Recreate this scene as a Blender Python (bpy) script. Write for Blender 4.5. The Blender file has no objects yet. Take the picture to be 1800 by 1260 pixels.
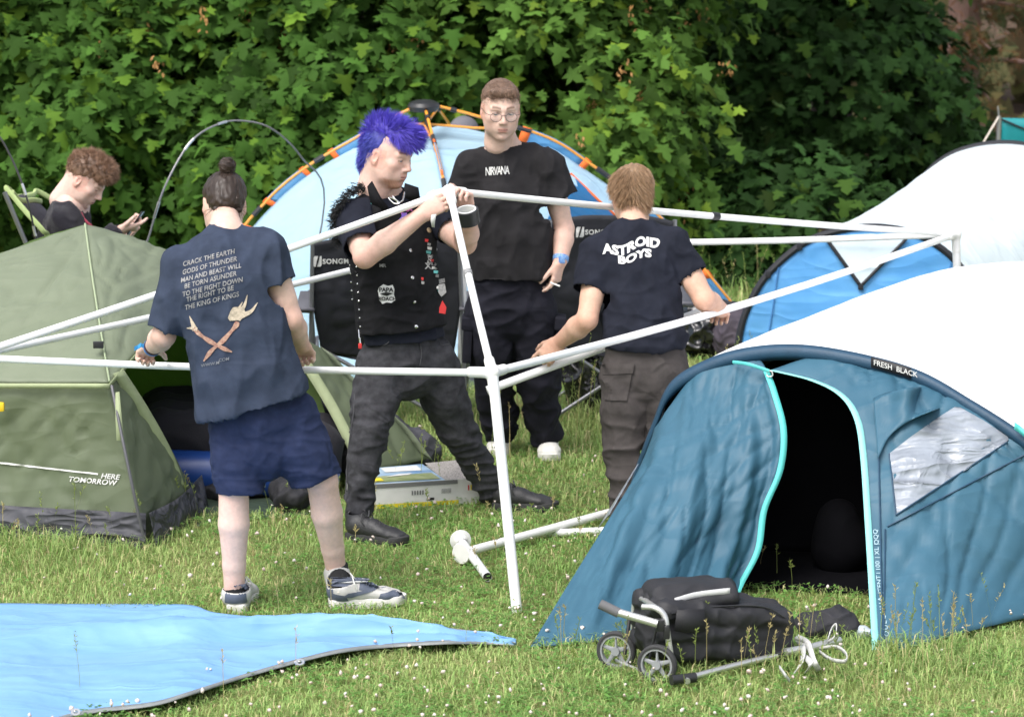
import bpy, bmesh, math, random
import numpy as np
from mathutils import Vector, Matrix, noise
from mathutils.bvhtree import BVHTree

# ---------------------------------------------------------------- camera, world, sun, exposure
SC = bpy.context.scene
COL = SC.collection
H, FPX, PITCH = 3.19, 6000.0, math.radians(9.46)     # camera height, focal length in photo pixels, downward pitch
cam_d = bpy.data.cameras.new('camera'); cam = bpy.data.objects.new('camera', cam_d); COL.objects.link(cam)
cam_d.sensor_width = 36.0; cam_d.lens = 36.0 * FPX / 1800.0; cam_d.clip_end = 500.0; cam_d.clip_start = 0.1
cam.location = (0, 0, H); cam.rotation_euler = (math.pi / 2 - PITCH, 0, 0)
cam_d.dof.use_dof = True; cam_d.dof.focus_distance = 13.9; cam_d.dof.aperture_fstop = 5.2
SC.camera = cam

SUN_EL, SUN_AZ = math.radians(56), math.radians(-142)  # azimuth from +Y clockwise: behind the camera, to its left
world = bpy.data.worlds.new('World'); SC.world = world; world.use_nodes = True
wn = world.node_tree; wn.nodes.clear()
w_out = wn.nodes.new('ShaderNodeOutputWorld'); w_bg = wn.nodes.new('ShaderNodeBackground')
w_sky = wn.nodes.new('ShaderNodeTexSky'); w_sky.sky_type = 'NISHITA'; w_sky.sun_disc = False
w_sky.sun_elevation = SUN_EL; w_sky.sun_rotation = SUN_AZ; w_sky.air_density = 1.0; w_sky.dust_density = 4.0; w_sky.ozone_density = 1.0
w_hsv = wn.nodes.new('ShaderNodeHueSaturation'); w_hsv.inputs['Saturation'].default_value = 0.42   # hazy, half-clouded sky
wn.links.new(w_sky.outputs[0], w_hsv.inputs['Color']); wn.links.new(w_hsv.outputs[0], w_bg.inputs['Color'])
w_bg.inputs['Strength'].default_value = 0.15
wn.links.new(w_bg.outputs[0], w_out.inputs['Surface'])
sun_d = bpy.data.lights.new('sun', 'SUN'); sun = bpy.data.objects.new('sun', sun_d); COL.objects.link(sun)
sun_d.energy = 1.05; sun_d.angle = math.radians(34); sun_d.color = (1.0, 0.975, 0.95)
_sv = Vector((math.sin(SUN_AZ) * math.cos(SUN_EL), math.cos(SUN_AZ) * math.cos(SUN_EL), math.sin(SUN_EL)))
sun.rotation_euler = _sv.to_track_quat('Z', 'Y').to_euler()
vs = SC.view_settings; vs.view_transform = 'Standard'; vs.look = 'None'; vs.exposure = 1.02; vs.gamma = 1.0; vs.use_curve_mapping = False
SC.cycles.max_bounces = 6; SC.cycles.transparent_max_bounces = 8; SC.cycles.use_denoising = True

# ---------------------------------------------------------------- pixels of the photograph -> directions
_c, _s = math.cos(PITCH), math.sin(PITCH)
def ray(px, py):
    u, v = (px - 900.0) / FPX, (630.0 - py) / FPX
    return Vector((u, _c + v * _s, v * _c - _s))
def G(px, py, z=0.0):                      # where the pixel's ray meets the level z
    d = ray(px, py); t = (z - H) / d.z
    return Vector((d.x * t, d.y * t, z))
def U(px, py, Y):                          # the point of the pixel's ray at distance Y
    d = ray(px, py); t = Y / d.y
    return Vector((d.x * t, Y, H + d.z * t))
def UU(l): return [U(*p) for p in l]

rng = random.Random(7); nrg = np.random.default_rng(7)

# ---------------------------------------------------------------- objects
def tag(o, label=None, cat=None, group=None, kind=None):
    if label: o['label'] = label
    if cat: o['category'] = cat
    if group: o['group'] = group
    if kind: o['kind'] = kind
    return o
def thing(name, label, cat, loc=(0, 0, 0), group=None):
    o = bpy.data.objects.new(name, None); COL.objects.link(o); o.location = loc
    o.empty_display_size = 0.1
    return tag(o, label, cat, group)
def link(name, me, mat=None, parent=None, smooth=True):
    o = bpy.data.objects.new(name, me); COL.objects.link(o)
    if mat and not me.materials: me.materials.append(mat)
    if parent:
        o.parent = parent
        loc = Vector((0, 0, 0)); p = parent
        while p: loc += p.location; p = p.parent
        o.location = -loc                   # meshes are written in world coordinates
    if smooth and len(me.polygons): me.polygons.foreach_set('use_smooth', np.ones(len(me.polygons), dtype=bool))
    return o
def mesh(verts, faces, name='m'):
    me = bpy.data.meshes.new(name)
    me.from_pydata([tuple(v) for v in verts], [], [tuple(f) for f in faces]); me.update()
    return me
def npmesh(V, F, name='m', colors=None):
    """V (n,3), F (m,k) arrays with k = 3 or 4"""
    me = bpy.data.meshes.new(name)
    V = np.asarray(V, np.float32); F = np.asarray(F, np.int32); k = F.shape[1]
    me.vertices.add(len(V)); me.vertices.foreach_set('co', V.ravel())
    me.loops.add(F.size); me.loops.foreach_set('vertex_index', F.ravel())
    me.polygons.add(len(F)); me.polygons.foreach_set('loop_start', np.arange(0, F.size, k, dtype=np.int32))
    me.update(calc_edges=True)
    if colors is not None: setcol(me, colors)
    return me
def setcol(me, colors):
    a = me.color_attributes.new('tint', 'FLOAT_COLOR', 'POINT')
    c = np.ones((len(me.vertices), 4), np.float32); c[:, :3] = colors
    a.data.foreach_set('color', c.ravel())
def getco(me):
    a = np.empty(len(me.vertices) * 3, np.float32); me.vertices.foreach_get('co', a); return a.reshape(-1, 3)

class MB:
    """collects simple shapes into one mesh"""
    def __init__(s): s.v = []; s.f = []
    def add(s, v, f):
        o = len(s.v); s.v += [Vector(p) for p in v]; s.f += [[i + o for i in q] for q in f]; return s
    def tube(s, pts, r, n=10, cap=True, flat=1.0, side=None):
        pts = [Vector(p) for p in pts]; m = len(pts)
        rs = r if isinstance(r, (list, tuple)) else [r] * m
        V = []; prev = None
        for i, p in enumerate(pts):
            d = (pts[min(i + 1, m - 1)] - pts[max(i - 1, 0)]).normalized()
            if prev is None:
                up = Vector(side) if side is not None else (Vector((0, 0, 1)) if abs(d.z) < .9 else Vector((0, 1, 0)))
            else: up = prev
            a = (up - d * up.dot(d)).normalized(); prev = a
            b = d.cross(a)
            for k in range(n):
                t = 2 * math.pi * k / n
                V.append(p + a * (math.cos(t) * rs[i]) + b * (math.sin(t) * rs[i] * flat))
        F = []
        for i in range(m - 1):
            for k in range(n):
                F.append((i * n + k, i * n + (k + 1) % n, (i + 1) * n + (k + 1) % n, (i + 1) * n + k))
        if cap:
            F.append(tuple(range(n - 1, -1, -1))); F.append(tuple((m - 1) * n + k for k in range(n)))
        return s.add(V, F)
    def box(s, c, size, M=None, bev=0.0):
        c = Vector(c); M = M or Matrix.Identity(3)
        bm = bmesh.new(); bmesh.ops.create_cube(bm, size=1.0)
        for v in bm.verts: v.co = Vector((v.co.x * size[0], v.co.y * size[1], v.co.z * size[2]))
        if bev: bmesh.ops.bevel(bm, geom=bm.edges[:], offset=bev, segments=2, affect='EDGES', profile=0.6)
        bm.verts.index_update()
        V = [c + M @ v.co for v in bm.verts]; F = [[v.index for v in f.verts] for f in bm.faces]; bm.free()
        return s.add(V, F)
    def grid(s, P):
        """P: list of rows of points"""
        n, m = len(P), len(P[0])
        V = [p for row in P for p in row]
        F = [(i * m + j, i * m + j + 1, (i + 1) * m + j + 1, (i + 1) * m + j) for i in range(n - 1) for j in range(m - 1)]
        return s.add(V, F)
    def lathe(s, base, axis, prof, n=20, side=None):
        """prof: list of (distance along the axis, radius)"""
        axis = Vector(axis).normalized(); base = Vector(base)
        up = Vector((0, 0, 1)) if abs(axis.z) < .9 else Vector((0, 1, 0))
        a = (up - axis * up.dot(axis)).normalized(); b = axis.cross(a)
        V = [base + axis * h + (a * math.cos(2 * math.pi * k / n) + b * math.sin(2 * math.pi * k / n)) * r for h, r in prof for k in range(n)]
        F = [(i * n + k, i * n + (k + 1) % n, (i + 1) * n + (k + 1) % n, (i + 1) * n + k) for i in range(len(prof) - 1) for k in range(n)]
        return s.add(V, F)
    def mesh(s, name='m'):
        return mesh(s.v, s.f, name)
    def build(s, name, mat, parent=None, smooth=True, fix=True):
        me = s.mesh(name)
        if fix:
            bm = bmesh.new(); bm.from_mesh(me); bmesh.ops.recalc_face_normals(bm, faces=bm.faces[:]); bm.to_mesh(me); bm.free()
        o = link(name, me, mat, parent, smooth)
        if smooth: autosmooth(o)
        return o
def autosmooth(o, ang=40):
    me = o.data
    bm = bmesh.new(); bm.from_mesh(me); lim = math.radians(ang)
    for e in bm.edges:
        if len(e.link_faces) == 2 and e.calc_face_angle(0) > lim: e.smooth = False
    bm.to_mesh(me); bm.free()
def solid(o, t, offset=-1.0):
    m = o.modifiers.new('thick', 'SOLIDIFY'); m.thickness = t; m.offset = offset; return o
def subdiv(o, n=1):
    m = o.modifiers.new('sub', 'SUBSURF'); m.levels = n; m.render_levels = n; return o

def spline(pts, n=40, closed=False):
    """Catmull-Rom through pts, n samples"""
    P = [Vector(p) for p in pts]; m = len(P); out = []
    seg = m if closed else m - 1
    for k in range(n):
        t = seg * k / (n if closed else (n - 1)); i = min(int(t), seg - 1); f = t - i
        g = (lambda j: P[j % m]) if closed else (lambda j: P[max(0, min(m - 1, j))])
        a, b, c, d = g(i - 1), g(i), g(i + 1), g(i + 2)
        if not closed and i - 1 < 0: a = 2 * b - c
        if not closed and i + 2 > m - 1: d = 2 * c - b
        out.append(0.5 * ((2 * b) + (c - a) * f + (2 * a - 5 * b + 4 * c - d) * f * f + (3 * b - a - 3 * c + d) * f ** 3))
    return out

# ---------------------------------------------------------------- procedural materials
def mat(name, col, rough=0.6, var=0.0, vscale=8.0, bump=0.0, bscale=60.0, stretch=(1, 1, 1), metal=0.0, spec=0.5, sheen=0.0,
        tint=None, trans=0.0, alpha=1.0, coat=0.0, weave=0.0, wscale=900.0, col2=None, subsurf=0.0, bump2=None, two=None, translucent=0.0, crease=None):
    m = bpy.data.materials.new(name); m.use_nodes = True; nt = m.node_tree; N = nt.nodes; L = nt.links
    b = N['Principled BSDF']; out = N['Material Output']
    b.inputs['Roughness'].default_value = rough; b.inputs['Metallic'].default_value = metal
    b.inputs['Specular IOR Level'].default_value = spec
    if sheen: b.inputs['Sheen Weight'].default_value = sheen; b.inputs['Sheen Roughness'].default_value = 0.5
    if coat: b.inputs['Coat Weight'].default_value = coat
    if trans: b.inputs['Transmission Weight'].default_value = trans
    if alpha < 1: b.inputs['Alpha'].default_value = alpha
    if subsurf:
        b.inputs['Subsurface Weight'].default_value = subsurf; b.inputs['Subsurface Radius'].default_value = (0.012, 0.004, 0.002); b.inputs['Subsurface Scale'].default_value = 1.0
    tc = N.new('ShaderNodeTexCoord'); mp = N.new('ShaderNodeMapping'); mp.inputs['Scale'].default_value = stretch
    L.new(tc.outputs['Object'], mp.inputs['Vector'])
    src = None
    if tint:
        at = N.new('ShaderNodeAttribute'); at.attribute_name = 'tint'; src = at.outputs['Color']
    if var or col2:
        nz = N.new('ShaderNodeTexNoise'); nz.inputs['Scale'].default_value = vscale; nz.inputs['Detail'].default_value = 5; nz.inputs['Roughness'].default_value = 0.6
        L.new(mp.outputs[0], nz.inputs['Vector'])
        rp = N.new('ShaderNodeValToRGB'); L.new(nz.outputs['Fac'], rp.inputs['Fac'])
        rp.color_ramp.elements[0].position = 0.32; rp.color_ramp.elements[1].position = 0.68
        if tint:
            rp.color_ramp.elements[0].color = (1 - var,) * 3 + (1,); rp.color_ramp.elements[1].color = (1 + var,) * 3 + (1,)
            mx = N.new('ShaderNodeMix'); mx.data_type = 'RGBA'; mx.blend_type = 'MULTIPLY'; mx.inputs['Factor'].default_value = 1
            L.new(src, mx.inputs['A']); L.new(rp.outputs[0], mx.inputs['B']); src = mx.outputs['Result']
        else:
            c2 = col2 or tuple(min(1, c * (1 + var)) for c in col)
            c1 = col if col2 else tuple(c * (1 - var) for c in col)
            rp.color_ramp.elements[0].color = (*c1, 1); rp.color_ramp.elements[1].color = (*c2, 1)
            src = rp.outputs[0]
    if src is not None: L.new(src, b.inputs['Base Color'])
    else: b.inputs['Base Color'].default_value = (*col, 1)
    nrm = None
    if bump:
        nb = N.new('ShaderNodeTexNoise'); nb.inputs['Scale'].default_value = bscale; nb.inputs['Detail'].default_value = 4
        L.new(mp.outputs[0], nb.inputs['Vector'])
        bp = N.new('ShaderNodeBump'); bp.inputs['Strength'].default_value = bump; bp.inputs['Distance'].default_value = 0.01
        L.new(nb.outputs['Fac'], bp.inputs['Height']); nrm = bp.outputs[0]
    if bump2:                               # large soft creases: (strength, scale, distance)
        nb = N.new('ShaderNodeTexNoise'); nb.inputs['Scale'].default_value = bump2[1]; nb.inputs['Detail'].default_value = 3; nb.inputs['Distortion'].default_value = 1.2
        try: nb.noise_type = 'RIDGED_MULTIFRACTAL'
        except Exception: pass
        L.new(mp.outputs[0], nb.inputs['Vector'])
        bp = N.new('ShaderNodeBump'); bp.inputs['Strength'].default_value = bump2[0]; bp.inputs['Distance'].default_value = bump2[2]
        L.new(nb.outputs['Fac'], bp.inputs['Height'])
        if nrm is not None: L.new(nrm, bp.inputs['Normal'])
        nrm = bp.outputs[0]
    if crease:                              # thin folds: two families of long stretched ridges (strength, scale, distance)
        hs = None
        for rot, st in (((.3, .5, .55), (1, 5, 5)), ((.2, -.4, -.75), (1.3, 6, 6)), ((0, 1.2, .2), (.8, 4, 4))):
            m2 = N.new('ShaderNodeMapping'); m2.inputs['Rotation'].default_value = rot; m2.inputs['Scale'].default_value = tuple(q * crease[1] for q in st); L.new(tc.outputs['Object'], m2.inputs['Vector'])
            nz2 = N.new('ShaderNodeTexNoise'); nz2.inputs['Scale'].default_value = 1.0; nz2.inputs['Detail'].default_value = 2.0; nz2.inputs['Distortion'].default_value = .6; L.new(m2.outputs[0], nz2.inputs['Vector'])
            sb = N.new('ShaderNodeMath'); sb.operation = 'SUBTRACT'; sb.inputs[1].default_value = .5; L.new(nz2.outputs['Fac'], sb.inputs[0])
            ab_ = N.new('ShaderNodeMath'); ab_.operation = 'ABSOLUTE'; L.new(sb.outputs[0], ab_.inputs[0])
            iv_ = N.new('ShaderNodeMath'); iv_.operation = 'MULTIPLY_ADD'; iv_.inputs[1].default_value = -4.0; iv_.inputs[2].default_value = 1.0; iv_.use_clamp = True; L.new(ab_.outputs[0], iv_.inputs[0])
            pw_ = N.new('ShaderNodeMath'); pw_.operation = 'POWER'; pw_.inputs[1].default_value = 2.2; L.new(iv_.outputs[0], pw_.inputs[0])
            if hs is None: hs = pw_.outputs[0]
            else:
                ad = N.new('ShaderNodeMath'); ad.operation = 'ADD'; L.new(hs, ad.inputs[0]); L.new(pw_.outputs[0], ad.inputs[1]); hs = ad.outputs[0]
        bp = N.new('ShaderNodeBump'); bp.inputs['Strength'].default_value = crease[0]; bp.inputs['Distance'].default_value = crease[2]; L.new(hs, bp.inputs['Height'])
        if nrm is not None: L.new(nrm, bp.inputs['Normal'])
        nrm = bp.outputs[0]
    if weave:
        wv = N.new('ShaderNodeTexWave'); wv.inputs['Scale'].default_value = wscale; wv.inputs['Distortion'].default_value = 2
        L.new(tc.outputs['Object'], wv.inputs['Vector'])
        bp = N.new('ShaderNodeBump'); bp.inputs['Strength'].default_value = weave; bp.inputs['Distance'].default_value = 0.002
        L.new(wv.outputs['Fac'], bp.inputs['Height'])
        if nrm is not None: L.new(nrm, bp.inputs['Normal'])
        nrm = bp.outputs[0]
    if nrm is not None: L.new(nrm, b.inputs['Normal'])
    if translucent:                          # thin cloth or leaf that lets light through
        tr = N.new('ShaderNodeBsdfTranslucent'); ms = N.new('ShaderNodeMixShader'); ms.inputs[0].default_value = translucent
        if src is not None: L.new(src, tr.inputs['Color'])
        else: tr.inputs['Color'].default_value = (*col, 1)
        if nrm is not None: L.new(nrm, tr.inputs['Normal'])
        L.new(b.outputs[0], ms.inputs[1]); L.new(tr.outputs[0], ms.inputs[2]); L.new(ms.outputs[0], out.inputs['Surface'])
    return m

# ---------------------------------------------------------------- noise on arrays
def vnoise(V, scale, seed=0.0, stretch=(1, 1, 1)):
    V = np.asarray(V); S = np.array(stretch) * scale
    Q = (V @ S.T if S.ndim == 2 else V * S) + seed * 17.31   # a 3x3 stretch turns the grain of the noise
    return np.array([noise.noise(q) for q in Q.tolist()], np.float32) if len(Q) else np.zeros(0, np.float32)
def ridged(V, scale, seed=0.0, stretch=(1, 1, 1), p=2.0):
    n = vnoise(V, scale, seed, stretch)
    return (1 - np.abs(n) * 1.6).clip(0, 1) ** p
def grain(angle, along=.35, across=2.2):
    """noise drawn out along a direction in the X-Z plane, angle in degrees above +X"""
    a = math.radians(angle); c, s_ = math.cos(a), math.sin(a)
    return np.array([[c * along, 0, s_ * along], [0, .6, 0], [-s_ * across, 0, c * across]])
def normals(me):
    a = np.empty(len(me.vertices) * 3, np.float32); me.vertex_normals.foreach_get('vector', a) if hasattr(me, 'vertex_normals') else me.vertices.foreach_get('normal', a)
    return a.reshape(-1, 3)

# ---------------------------------------------------------------- lettering on a surface
def text_mesh(body, size=1.0, bold=0.0, align='CENTER', spacing=1.0, shear=0.0, line=1.0):
    c = bpy.data.curves.new('lettering', 'FONT'); c.body = body; c.size = size; c.align_x = align; c.align_y = 'CENTER'
    c.offset = bold * size; c.space_character = spacing; c.shear = shear; c.space_line = line; c.resolution_u = 3
    o = bpy.data.objects.new('lettering', c); COL.objects.link(o)
    dg = bpy.context.evaluated_depsgraph_get(); me = bpy.data.meshes.new_from_object(o.evaluated_get(dg))
    bpy.data.objects.remove(o); bpy.data.curves.remove(c)
    return me
def densify(me, maxlen):
    bm = bmesh.new(); bm.from_mesh(me); bmesh.ops.remove_doubles(bm, verts=bm.verts[:], dist=1e-6)
    bmesh.ops.triangulate(bm, faces=bm.faces[:])
    for _ in range(4):
        es = [e for e in bm.edges if e.calc_length() > maxlen]
        if not es: break
        bmesh.ops.subdivide_edges(bm, edges=es, cuts=1, use_grid_fill=False); bmesh.ops.triangulate(bm, faces=[f for f in bm.faces if len(f.verts) > 3])
    bm.to_mesh(me); bm.free()
def bvh_of(o):
    dg = bpy.context.evaluated_depsgraph_get(); dg.update()
    e = o.evaluated_get(dg); me = e.to_mesh(); W = o.matrix_basis if not o.parent else Matrix.Translation(sum((a for a in _chain(o)), Vector()))
    vs_ = [W @ v.co for v in me.vertices]; fs = [tuple(p.vertices) for p in me.polygons]
    e.to_mesh_clear()
    return BVHTree.FromPolygons(vs_, fs)
def _chain(o):
    while o: yield o.location; o = o.parent
def stick(me, bvh, origin, ex, ey, dirn, off=0.003, maxlen=0.012, warp=None):
    """lays a flat mesh (x,y) onto a surface: origin + x*ex + y*ey, cast along dirn"""
    densify(me, maxlen)
    dirn = Vector(dirn).normalized(); ex = Vector(ex); ey = Vector(ey); origin = Vector(origin)
    last = None
    for v in me.vertices:
        x, y = v.co.x, v.co.y
        if warp: x, y = warp(x, y)
        p = origin + ex * x + ey * y
        h = bvh.ray_cast(p - dirn * 1.0, dirn, 3.0)
        if h[0] is not None: last = h[0].copy(); v.co = h[0] - dirn * off
        else: v.co = (p if last is None else p + dirn * (last - p).dot(dirn)) - dirn * off
    me.update(); return me
# ---------------------------------------------------------------- smooth solids: signed distances on a grid, surfaced
def vec(a): return np.array(a, np.float64)
class SDF:
    def __init__(s): s.p = []; s.cuts = []
    def cone(s, a, b, ra, rb=None, side=None, k=0.02, sub=False):
        rb = ra if rb is None else rb
        ra = ra if isinstance(ra, tuple) else (ra, ra); rb = rb if isinstance(rb, tuple) else (rb, rb)
        s.p.append(('c', vec(a), vec(b), ra, rb, None if side is None else vec(side), k, sub)); return s
    def chain(s, pts, rs, side=None, k=0.02):
        for i in range(len(pts) - 1): s.cone(pts[i], pts[i + 1], rs[i], rs[i + 1], side, k)
        return s
    def ell(s, c, r, axes=None, k=0.02, sub=False):
        A = np.eye(3) if axes is None else np.array([list(x) for x in axes], np.float64)
        s.p.append(('e', vec(c), vec(r), A, None, None, k, sub)); return s
    def cut(s, p, n, rad):                       # open hem: plane at p, everything on the side of n goes, within rad
        s.cuts.append((vec(p), vec(Vector(n).normalized()), rad)); return s
    def mesh(s, h, pad=0.03):
        lo = np.full(3, 1e9); hi = -lo
        bbs = []
        for q in s.p:
            if q[0] == 'c':
                r = max(q[3] + q[4]); l = np.minimum(q[1], q[2]) - r; g = np.maximum(q[1], q[2]) + r
            else:
                e = np.abs(q[3].T) @ q[2]; l = q[1] - e; g = q[1] + e
            bbs.append((l, g))
            if not q[7]: lo = np.minimum(lo, l); hi = np.maximum(hi, g)
        lo -= pad; hi += pad
        n = np.ceil((hi - lo) / h).astype(int) + 1
        F = np.full(n, 0.2, np.float32)
        ax = [lo[i] + h * np.arange(n[i]) for i in range(3)]
        for q, (l, g) in zip(s.p, bbs):
            k = q[6]; m = k + 3 * h
            i0 = np.clip(np.floor((l - m - lo) / h).astype(int), 0, n); i1 = np.clip(np.ceil((g + m - lo) / h).astype(int) + 1, 0, n)
            if (i1 <= i0).any(): continue
            sl = tuple(slice(i0[j], i1[j]) for j in range(3))
            X = ax[0][sl[0]][:, None, None]; Y = ax[1][sl[1]][None, :, None]; Z = ax[2][sl[2]][None, None, :]
            d = s.dist(q, X, Y, Z).astype(np.float32)
            f = F[sl]
            if q[7]:                                # smooth subtraction
                d = -d; hh = np.clip(0.5 - 0.5 * (f - d) / k, 0, 1) if k else None
                F[sl] = np.maximum(f, d) if not k else f * (1 - hh) + d * hh + k * hh * (1 - hh)
            else:
                hh = np.clip(0.5 + 0.5 * (f - d) / k, 0, 1); F[sl] = f * (1 - hh) + d * hh - k * hh * (1 - hh)
        for p, nn, rad in s.cuts:
            i0 = np.clip(np.floor((p - rad - lo) / h).astype(int), 0, n); i1 = np.clip(np.ceil((p + rad - lo) / h).astype(int) + 1, 0, n)
            sl = tuple(slice(i0[j], i1[j]) for j in range(3))
            X = ax[0][sl[0]][:, None, None] - p[0]; Y = ax[1][sl[1]][None, :, None] - p[1]; Z = ax[2][sl[2]][None, None, :] - p[2]
            pl = (X * nn[0] + Y * nn[1] + Z * nn[2]).astype(np.float32); inside = (X * X + Y * Y + Z * Z) < rad * rad
            F[sl] = np.where(inside, np.maximum(F[sl], pl), F[sl])
        V, Q = surfnet(F, lo, h)
        for p, nn, rad in s.cuts:                   # drop the cap, leaving an open hem
            D = (V - p) @ nn; near = ((V - p) ** 2).sum(1) < (rad * 1.02) ** 2
            capv = (D > -0.35 * h) & near
            Q = Q[~capv[Q].all(1)]
            near = ((V - p) ** 2).sum(1) < (rad * .98) ** 2                 # straighten the edge that is left
            edge = np.zeros(len(V), bool); E = np.sort(np.concatenate([Q[:, [0, 1]], Q[:, [1, 2]], Q[:, [2, 3]], Q[:, [3, 0]]]), 1)
            u, ct = np.unique(E, axis=0, return_counts=True); edge[u[ct == 1].ravel()] = True
            snap = edge & near & (np.abs(D) < 2.2 * h)
            V[snap] -= (D[snap] + .2 * h)[:, None] * nn
        used = np.zeros(len(V), bool); used[Q.ravel()] = True
        idx = np.cumsum(used) - 1
        return V[used], idx[Q]
    @staticmethod
    def dist(q, X, Y, Z):
        if q[0] == 'e':
            c, r, A = q[1], q[2], q[3]
            x, y, z = X - c[0], Y - c[1], Z - c[2]
            a = [(A[i][0] * x + A[i][1] * y + A[i][2] * z) for i in range(3)]
            k0 = np.sqrt(sum((a[i] / r[i]) ** 2 for i in range(3))); k1 = np.sqrt(sum((a[i] / r[i] ** 2) ** 2 for i in range(3))) + 1e-9
            return k0 * (k0 - 1) / k1
        a, b, ra, rb, side = q[1], q[2], q[3], q[4], q[5]
        ab = b - a; L2 = ab @ ab + 1e-12; L = math.sqrt(L2)
        x, y, z = X - a[0], Y - a[1], Z - a[2]
        t = np.clip((x * ab[0] + y * ab[1] + z * ab[2]) / L2, 0, 1)
        qx, qy, qz = x - t * ab[0], y - t * ab[1], z - t * ab[2]
        if side is None: return np.sqrt(qx * qx + qy * qy + qz * qz) - (ra[0] + (rb[0] - ra[0]) * t)
        w = ab / L; s_ = side - w * (side @ w); s_ /= np.linalg.norm(s_) + 1e-12; v = np.cross(w, s_)
        S = qx * s_[0] + qy * s_[1] + qz * s_[2]; T = qx * v[0] + qy * v[1] + qz * v[2]; W = qx * w[0] + qy * w[1] + qz * w[2]
        rx = ra[0] + (rb[0] - ra[0]) * t; ry = ra[1] + (rb[1] - ra[1]) * t; rm = np.minimum(rx, ry)
        k0 = np.sqrt((S / rx) ** 2 + (T / ry) ** 2 + (W / rm) ** 2); k1 = np.sqrt((S / rx ** 2) ** 2 + (T / ry ** 2) ** 2 + (W / rm ** 2) ** 2) + 1e-9
        return k0 * (k0 - 1) / k1

_E = [(0, 1), (2, 3), (4, 5), (6, 7), (0, 2), (1, 3), (4, 6), (5, 7), (0, 4), (1, 5), (2, 6), (3, 7)]
def surfnet(F, lo, h):
    I = F < 0
    n = np.array(F.shape)
    c = np.zeros(n - 1, np.int8); corners = []
    for dx in (0, 1):
        for dy in (0, 1):
            for dz in (0, 1):
                c += I[dx:n[0] - 1 + dx, dy:n[1] - 1 + dy, dz:n[2] - 1 + dz]; corners.append((dx, dy, dz))
    act = np.argwhere((c > 0) & (c < 8))
    idx = np.full(n - 1, -1, np.int64); idx[tuple(act.T)] = np.arange(len(act))
    cv = np.stack([F[act[:, 0] + d[0], act[:, 1] + d[1], act[:, 2] + d[2]] for d in corners], 1)
    C = np.array(corners, np.float32); acc = np.zeros((len(act), 3), np.float32); cnt = np.zeros(len(act), np.float32)
    for a, b in _E:
        fa, fb = cv[:, a], cv[:, b]; m = (fa < 0) != (fb < 0)
        t = np.where(m, fa / np.where(m, fa - fb, 1), 0)
        acc += np.where(m[:, None], C[a] + (C[b] - C[a]) * t[:, None], 0); cnt += m
    V = lo + h * (act + acc / cnt[:, None])
    Q = []
    for ax in range(3):
        o1, o2 = [j for j in range(3) if j != ax]
        A = I[tuple(slice(0, n[j] - 1) if j == ax else slice(1, n[j] - 1) for j in range(3))]
        B = I[tuple(slice(1, n[j]) if j == ax else slice(1, n[j] - 1) for j in range(3))]
        e = np.argwhere(A != B)
        if not len(e): continue
        flip = A[tuple(e.T)]
        base = e.copy(); base[:, o1] += 1; base[:, o2] += 1
        def cell(d1, d2):
            q = base.copy(); q[:, o1] -= d1; q[:, o2] -= d2; return idx[tuple(q.T)]
        quad = np.stack([cell(1, 1), cell(0, 1), cell(0, 0), cell(1, 0)], 1)
        if ax == 1: flip = ~flip
        quad[~flip] = quad[~flip][:, ::-1]
        Q.append(quad)
    Q = np.concatenate(Q); Q = Q[(Q >= 0).all(1)]
    return V, Q
def join(parts):
    Vs, Qs, o = [], [], 0
    for V, Q in parts: Vs.append(V); Qs.append(Q + o); o += len(V)
    return np.concatenate(Vs), np.concatenate(Qs)
def relax(V, Q, it=2, lam=0.5):
    E = np.concatenate([Q[:, [0, 1]], Q[:, [1, 2]], Q[:, [2, 3]], Q[:, [3, 0]]])
    for _ in range(it):
        A = np.zeros_like(V); N = np.zeros(len(V))
        for a, b in ((0, 1), (1, 0)):
            np.add.at(A, E[:, a], V[E[:, b]]); np.add.at(N, E[:, a], 1)
        V = V + lam * (A / np.maximum(N, 1)[:, None] - V)
    return V
def frame(fwd, up=(0, 0, 1)):
    """columns: right, forward, up"""
    f = Vector(fwd).normalized(); u = Vector(up); u = (u - f * u.dot(f)).normalized(); r = f.cross(u)
    return np.array([[r.x, f.x, u.x], [r.y, f.y, u.y], [r.z, f.z, u.z]])

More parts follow.
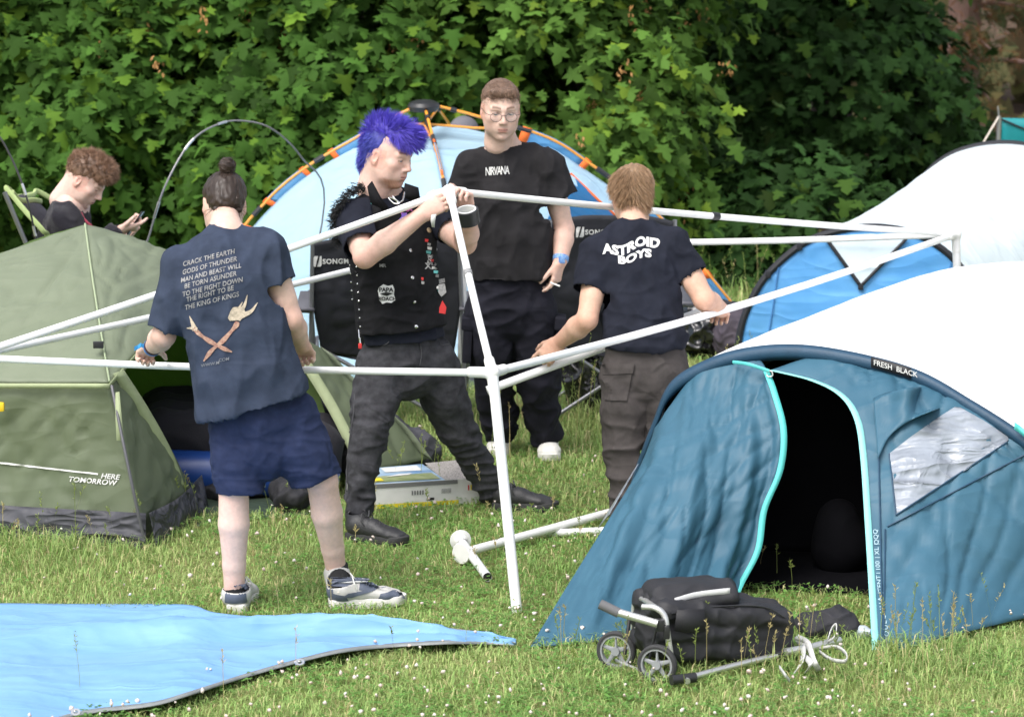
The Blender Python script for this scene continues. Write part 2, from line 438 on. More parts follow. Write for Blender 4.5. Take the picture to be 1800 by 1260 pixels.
# ---------------------------------------------------------------- hands, heads, hair
def hand(S, wrist, d, palm, hd='R', curl=(35, 40, 30), spread=1.0, thumb=(0.55, 0.75, 0.35), tcurl=25, sc=1.0, each=None):
    d = Vector(d).normalized(); n = Vector(palm); n = (n - d * n.dot(d)).normalized()
    t = d.cross(n) if hd == 'R' else n.cross(d)
    w = Vector(wrist)
    kn = w + d * (.088 * sc)
    S.cone(w - d * .01, w + d * .02 * sc, (.027 * sc, .020 * sc), (.033 * sc, .019 * sc), t, .012)
    S.cone(w + d * .02 * sc, kn - d * .006, (.034 * sc, .018 * sc), (.038 * sc, .0145 * sc), t, .010)
    S.cone(w + d * .02 * sc + t * .018 * sc + n * .006, w + d * .055 * sc + t * .026 * sc + n * .006, .017 * sc, .014 * sc, None, .012)
    for i, (off, ln) in enumerate(((.029, .072), (.0095, .080), (-.0105, .074), (-.029, .058))):
        cu = (each[i] if each else curl)
        p = kn + t * (off * sc) - d * (.004 * abs(i - 1)) * sc; ang = 0.0
        sp = t * (off * 2.2 * spread)
        for j, fr in enumerate((.46, .30, .24)):
            ang += math.radians(cu[j])
            q = p + ((d + sp).normalized() * math.cos(ang) + n * math.sin(ang)) * (ln * fr * sc)
            r = (.0090, .0082, .0074, .0064)
            S.cone(p, q, r[j] * sc, r[j + 1] * sc, None, .006 if j == 0 else .003); p = q
    b = w + d * .026 * sc + t * .026 * sc + n * .006
    td = (t * thumb[0] + d * thumb[1] + n * thumb[2]).normalized()
    p = b
    for j, ln in enumerate((.040, .032, .026)):
        q = p + td * ln * sc
        S.cone(p, q, (.0135, .0105, .0095)[j] * sc, (.0108, .0097, .0075)[j] * sc, None, .008 if j == 0 else .003)
        td = (td + (n * .6 + d * .5 - t * .4) * math.radians(tcurl)).normalized(); p = q
def head_sdf(jaw=1.0, mouth_open=0.0, eye_open=.0042, chin=1.0):
    S = SDF()
    S.ell((0, -.018, .036), (.074, .096, .083), k=.01)                     # skull
    S.ell((0, .012, .000), (.070, .080, .088), k=.03)                      # face mass
    S.cone((0, -.005, -.055), (0, .050, -.085), (.057 * jaw, .040), (.036 * jaw, .030), (1, 0, 0), .03)
    S.ell((0, .066, -.098), (.023 * chin, .020, .017), k=.018)             # chin
    for s in (-1, 1):
        S.cone((s * .050 * jaw, -.006, -.035), (s * .044 * jaw, .015, -.078), .016, .013, None, .025)
        S.ell((s * .045, .058, -.018), (.020, .020, .016), k=.022)         # cheek bone
        S.ell((s * .040, .040, -.052), (.024, .030, .036), k=.030)         # cheek
        S.cone((s * .010, .088, .022), (s * .042, .074, .023), .0095, .0085, None, .014)   # brow
        S.ell((s * .031, .098, .002), (.018, .018, .011), k=.014, sub=True)  # socket
    S.cone((0, .086, .012), (0, .1065, -.026), (.0075, .012), (.0105, .0105), (1, 0, 0), .010)  # nose
    S.ell((0, .108, -.029), (.0105, .0100, .0090), k=.006)
    for s in (-1, 1):
        S.ell((s * .0115, .0975, -.033), (.0068, .0088, .0065), k=.005)
        S.ell((s * .0062, .1045, -.0395), (.0030, .0045, .0030), k=.002, sub=True)
    S.ell((0, .074, -.060), (.032, .020, .026), k=.022)                    # muzzle
    S.cone((-.017, .0860, -.0595), (.017, .0860, -.0595), .0042, .0042, None, .006); S.ell((0, .0915, -.0590), (.013, .0050, .0040), k=.006)
    S.cone((-.014, .0865, -.0705 - mouth_open), (.014, .0865, -.0705 - mouth_open), .0050, .0050, None, .006); S.ell((0, .0905, -.0705 - mouth_open), (.013, .0050, .0048), k=.005)
    S.cone((-.019, .099, -.0645 - mouth_open / 2), (.019, .099, -.0645 - mouth_open / 2), .0016 + mouth_open / 2, None, None, .002, sub=True)
    S.ell((0, .092, -.083), (.016, .010, .006), k=.012, sub=True)
    for s in (-1, 1):
        S.ell((s * .031, .0735, .001), (.0145, .0140, .0135), k=.004)      # lids
        S.ell((s * .031, .090, .000), (.0125, .012, max(.0012, eye_open)), k=.0015, sub=True)
        S.ell((s * .0755, -.012, -.006), (.0085, .020, .031), axes=((.94, s * -.33, 0), (s * .33, .94, 0), (0, 0, 1)), k=.006)   # ear
        S.ell((s * .0835, -.004, -.002), (.006, .010, .018), k=.003, sub=True)
        S.ell((s * .0740, -.004, -.030), (.0065, .008, .010), k=.006)
    S.cone((0, -.040, -.030), (0, -.045, -.15), (.056, .058), (.056, .060), (1, 0, 0), .03)   # neck
    S.cone((0, .0, -.075), (0, -.015, -.15), .046, .050, None, .03)
    return S
SKIN = None
def paint_head(V, skin, lip, brow, beard=None, flush=.25, stub=0.0, browz=.030):
    """colours in the head's own frame: lips, brows, ears and cheeks redder, beard"""
    n = len(V); C = np.tile(np.array(skin), (n, 1)); x, y, z = V[:, 0], V[:, 1], V[:, 2]
    red = np.array([skin[0] * 1.04, skin[1] * .72, skin[2] * .66])
    def mixin(w, col):
        nonlocal C
        w = np.clip(w, 0, 1)[:, None]; C = C * (1 - w) + np.array(col) * w
    g = lambda cx, cy, cz, r: np.exp(-(((np.abs(x) - cx) ** 2 + (y - cy) ** 2 + (z - cz) ** 2) / r ** 2))
    mixin(flush * .7 * g(.045, .06, -.025, .028), red); mixin(flush * .8 * g(0, .11, -.028, .016), red)
    mixin(flush * 1.1 * (np.abs(x) > .070) * (z < .03) * (z > -.05), red)
    if stub: mixin(stub * (z < -.045) * (y > -.01) * (z > -.125), np.array(skin) * (.55, .5, .5))
    if beard: 
        w = np.clip((-.074 - z) / .010, 0, 1) * np.clip((z + .128) / .01, 0, 1) * np.clip((y - .015) / .035, 0, 1) * (0.75 + .25 * np.sin(x * 900) * np.sin(z * 800))
        mixin(w * beard[1], beard[0]); mixin(.45 * beard[1] * ((z > -.055) & (z < -.044) & (y > .07) & (np.abs(x) < .026)), beard[0])
    mixin(.75 * np.exp(-((z + .0600) / .0042) ** 2) * (y > .082) * np.clip((.023 - np.abs(x)) / .006, 0, 1), lip); mixin(.85 * np.exp(-((z + .0710) / .0055) ** 2) * (y > .080) * np.clip((.020 - np.abs(x)) / .006, 0, 1), lip)
    mixin(.9 * (np.abs(z + .0645) < .0022) * (y > .075) * (np.abs(x) < .022), (.12, .03, .03))
    bz = browz + .004 * np.sin((np.abs(x) - .012) * 70)
    mixin(.95 * np.exp(-((z - bz) / .0052) ** 2) * (np.abs(x) > .011) * (np.abs(x) < .047) * (y > .055), brow)
    mixin(.75 * np.exp(-((z - .001) / .0032) ** 2) * (np.abs(np.abs(x) - .031) < .0135) * (y > .078), np.array(brow) * .5)
    mixin(.35 * np.exp(-((z + .010) / .004) ** 2) * (np.abs(np.abs(x) - .031) < .013) * (y > .07), red)
    return C
def make_head(center, fwd, up, skin, brow, sc=1.0, **kw):
    """returns verts, quads, colours (world), frame matrix"""
    pk = {k: kw.pop(k) for k in ('beard', 'flush', 'stub', 'browz') if k in kw}
    V, Q = head_sdf(**kw).mesh(.0033)
    V = relax(V, Q, 1, .4)
    C = paint_head(V, skin, (skin[0] * .86, skin[1] * .55, skin[2] * .54), brow, **pk)
    M = frame(fwd, up)
    return (V * sc) @ M.T + np.array(center), Q, C, M
def to_world(P, center, M, sc=1.0): return (np.asarray(P, float) * sc) @ M.T + np.array(center)

def strands(roots, dirs, length, width, bend, segs=4, clump=0.0, jitter=.3, seed=1, droop=0.0):
    """tapered hair ribbons; roots, dirs (n,3); bend is a direction added along the strand"""
    r = np.random.default_rng(seed); n = len(roots)
    d = dirs + jitter * r.normal(size=(n, 3)); d /= np.linalg.norm(d, axis=1)[:, None]
    L = np.asarray(length) * (0.7 + .5 * r.random(n)); 
    side = np.cross(d, r.normal(size=(n, 3))); side /= np.linalg.norm(side, axis=1)[:, None] + 1e-9
    V = np.zeros((n, segs + 1, 2, 3)); p = roots.copy(); dd = d.copy()
    for i in range(segs + 1):
        w = width * (1 - (i / segs) ** 1.5 * .9)
        V[:, i, 0] = p - side * w / 2; V[:, i, 1] = p + side * w / 2
        p = p + dd * (L / segs)[:, None]; dd = dd + np.asarray(bend) / segs; dd[:, 2] -= droop / segs
        dd /= np.linalg.norm(dd, axis=1)[:, None]
    V = V.reshape(-1, 3)
    b = (np.arange(n) * (segs + 1) * 2)[:, None] + (np.arange(segs) * 2)[None, :]
    F = np.stack([b, b + 1, b + 3, b + 2], -1).reshape(-1, 4)
    return V, F
def hair(name, parent, center, M, m, cap, fn, n, width=.0022, sc=1.0, seed=1, lump=.004, lscale=70, region=None, hcap=.0045, jit=.14):
    """cap: function adding solids in the head's frame; fn(points, normals) -> dirs, lengths, bend for the strands"""
    S = SDF(); cap(S); V, Q = S.mesh(hcap)
    if lump:
        nn = V / (np.linalg.norm(V, axis=1)[:, None] + 1e-9); V = V + nn * (lump * vnoise(V, lscale, seed, (1, 1, .5)))[:, None]
    me0 = npmesh(V, Q); nr = normals(me0); bpy.data.meshes.remove(me0)
    r = np.random.default_rng(seed)
    ok = np.ones(len(V), bool) if region is None else region(V)
    ids = r.choice(np.nonzero(ok)[0], n); roots = V[ids] + r.normal(size=(n, 3)) * .0015 - nr[ids] * .003
    d, L, bend = fn(V[ids], nr[ids])
    SV, SF = strands(roots, d, L, width, bend, seed=seed, jitter=jit)
    A = np.concatenate([V, SV]); F = np.concatenate([Q, SF + len(V)])
    me = npmesh(to_world(A, center, M, sc), F)
    tone = np.ones((len(A), 3)); nv = len(V)
    tone[:nv] *= .62 + .25 * vnoise(V, 160, seed, (1, 1, .3))[:, None]
    per = (0.7 + .55 * r.random(n)); st = np.repeat(per, 10); tone[nv:] *= st[:, None]
    setcol(me, tone)
    return link(name, me, m, parent)
def hairmat(name, col, rough=.45):
    m = mat(name, col, rough, spec=.4)
    nt = m.node_tree; at = nt.nodes.new('ShaderNodeAttribute'); at.attribute_name = 'tint'
    mx = nt.nodes.new('ShaderNodeMix'); mx.data_type = 'RGBA'; mx.blend_type = 'MULTIPLY'; mx.inputs['Factor'].default_value = 1; mx.inputs['A'].default_value = (*col, 1)
    nt.links.new(at.outputs['Color'], mx.inputs['B']); nt.links.new(mx.outputs['Result'], nt.nodes['Principled BSDF'].inputs['Base Color'])
    return m
def garment(name, parent, S, m, h=.0075, folds=(), relaxn=1, thick=.003):
    """folds: list of (amplitude, scale, stretch, power, seed, mask or None)"""
    V, Q = S.mesh(h); V = relax(V, Q, relaxn)
    me = npmesh(V, Q); N = normals(me)
    d = np.zeros(len(V))
    for f in folds:
        amp, sc, st, pw, seed = f[:5]
        w = np.ones(len(V)) if len(f) < 6 or f[5] is None else f[5](V)
        d += amp * w * (ridged(V, sc, seed, st, pw) - .45)
    V = V + N * d[:, None]
    me.vertices.foreach_set('co', V.astype(np.float32).ravel()); me.update()
    o = link(name, me, m, parent)
    if thick: solid(o, thick)
    return o
def blob(c, r):
    c = np.array(c); return lambda V: np.exp(-((V - c) ** 2).sum(1) / r ** 2)
def eyes(parent, center, M, sc=1.0, iris=(.12, .16, .2), look=(0, 1, 0)):
    for s in (-1, 1):
        b = bmesh.new(); bmesh.ops.create_uvsphere(b, u_segments=14, v_segments=10, radius=.0122)
        me = bpy.data.meshes.new('eye'); b.to_mesh(me); b.free()
        P = getco(me); lk = np.array(look) / np.linalg.norm(look)
        C = np.tile(np.array((.72, .68, .66)), (len(P), 1)); dt = (P / .0122) @ lk
        C[dt > .70] = iris; C[dt > .95] = (.01, .01, .01); setcol(me, C)
        me.vertices.foreach_set('co', to_world(P + np.array((s * .031, .0738, .001)), center, M, sc).astype(np.float32).ravel()); me.update()
        link('eye', me, EYE, parent)
def limb_arm(S, sh, el, wr, r=(.052, .043, .041, .027)):
    sh, el, wr = Vector(sh), Vector(el), Vector(wr)
    S.cone(sh, el, r[0], r[1] * .92, None, .012)
    S.cone(sh.lerp(el, .25), sh.lerp(el, .7), r[0] * .98, r[1] * .98, None, .012)
    S.cone(el, el.lerp(wr, .35), r[1] * .94, r[2], None, .012); S.cone(el.lerp(wr, .35), wr, r[2], r[3], None, .012)
def limb_leg(S, hip, kn, an, r=(.088, .060, .060, .038), back=(0, -1, 0)):
    hip, kn, an, back = Vector(hip), Vector(kn), Vector(an), Vector(back)
    S.cone(hip, kn, r[0], r[1], None, .012)
    S.cone(kn, kn.lerp(an, .34) + back * .010, r[1] * .95, r[2], None, .012)
    S.cone(kn.lerp(an, .34) + back * .010, kn.lerp(an, .72) + back * .004, r[2], r[3] * 1.12, None, .012)
    S.cone(kn.lerp(an, .72) + back * .004, an, r[3] * 1.12, r[3], None, .012)
# ================================================================ ground, grass, trees
M_lawn = mat('lawn_soil', (.14, .16, .055), .95, col2=(.22, .24, .09), vscale=2.2, bump=.6, bscale=60, spec=.1)
M_floor = mat('leaf_litter', (.050, .034, .022), .95, col2=(.12, .075, .05), vscale=5, bump=.8, bscale=40, spec=.1)
tag(link('lawn', mesh([(-90, -20, 0), (90, -20, 0), (90, 160, 0), (-90, 160, 0)], [(0, 1, 2, 3)]), M_lawn), kind='structure')
fl = [(-90, 22.3), (-6, 22.2), (-2, 22.0), (.6, 22.3), (1.6, 22.9), (4, 23.6), (8, 24), (90, 25), (90, 160), (-90, 160)]
tag(link('woodland_floor', mesh([(x, y, .004) for x, y in fl], [tuple(range(len(fl)))]), M_floor), kind='structure')

M_grass = mat('grass_blade', (1, 1, 1), .6, tint=True, translucent=.35, spec=.25)
def blades(n, Y0, Y1, h0, h1, w, seed, tall=None, keep=None, lean=1.0):
    r = np.random.default_rng(seed)
    Y = Y0 + (Y1 - Y0) * r.random(n); X = (r.random(n) * 2 - 1) * (Y * .185 + .12)
    if keep is not None: k = keep(X, Y, r); X, Y = X[k], Y[k]
    n = len(X); P = np.stack([X, Y, 0 * X], 1)
    pn = vnoise(P, 1.4, 3) + .6 * vnoise(P, 4.5, 5)                        # patches of longer and shorter grass
    h = (h0 + (h1 - h0) * r.random(n) ** 1.6) * (1 + .55 * pn.clip(-.8, 1.2)) * (1 if tall is None else tall(X, Y))
    a = r.random(n) * 2 * np.pi; ln = (lean * (.3 + r.random(n)))
    d = np.stack([np.cos(a), np.sin(a), 0 * a], 1); s = np.stack([-np.sin(a), np.cos(a), 0 * a], 1)
    w = w * (.6 + .8 * r.random(n))
    mid = P + d * (h * ln * .35)[:, None] + np.array((0, 0, 1)) * (h * .6)[:, None]; tip = P + d * (h * ln)[:, None] + np.array((0, 0, 1)) * (h * (1 - .38 * ln).clip(.35, 1))[:, None]
    V = np.stack([P - s * w[:, None] / 2, P + s * w[:, None] / 2, mid - s * w[:, None] * .4, mid + s * w[:, None] * .4, tip], 1)
    b = (np.arange(n) * 5)[:, None]
    F = np.concatenate([b + np.array([0, 1, 3]), b + np.array([0, 3, 2]), b + np.array([2, 3, 4])])
    g = r.random(n); yl = np.clip(.5 + .5 * vnoise(P, .9, 11) + .35 * r.normal(size=n), 0, 1)
    C = np.array((.24, .40, .11)) * (1 - yl[:, None]) + np.array((.40, .48, .18)) * yl[:, None]
    dry = r.random(n) < .12; C[dry] = np.array((.56, .50, .26)); C *= (.75 + .5 * g)[:, None]
    return V.reshape(-1, 3), F, np.repeat(C, 5, 0)
def notall(X, Y): return np.ones(len(X))
def inpoly(X, Y, poly):
    c = np.zeros(len(X), bool); n = len(poly)
    for i in range(n):
        (x0, y0), (x1, y1) = poly[i], poly[(i + 1) % n]
        c ^= ((y0 > Y) != (y1 > Y)) & (X < (x1 - x0) * (Y - y0) / ((y1 - y0) if y1 != y0 else 1e-9) + x0)
    return c
gp2 = lambda l: [(G(x, y).x, G(x, y).y) for x, y in l]
COVER = [gp2([(-200, 1075), (330, 1075), (470, 1095), (700, 1106), (860, 1122), (780, 1126), (600, 1138), (430, 1178), (265, 1228), (140, 1246), (-200, 1330)]),      # under the tarpaulin
         gp2([(262, 955), (345, 905), (540, 900), (600, 850), (430, 780), (-300, 800), (-420, 900)]),                                                                # under the green tent
         [(.80, 13.5), (2.6, 13.2), (3.6, 16.4), (.95, 16.5)]]
def covered(X, Y): return inpoly(X, Y, COVER[0]) | inpoly(X, Y, COVER[1]) | inpoly(X, Y, COVER[2])
def free(X, Y, r): return ~covered(X, Y)
def tallf(X, Y):
    """longer round the chairs, the tents' feet and the wood's edge"""
    t = np.ones(len(X))
    for cx, cy, r_, a in ((-.9, 17.0, .8, 1.6), (.45, 17.3, .8, 1.8), (1.6, 18.0, 1.2, 2.0), (.9, 12.2, .55, .9), (1.35, 12.35, .45, 1.5), (-2.1, 14.2, .6, 1.2), (0, 21.2, 9, .0)):
        t += a * np.exp(-(((X - cx) / r_) ** 2 + ((Y - cy) / (r_ * .8)) ** 2))
    return t + 1.8 * np.clip((Y - 19.5) / 2, 0, 1)
gp = [blades(114000, 11.2, 14.6, .014, .052, .0042, 1, tallf, free), blades(96000, 14.6, 18.2, .016, .060, .0050, 2, tallf, free), blades(41000, 18.2, 23.2, .02, .075, .0065, 3, tallf, free)]
V = np.concatenate([g[0] for g in gp]); C = np.concatenate([g[2] for g in gp]); o_ = 0; Fs = []
for g in gp: Fs.append(g[1] + o_); o_ += len(g[0])
gr = link('grass', npmesh(V, np.concatenate(Fs), colors=C), M_grass, None, False)
tag(gr, 'short green and straw coloured meadow grass of the lawn', 'grass', kind='stuff')
# clover leaves and small weeds close to the ground
r = np.random.default_rng(21); n = 42000
Y = 11.2 + 10.5 * r.random(n) ** 1.3; X = (r.random(n) * 2 - 1) * (Y * .18 + .1); P = np.stack([X, Y, .014 + .022 * r.random(n)], 1)
k = ((vnoise(P, 1.8, 8) + .3 * r.normal(size=n)) > 0.0) & ~covered(P[:, 0], P[:, 1]); P = P[k]; n = len(P)
Vs, Fs, Cs = [], [], []; a0 = r.random(n) * 6.28
for j in range(3):
    a = a0 + j * 2.094; d = np.stack([np.cos(a), np.sin(a), .25 * r.normal(size=n)], 1); s = np.stack([-np.sin(a), np.cos(a), 0 * a], 1); L_ = (.008 + .007 * r.random(n))[:, None]
    V = np.stack([P, P + d * L_ * .9 + s * L_ * .55, P + d * L_ * 1.5, P + d * L_ * .9 - s * L_ * .55], 1); Vs.append(V.reshape(-1, 3)); Fs.append(np.arange(n * 4).reshape(-1, 4) + j * n * 4)
    Cs.append(np.repeat(np.array((.14, .29, .065)) * (.7 + .6 * r.random(n))[:, None], 4, 0))
tag(link('clover_leaves', npmesh(np.concatenate(Vs), np.concatenate(Fs), colors=np.concatenate(Cs)), M_grass, None, False), 'low clover leaves among the lawn grass', 'clover', kind='stuff')
# clover flower heads on thin stems, and tall grasses gone to seed
b = bmesh.new(); bmesh.ops.create_icosphere(b, subdivisions=1, radius=1.0); iv = np.array([v.co[:] for v in b.verts]); jf = np.array([[v.index for v in f.verts] for f in b.faces]); b.free()
n = 1500; Y = 11.3 + 7.5 * r.random(n) ** 1.2; X = (r.random(n) * 2 - 1) * (Y * .175); P = np.stack([X, Y, 0 * X], 1)
k = ((vnoise(P, 1.1, 4) + .35 * r.normal(size=n)) > .05) & ~covered(P[:, 0], P[:, 1]); P = P[k]; n = len(P); P[:, 2] = .04 + .035 * r.random(n)
R = (.0042 + .0040 * r.random(n))[:, None, None]
V = P[:, None] + iv[None] * R * (1 + .35 * r.normal(size=(n, len(iv), 1))); F = (np.arange(n) * len(iv))[:, None, None] + jf[None]
pk = r.random(n)[:, None]; C = np.repeat(np.array((.68, .64, .58)) * (1 - pk * .6) + np.array((.52, .32, .28)) * pk * .6, len(iv), 0)
tag(link('clover_flowers', npmesh(V.reshape(-1, 3), F.reshape(-1, 3), colors=C), mat('clover_flower', (1, 1, 1), .9, tint=True), None, False), 'pale pink and white clover heads scattered through the lawn', 'clover', kind='stuff')
def seedgrass(spots, seed):
    r = np.random.default_rng(seed); mbV, mbF, mbC, o = [], [], [], 0
    for cx, cy, rad, num, hh in spots:
        for _ in range(num):
            p = np.array((cx + rad * r.normal(), cy + .8 * rad * r.normal(), 0)); h = hh * (.55 + .6 * r.random()); a = r.random() * 6.28; ln = .25 * r.random() + .05
            d = np.array((math.cos(a), math.sin(a), 0)); s = np.array((-math.sin(a), math.cos(a), 0)); pts = [p + d * h * ln * t * t + np.array((0, 0, h * t)) for t in (0, .4, .75, 1)]
            w = .0022; V = np.array([q + e * s * w / 2 for q in pts for e in (-1, 1)]); F = [(0, 1, 3, 2), (2, 3, 5, 4), (4, 5, 7, 6)]
            mbV.append(V); mbF += [[i + o for i in f] for f in F]; c = np.array((.24, .30, .08)) if r.random() < .6 else np.array((.45, .38, .18)); mbC.append(np.tile(c, (8, 1))); o += 8
            for _k in range(16):                                              # seed head
                t = .72 + .30 * r.random(); q = p + d * h * ln * t * t + np.array((0, 0, h * t)); dv = r.normal(size=3); dv[2] = abs(dv[2]) + .6; dv /= np.linalg.norm(dv); L_ = .010 + .012 * r.random(); sv = np.cross(dv, r.normal(size=3)); sv /= np.linalg.norm(sv)
                V = np.array([q, q + dv * L_ * .5 + sv * .0022, q + dv * L_, q + dv * L_ * .5 - sv * .0022]); mbV.append(V); mbF.append([o, o + 1, o + 2, o + 3]); mbC.append(np.tile(c * (.9 + .3 * r.random()), (4, 1))); o += 4
    return npmesh(np.concatenate(mbV), np.array(mbF), colors=np.concatenate(mbC))
sp = [(-.62, 16.9, .25, 26, .42), (-.15, 16.3, .25, 18, .40), (.30, 16.4, .25, 22, .40), (.62, 16.9, .25, 20, .42), (1.05, 17.0, .3, 18, .42), (1.5, 20.6, .6, 40, .40), (.95, 12.0, .28, 28, .26), (1.45, 12.1, .22, 26, .27), (.45, 11.9, .25, 14, .26), (1.7, 12.4, .2, 16, .24),
      (-2.1, 14.1, .35, 26, .26), (-1.3, 14.9, .25, 14, .22), (-.6, 15.3, .3, 14, .24), (-1.3, 11.9, .5, 6, .22), (.2, 21.4, 2.2, 90, .45), (-.2, 14.0, .9, 22, .14), (0.5, 13.8, .9, 22, .14)]
tag(link('seeding_grass', seedgrass(sp, 5), M_grass, None, False), 'tall thin grass stems gone to seed above the lawn', 'grass', kind='stuff')

# ---------------------------------------------------------------- trees
M_leaf = mat('maple_leaf', (1, 1, 1), .68, tint=True, translucent=.18, spec=.08, bump=.15, bscale=90)
M_bark = mat('maple_bark', (.055, .045, .036), .95, col2=(.10, .085, .07), vscale=14, stretch=(1, 1, .25), bump=.9, bscale=40)
# five-lobed leaf, base at the origin, tip along -Y (hanging), face +Z
LO = [(0, 0), (.14, .05), (.42, .12), (.28, -.14), (.60, -.26), (.36, -.40), (.20, -.42), (.26, -.66), (0, -1.0), (-.26, -.66), (-.20, -.42), (-.36, -.40), (-.60, -.26), (-.28, -.14), (-.42, .12), (-.14, .05)]
LV = np.array([(0, -.32, .05)] + [(x * 1.05, y, -.30 * x * x - .10 * y * y * (1 if y < -.3 else 0)) for x, y in LO]); LF = np.array([(0, i, i % 16 + 1) for i in range(1, 17)])
leaf_me = npmesh(LV, LF, 'leaf'); leaf_me.color_attributes.new('tint', 'FLOAT_COLOR', 'POINT')
def leaf_frames(n, r, facing):
    """random leaf orientations: hanging, faces turned to `facing` and up; returns (n,3,3) with columns x,y,z"""
    f = facing + np.array((0, 0, .75)) + .50 * r.normal(size=(n, 3)); f /= np.linalg.norm(f, axis=1)[:, None]
    dn = np.array((0, 0, -1.0)) + .38 * r.normal(size=(n, 3)) + .35 * facing; dn -= f * (f * dn).sum(1)[:, None]; dn /= np.linalg.norm(dn, axis=1)[:, None]
    x = np.cross(-dn, f)
    return np.stack([x, -dn, f], 2)
def foliage(P, facing, size, r, col, cvar=.35, yellow=.15):
    n = len(P); M = leaf_frames(n, r, facing); s = size * (.5 + .75 * r.random(n))
    V = np.einsum('nij,kj->nki', M, LV) * s[:, None, None] + P[:, None]
    F = (np.arange(n) * len(LV))[:, None, None] + LF[None]
    C = np.array(col) * (1 + cvar * r.normal(size=(n, 1))).clip(.45, 1.8); y = (r.random(n) < yellow)[:, None]; C = np.where(y, C * np.array((1.7, 1.35, .9)), C)
    return V, F, C, M, s
def tree(name, label, cx, cy, crowns, col, n, size, trunk, seed, group=None, objs=300, yellow=.12, view=True, per=15, samara=0, frontx=None):
    """crowns: list of (centre, radii) whose skins carry drooping sprays of leaves"""
    r = np.random.default_rng(seed)
    t = thing(name, label, 'tree', (cx, cy, 0), group)
    mb = MB(); h, rad = trunk; pts = [Vector((cx + .05 * math.sin(z * 1.3 + seed), cy + .05 * math.cos(z * 1.7), z)) for z in np.linspace(-.05, h, 9)]
    mb.tube(pts, [rad * (1.35 if i == 0 else 1) * (1 - .07 * i) for i in range(9)], 12); mb.build('trunk', M_bark, t)
    for k in range(7):
        z = h * (.25 + .1 * k); a = -1.57 + (k - 3) * .75; b0 = Vector((cx, cy, z)); e = b0 + Vector((math.cos(a) * 1.5, math.sin(a) * 1.5, .5)); m_ = b0.lerp(e, .5) + Vector((0, 0, .18))
        MB().tube(spline([b0, m_, e], 8), [rad * .42 * (1 - .1 * i) for i in range(8)], 7).build('limb', M_bark, t)
    Ps, Fc = [], []
    tot = sum(c[2] if len(c) > 2 else 1 for c in crowns)
    for c in crowns:
        wt = c[2] if len(c) > 2 else 1; ns = int(n * wt / tot / per); C0, R0 = np.array(c[0]), np.array(c[1])
        d = r.normal(size=(ns, 3)); d[:, 1] = -np.abs(d[:, 1]) * 1.1 + .25 * r.random(ns); d /= np.linalg.norm(d, axis=1)[:, None]
        S0 = C0 + d * R0; bump_ = vnoise(S0, 1.1, seed) * .32 + vnoise(S0, 2.6, seed + 3) * .16
        sh = 1 + bump_ - .22 * r.random(ns) ** 2; S0 = C0 + d * R0 * sh[:, None]
        hole = (vnoise(S0, 1.15, seed + 9) < (-.18 if seed < 14 else -9) - .12 * np.clip(S0[:, 2] - .6, -1, 2)); d, S0 = d[~hole], S0[~hole]; ns = len(S0)   # hollows where the shade shows
        for q in range(per):                                             # a spray: leaves along a drooping twig
            u = (q / per); out = d * np.array((1, 1, .25)); off = out * (.30 * (u - .5)) + np.array((0, 0, -.26)) * u + r.normal(size=(ns, 3)) * np.array((.085, .07, .06))
            Ps.append(S0 + off); Fc.append(d)
        inner = C0 + d * R0 * (.60 + .25 * r.random(ns))[:, None]; 
        for q in range(4): Ps.append(inner + r.normal(size=(ns, 3)) * .12); Fc.append(d)
    P = np.concatenate(Ps); D = np.concatenate(Fc); k = P[:, 2] > .05
    P, D = P[k], D[k]
    u = P[:, 0] / P[:, 1]; py = 630 - FPX * ((P[:, 2] - H) * _c + P[:, 1] * _s) / (P[:, 1] * _c - (P[:, 2] - H) * _s)
    inview = (np.abs(u) < .158) & (py > -90)
    keep = inview | (r.random(len(P)) < .22); P, D, inview, py = P[keep], D[keep], inview[keep], py[keep]
    sz = np.where(inview, size, size * 1.9)
    V, F, Cc, M, s = foliage(P, D * np.array((.7, 1, .5)), sz, r, col, yellow=yellow)
    # the nearest leaves in view, one object each
    score = np.where(inview & (np.abs(P[:, 0] / P[:, 1]) < .148) & (py > 8) & (py < 470), P[:, 1] - .25 * r.random(len(P)), 1e9); ids = np.argsort(score)[:objs] if objs else np.array([], int)
    ids = ids[score[ids] < 1e8]
    rest = np.ones(len(P), bool); rest[ids] = False
    kk = np.nonzero(rest)[0]; Fk = (np.arange(len(kk)) * len(LV))[:, None, None] + LF[None]
    fo = link('foliage', npmesh(V[kk].reshape(-1, 3), Fk.reshape(-1, 3), colors=np.repeat(Cc[kk], len(LV), 0)), M_leaf, t, False); fo['kind'] = 'stuff'
    mes = []
    for j in range(6):                                                    # six shades of the same leaf
        me = npmesh(LV, LF, 'leaf', colors=np.tile(np.array(col) * (.75 + .13 * j) * (np.array((1.5, 1.25, .9)) if j == 5 else 1), (len(LV), 1))); me.materials.append(M_leaf); mes.append(me)
    for q, i in enumerate(ids):
        o = bpy.data.objects.new('leaf', mes[q % 6]); COL.objects.link(o); o.parent = t
        m4 = np.eye(4); m4[:3, :3] = M[i] * s[i]; m4[:3, 3] = P[i] - np.array(t.location); o.matrix_basis = Matrix(m4.tolist())
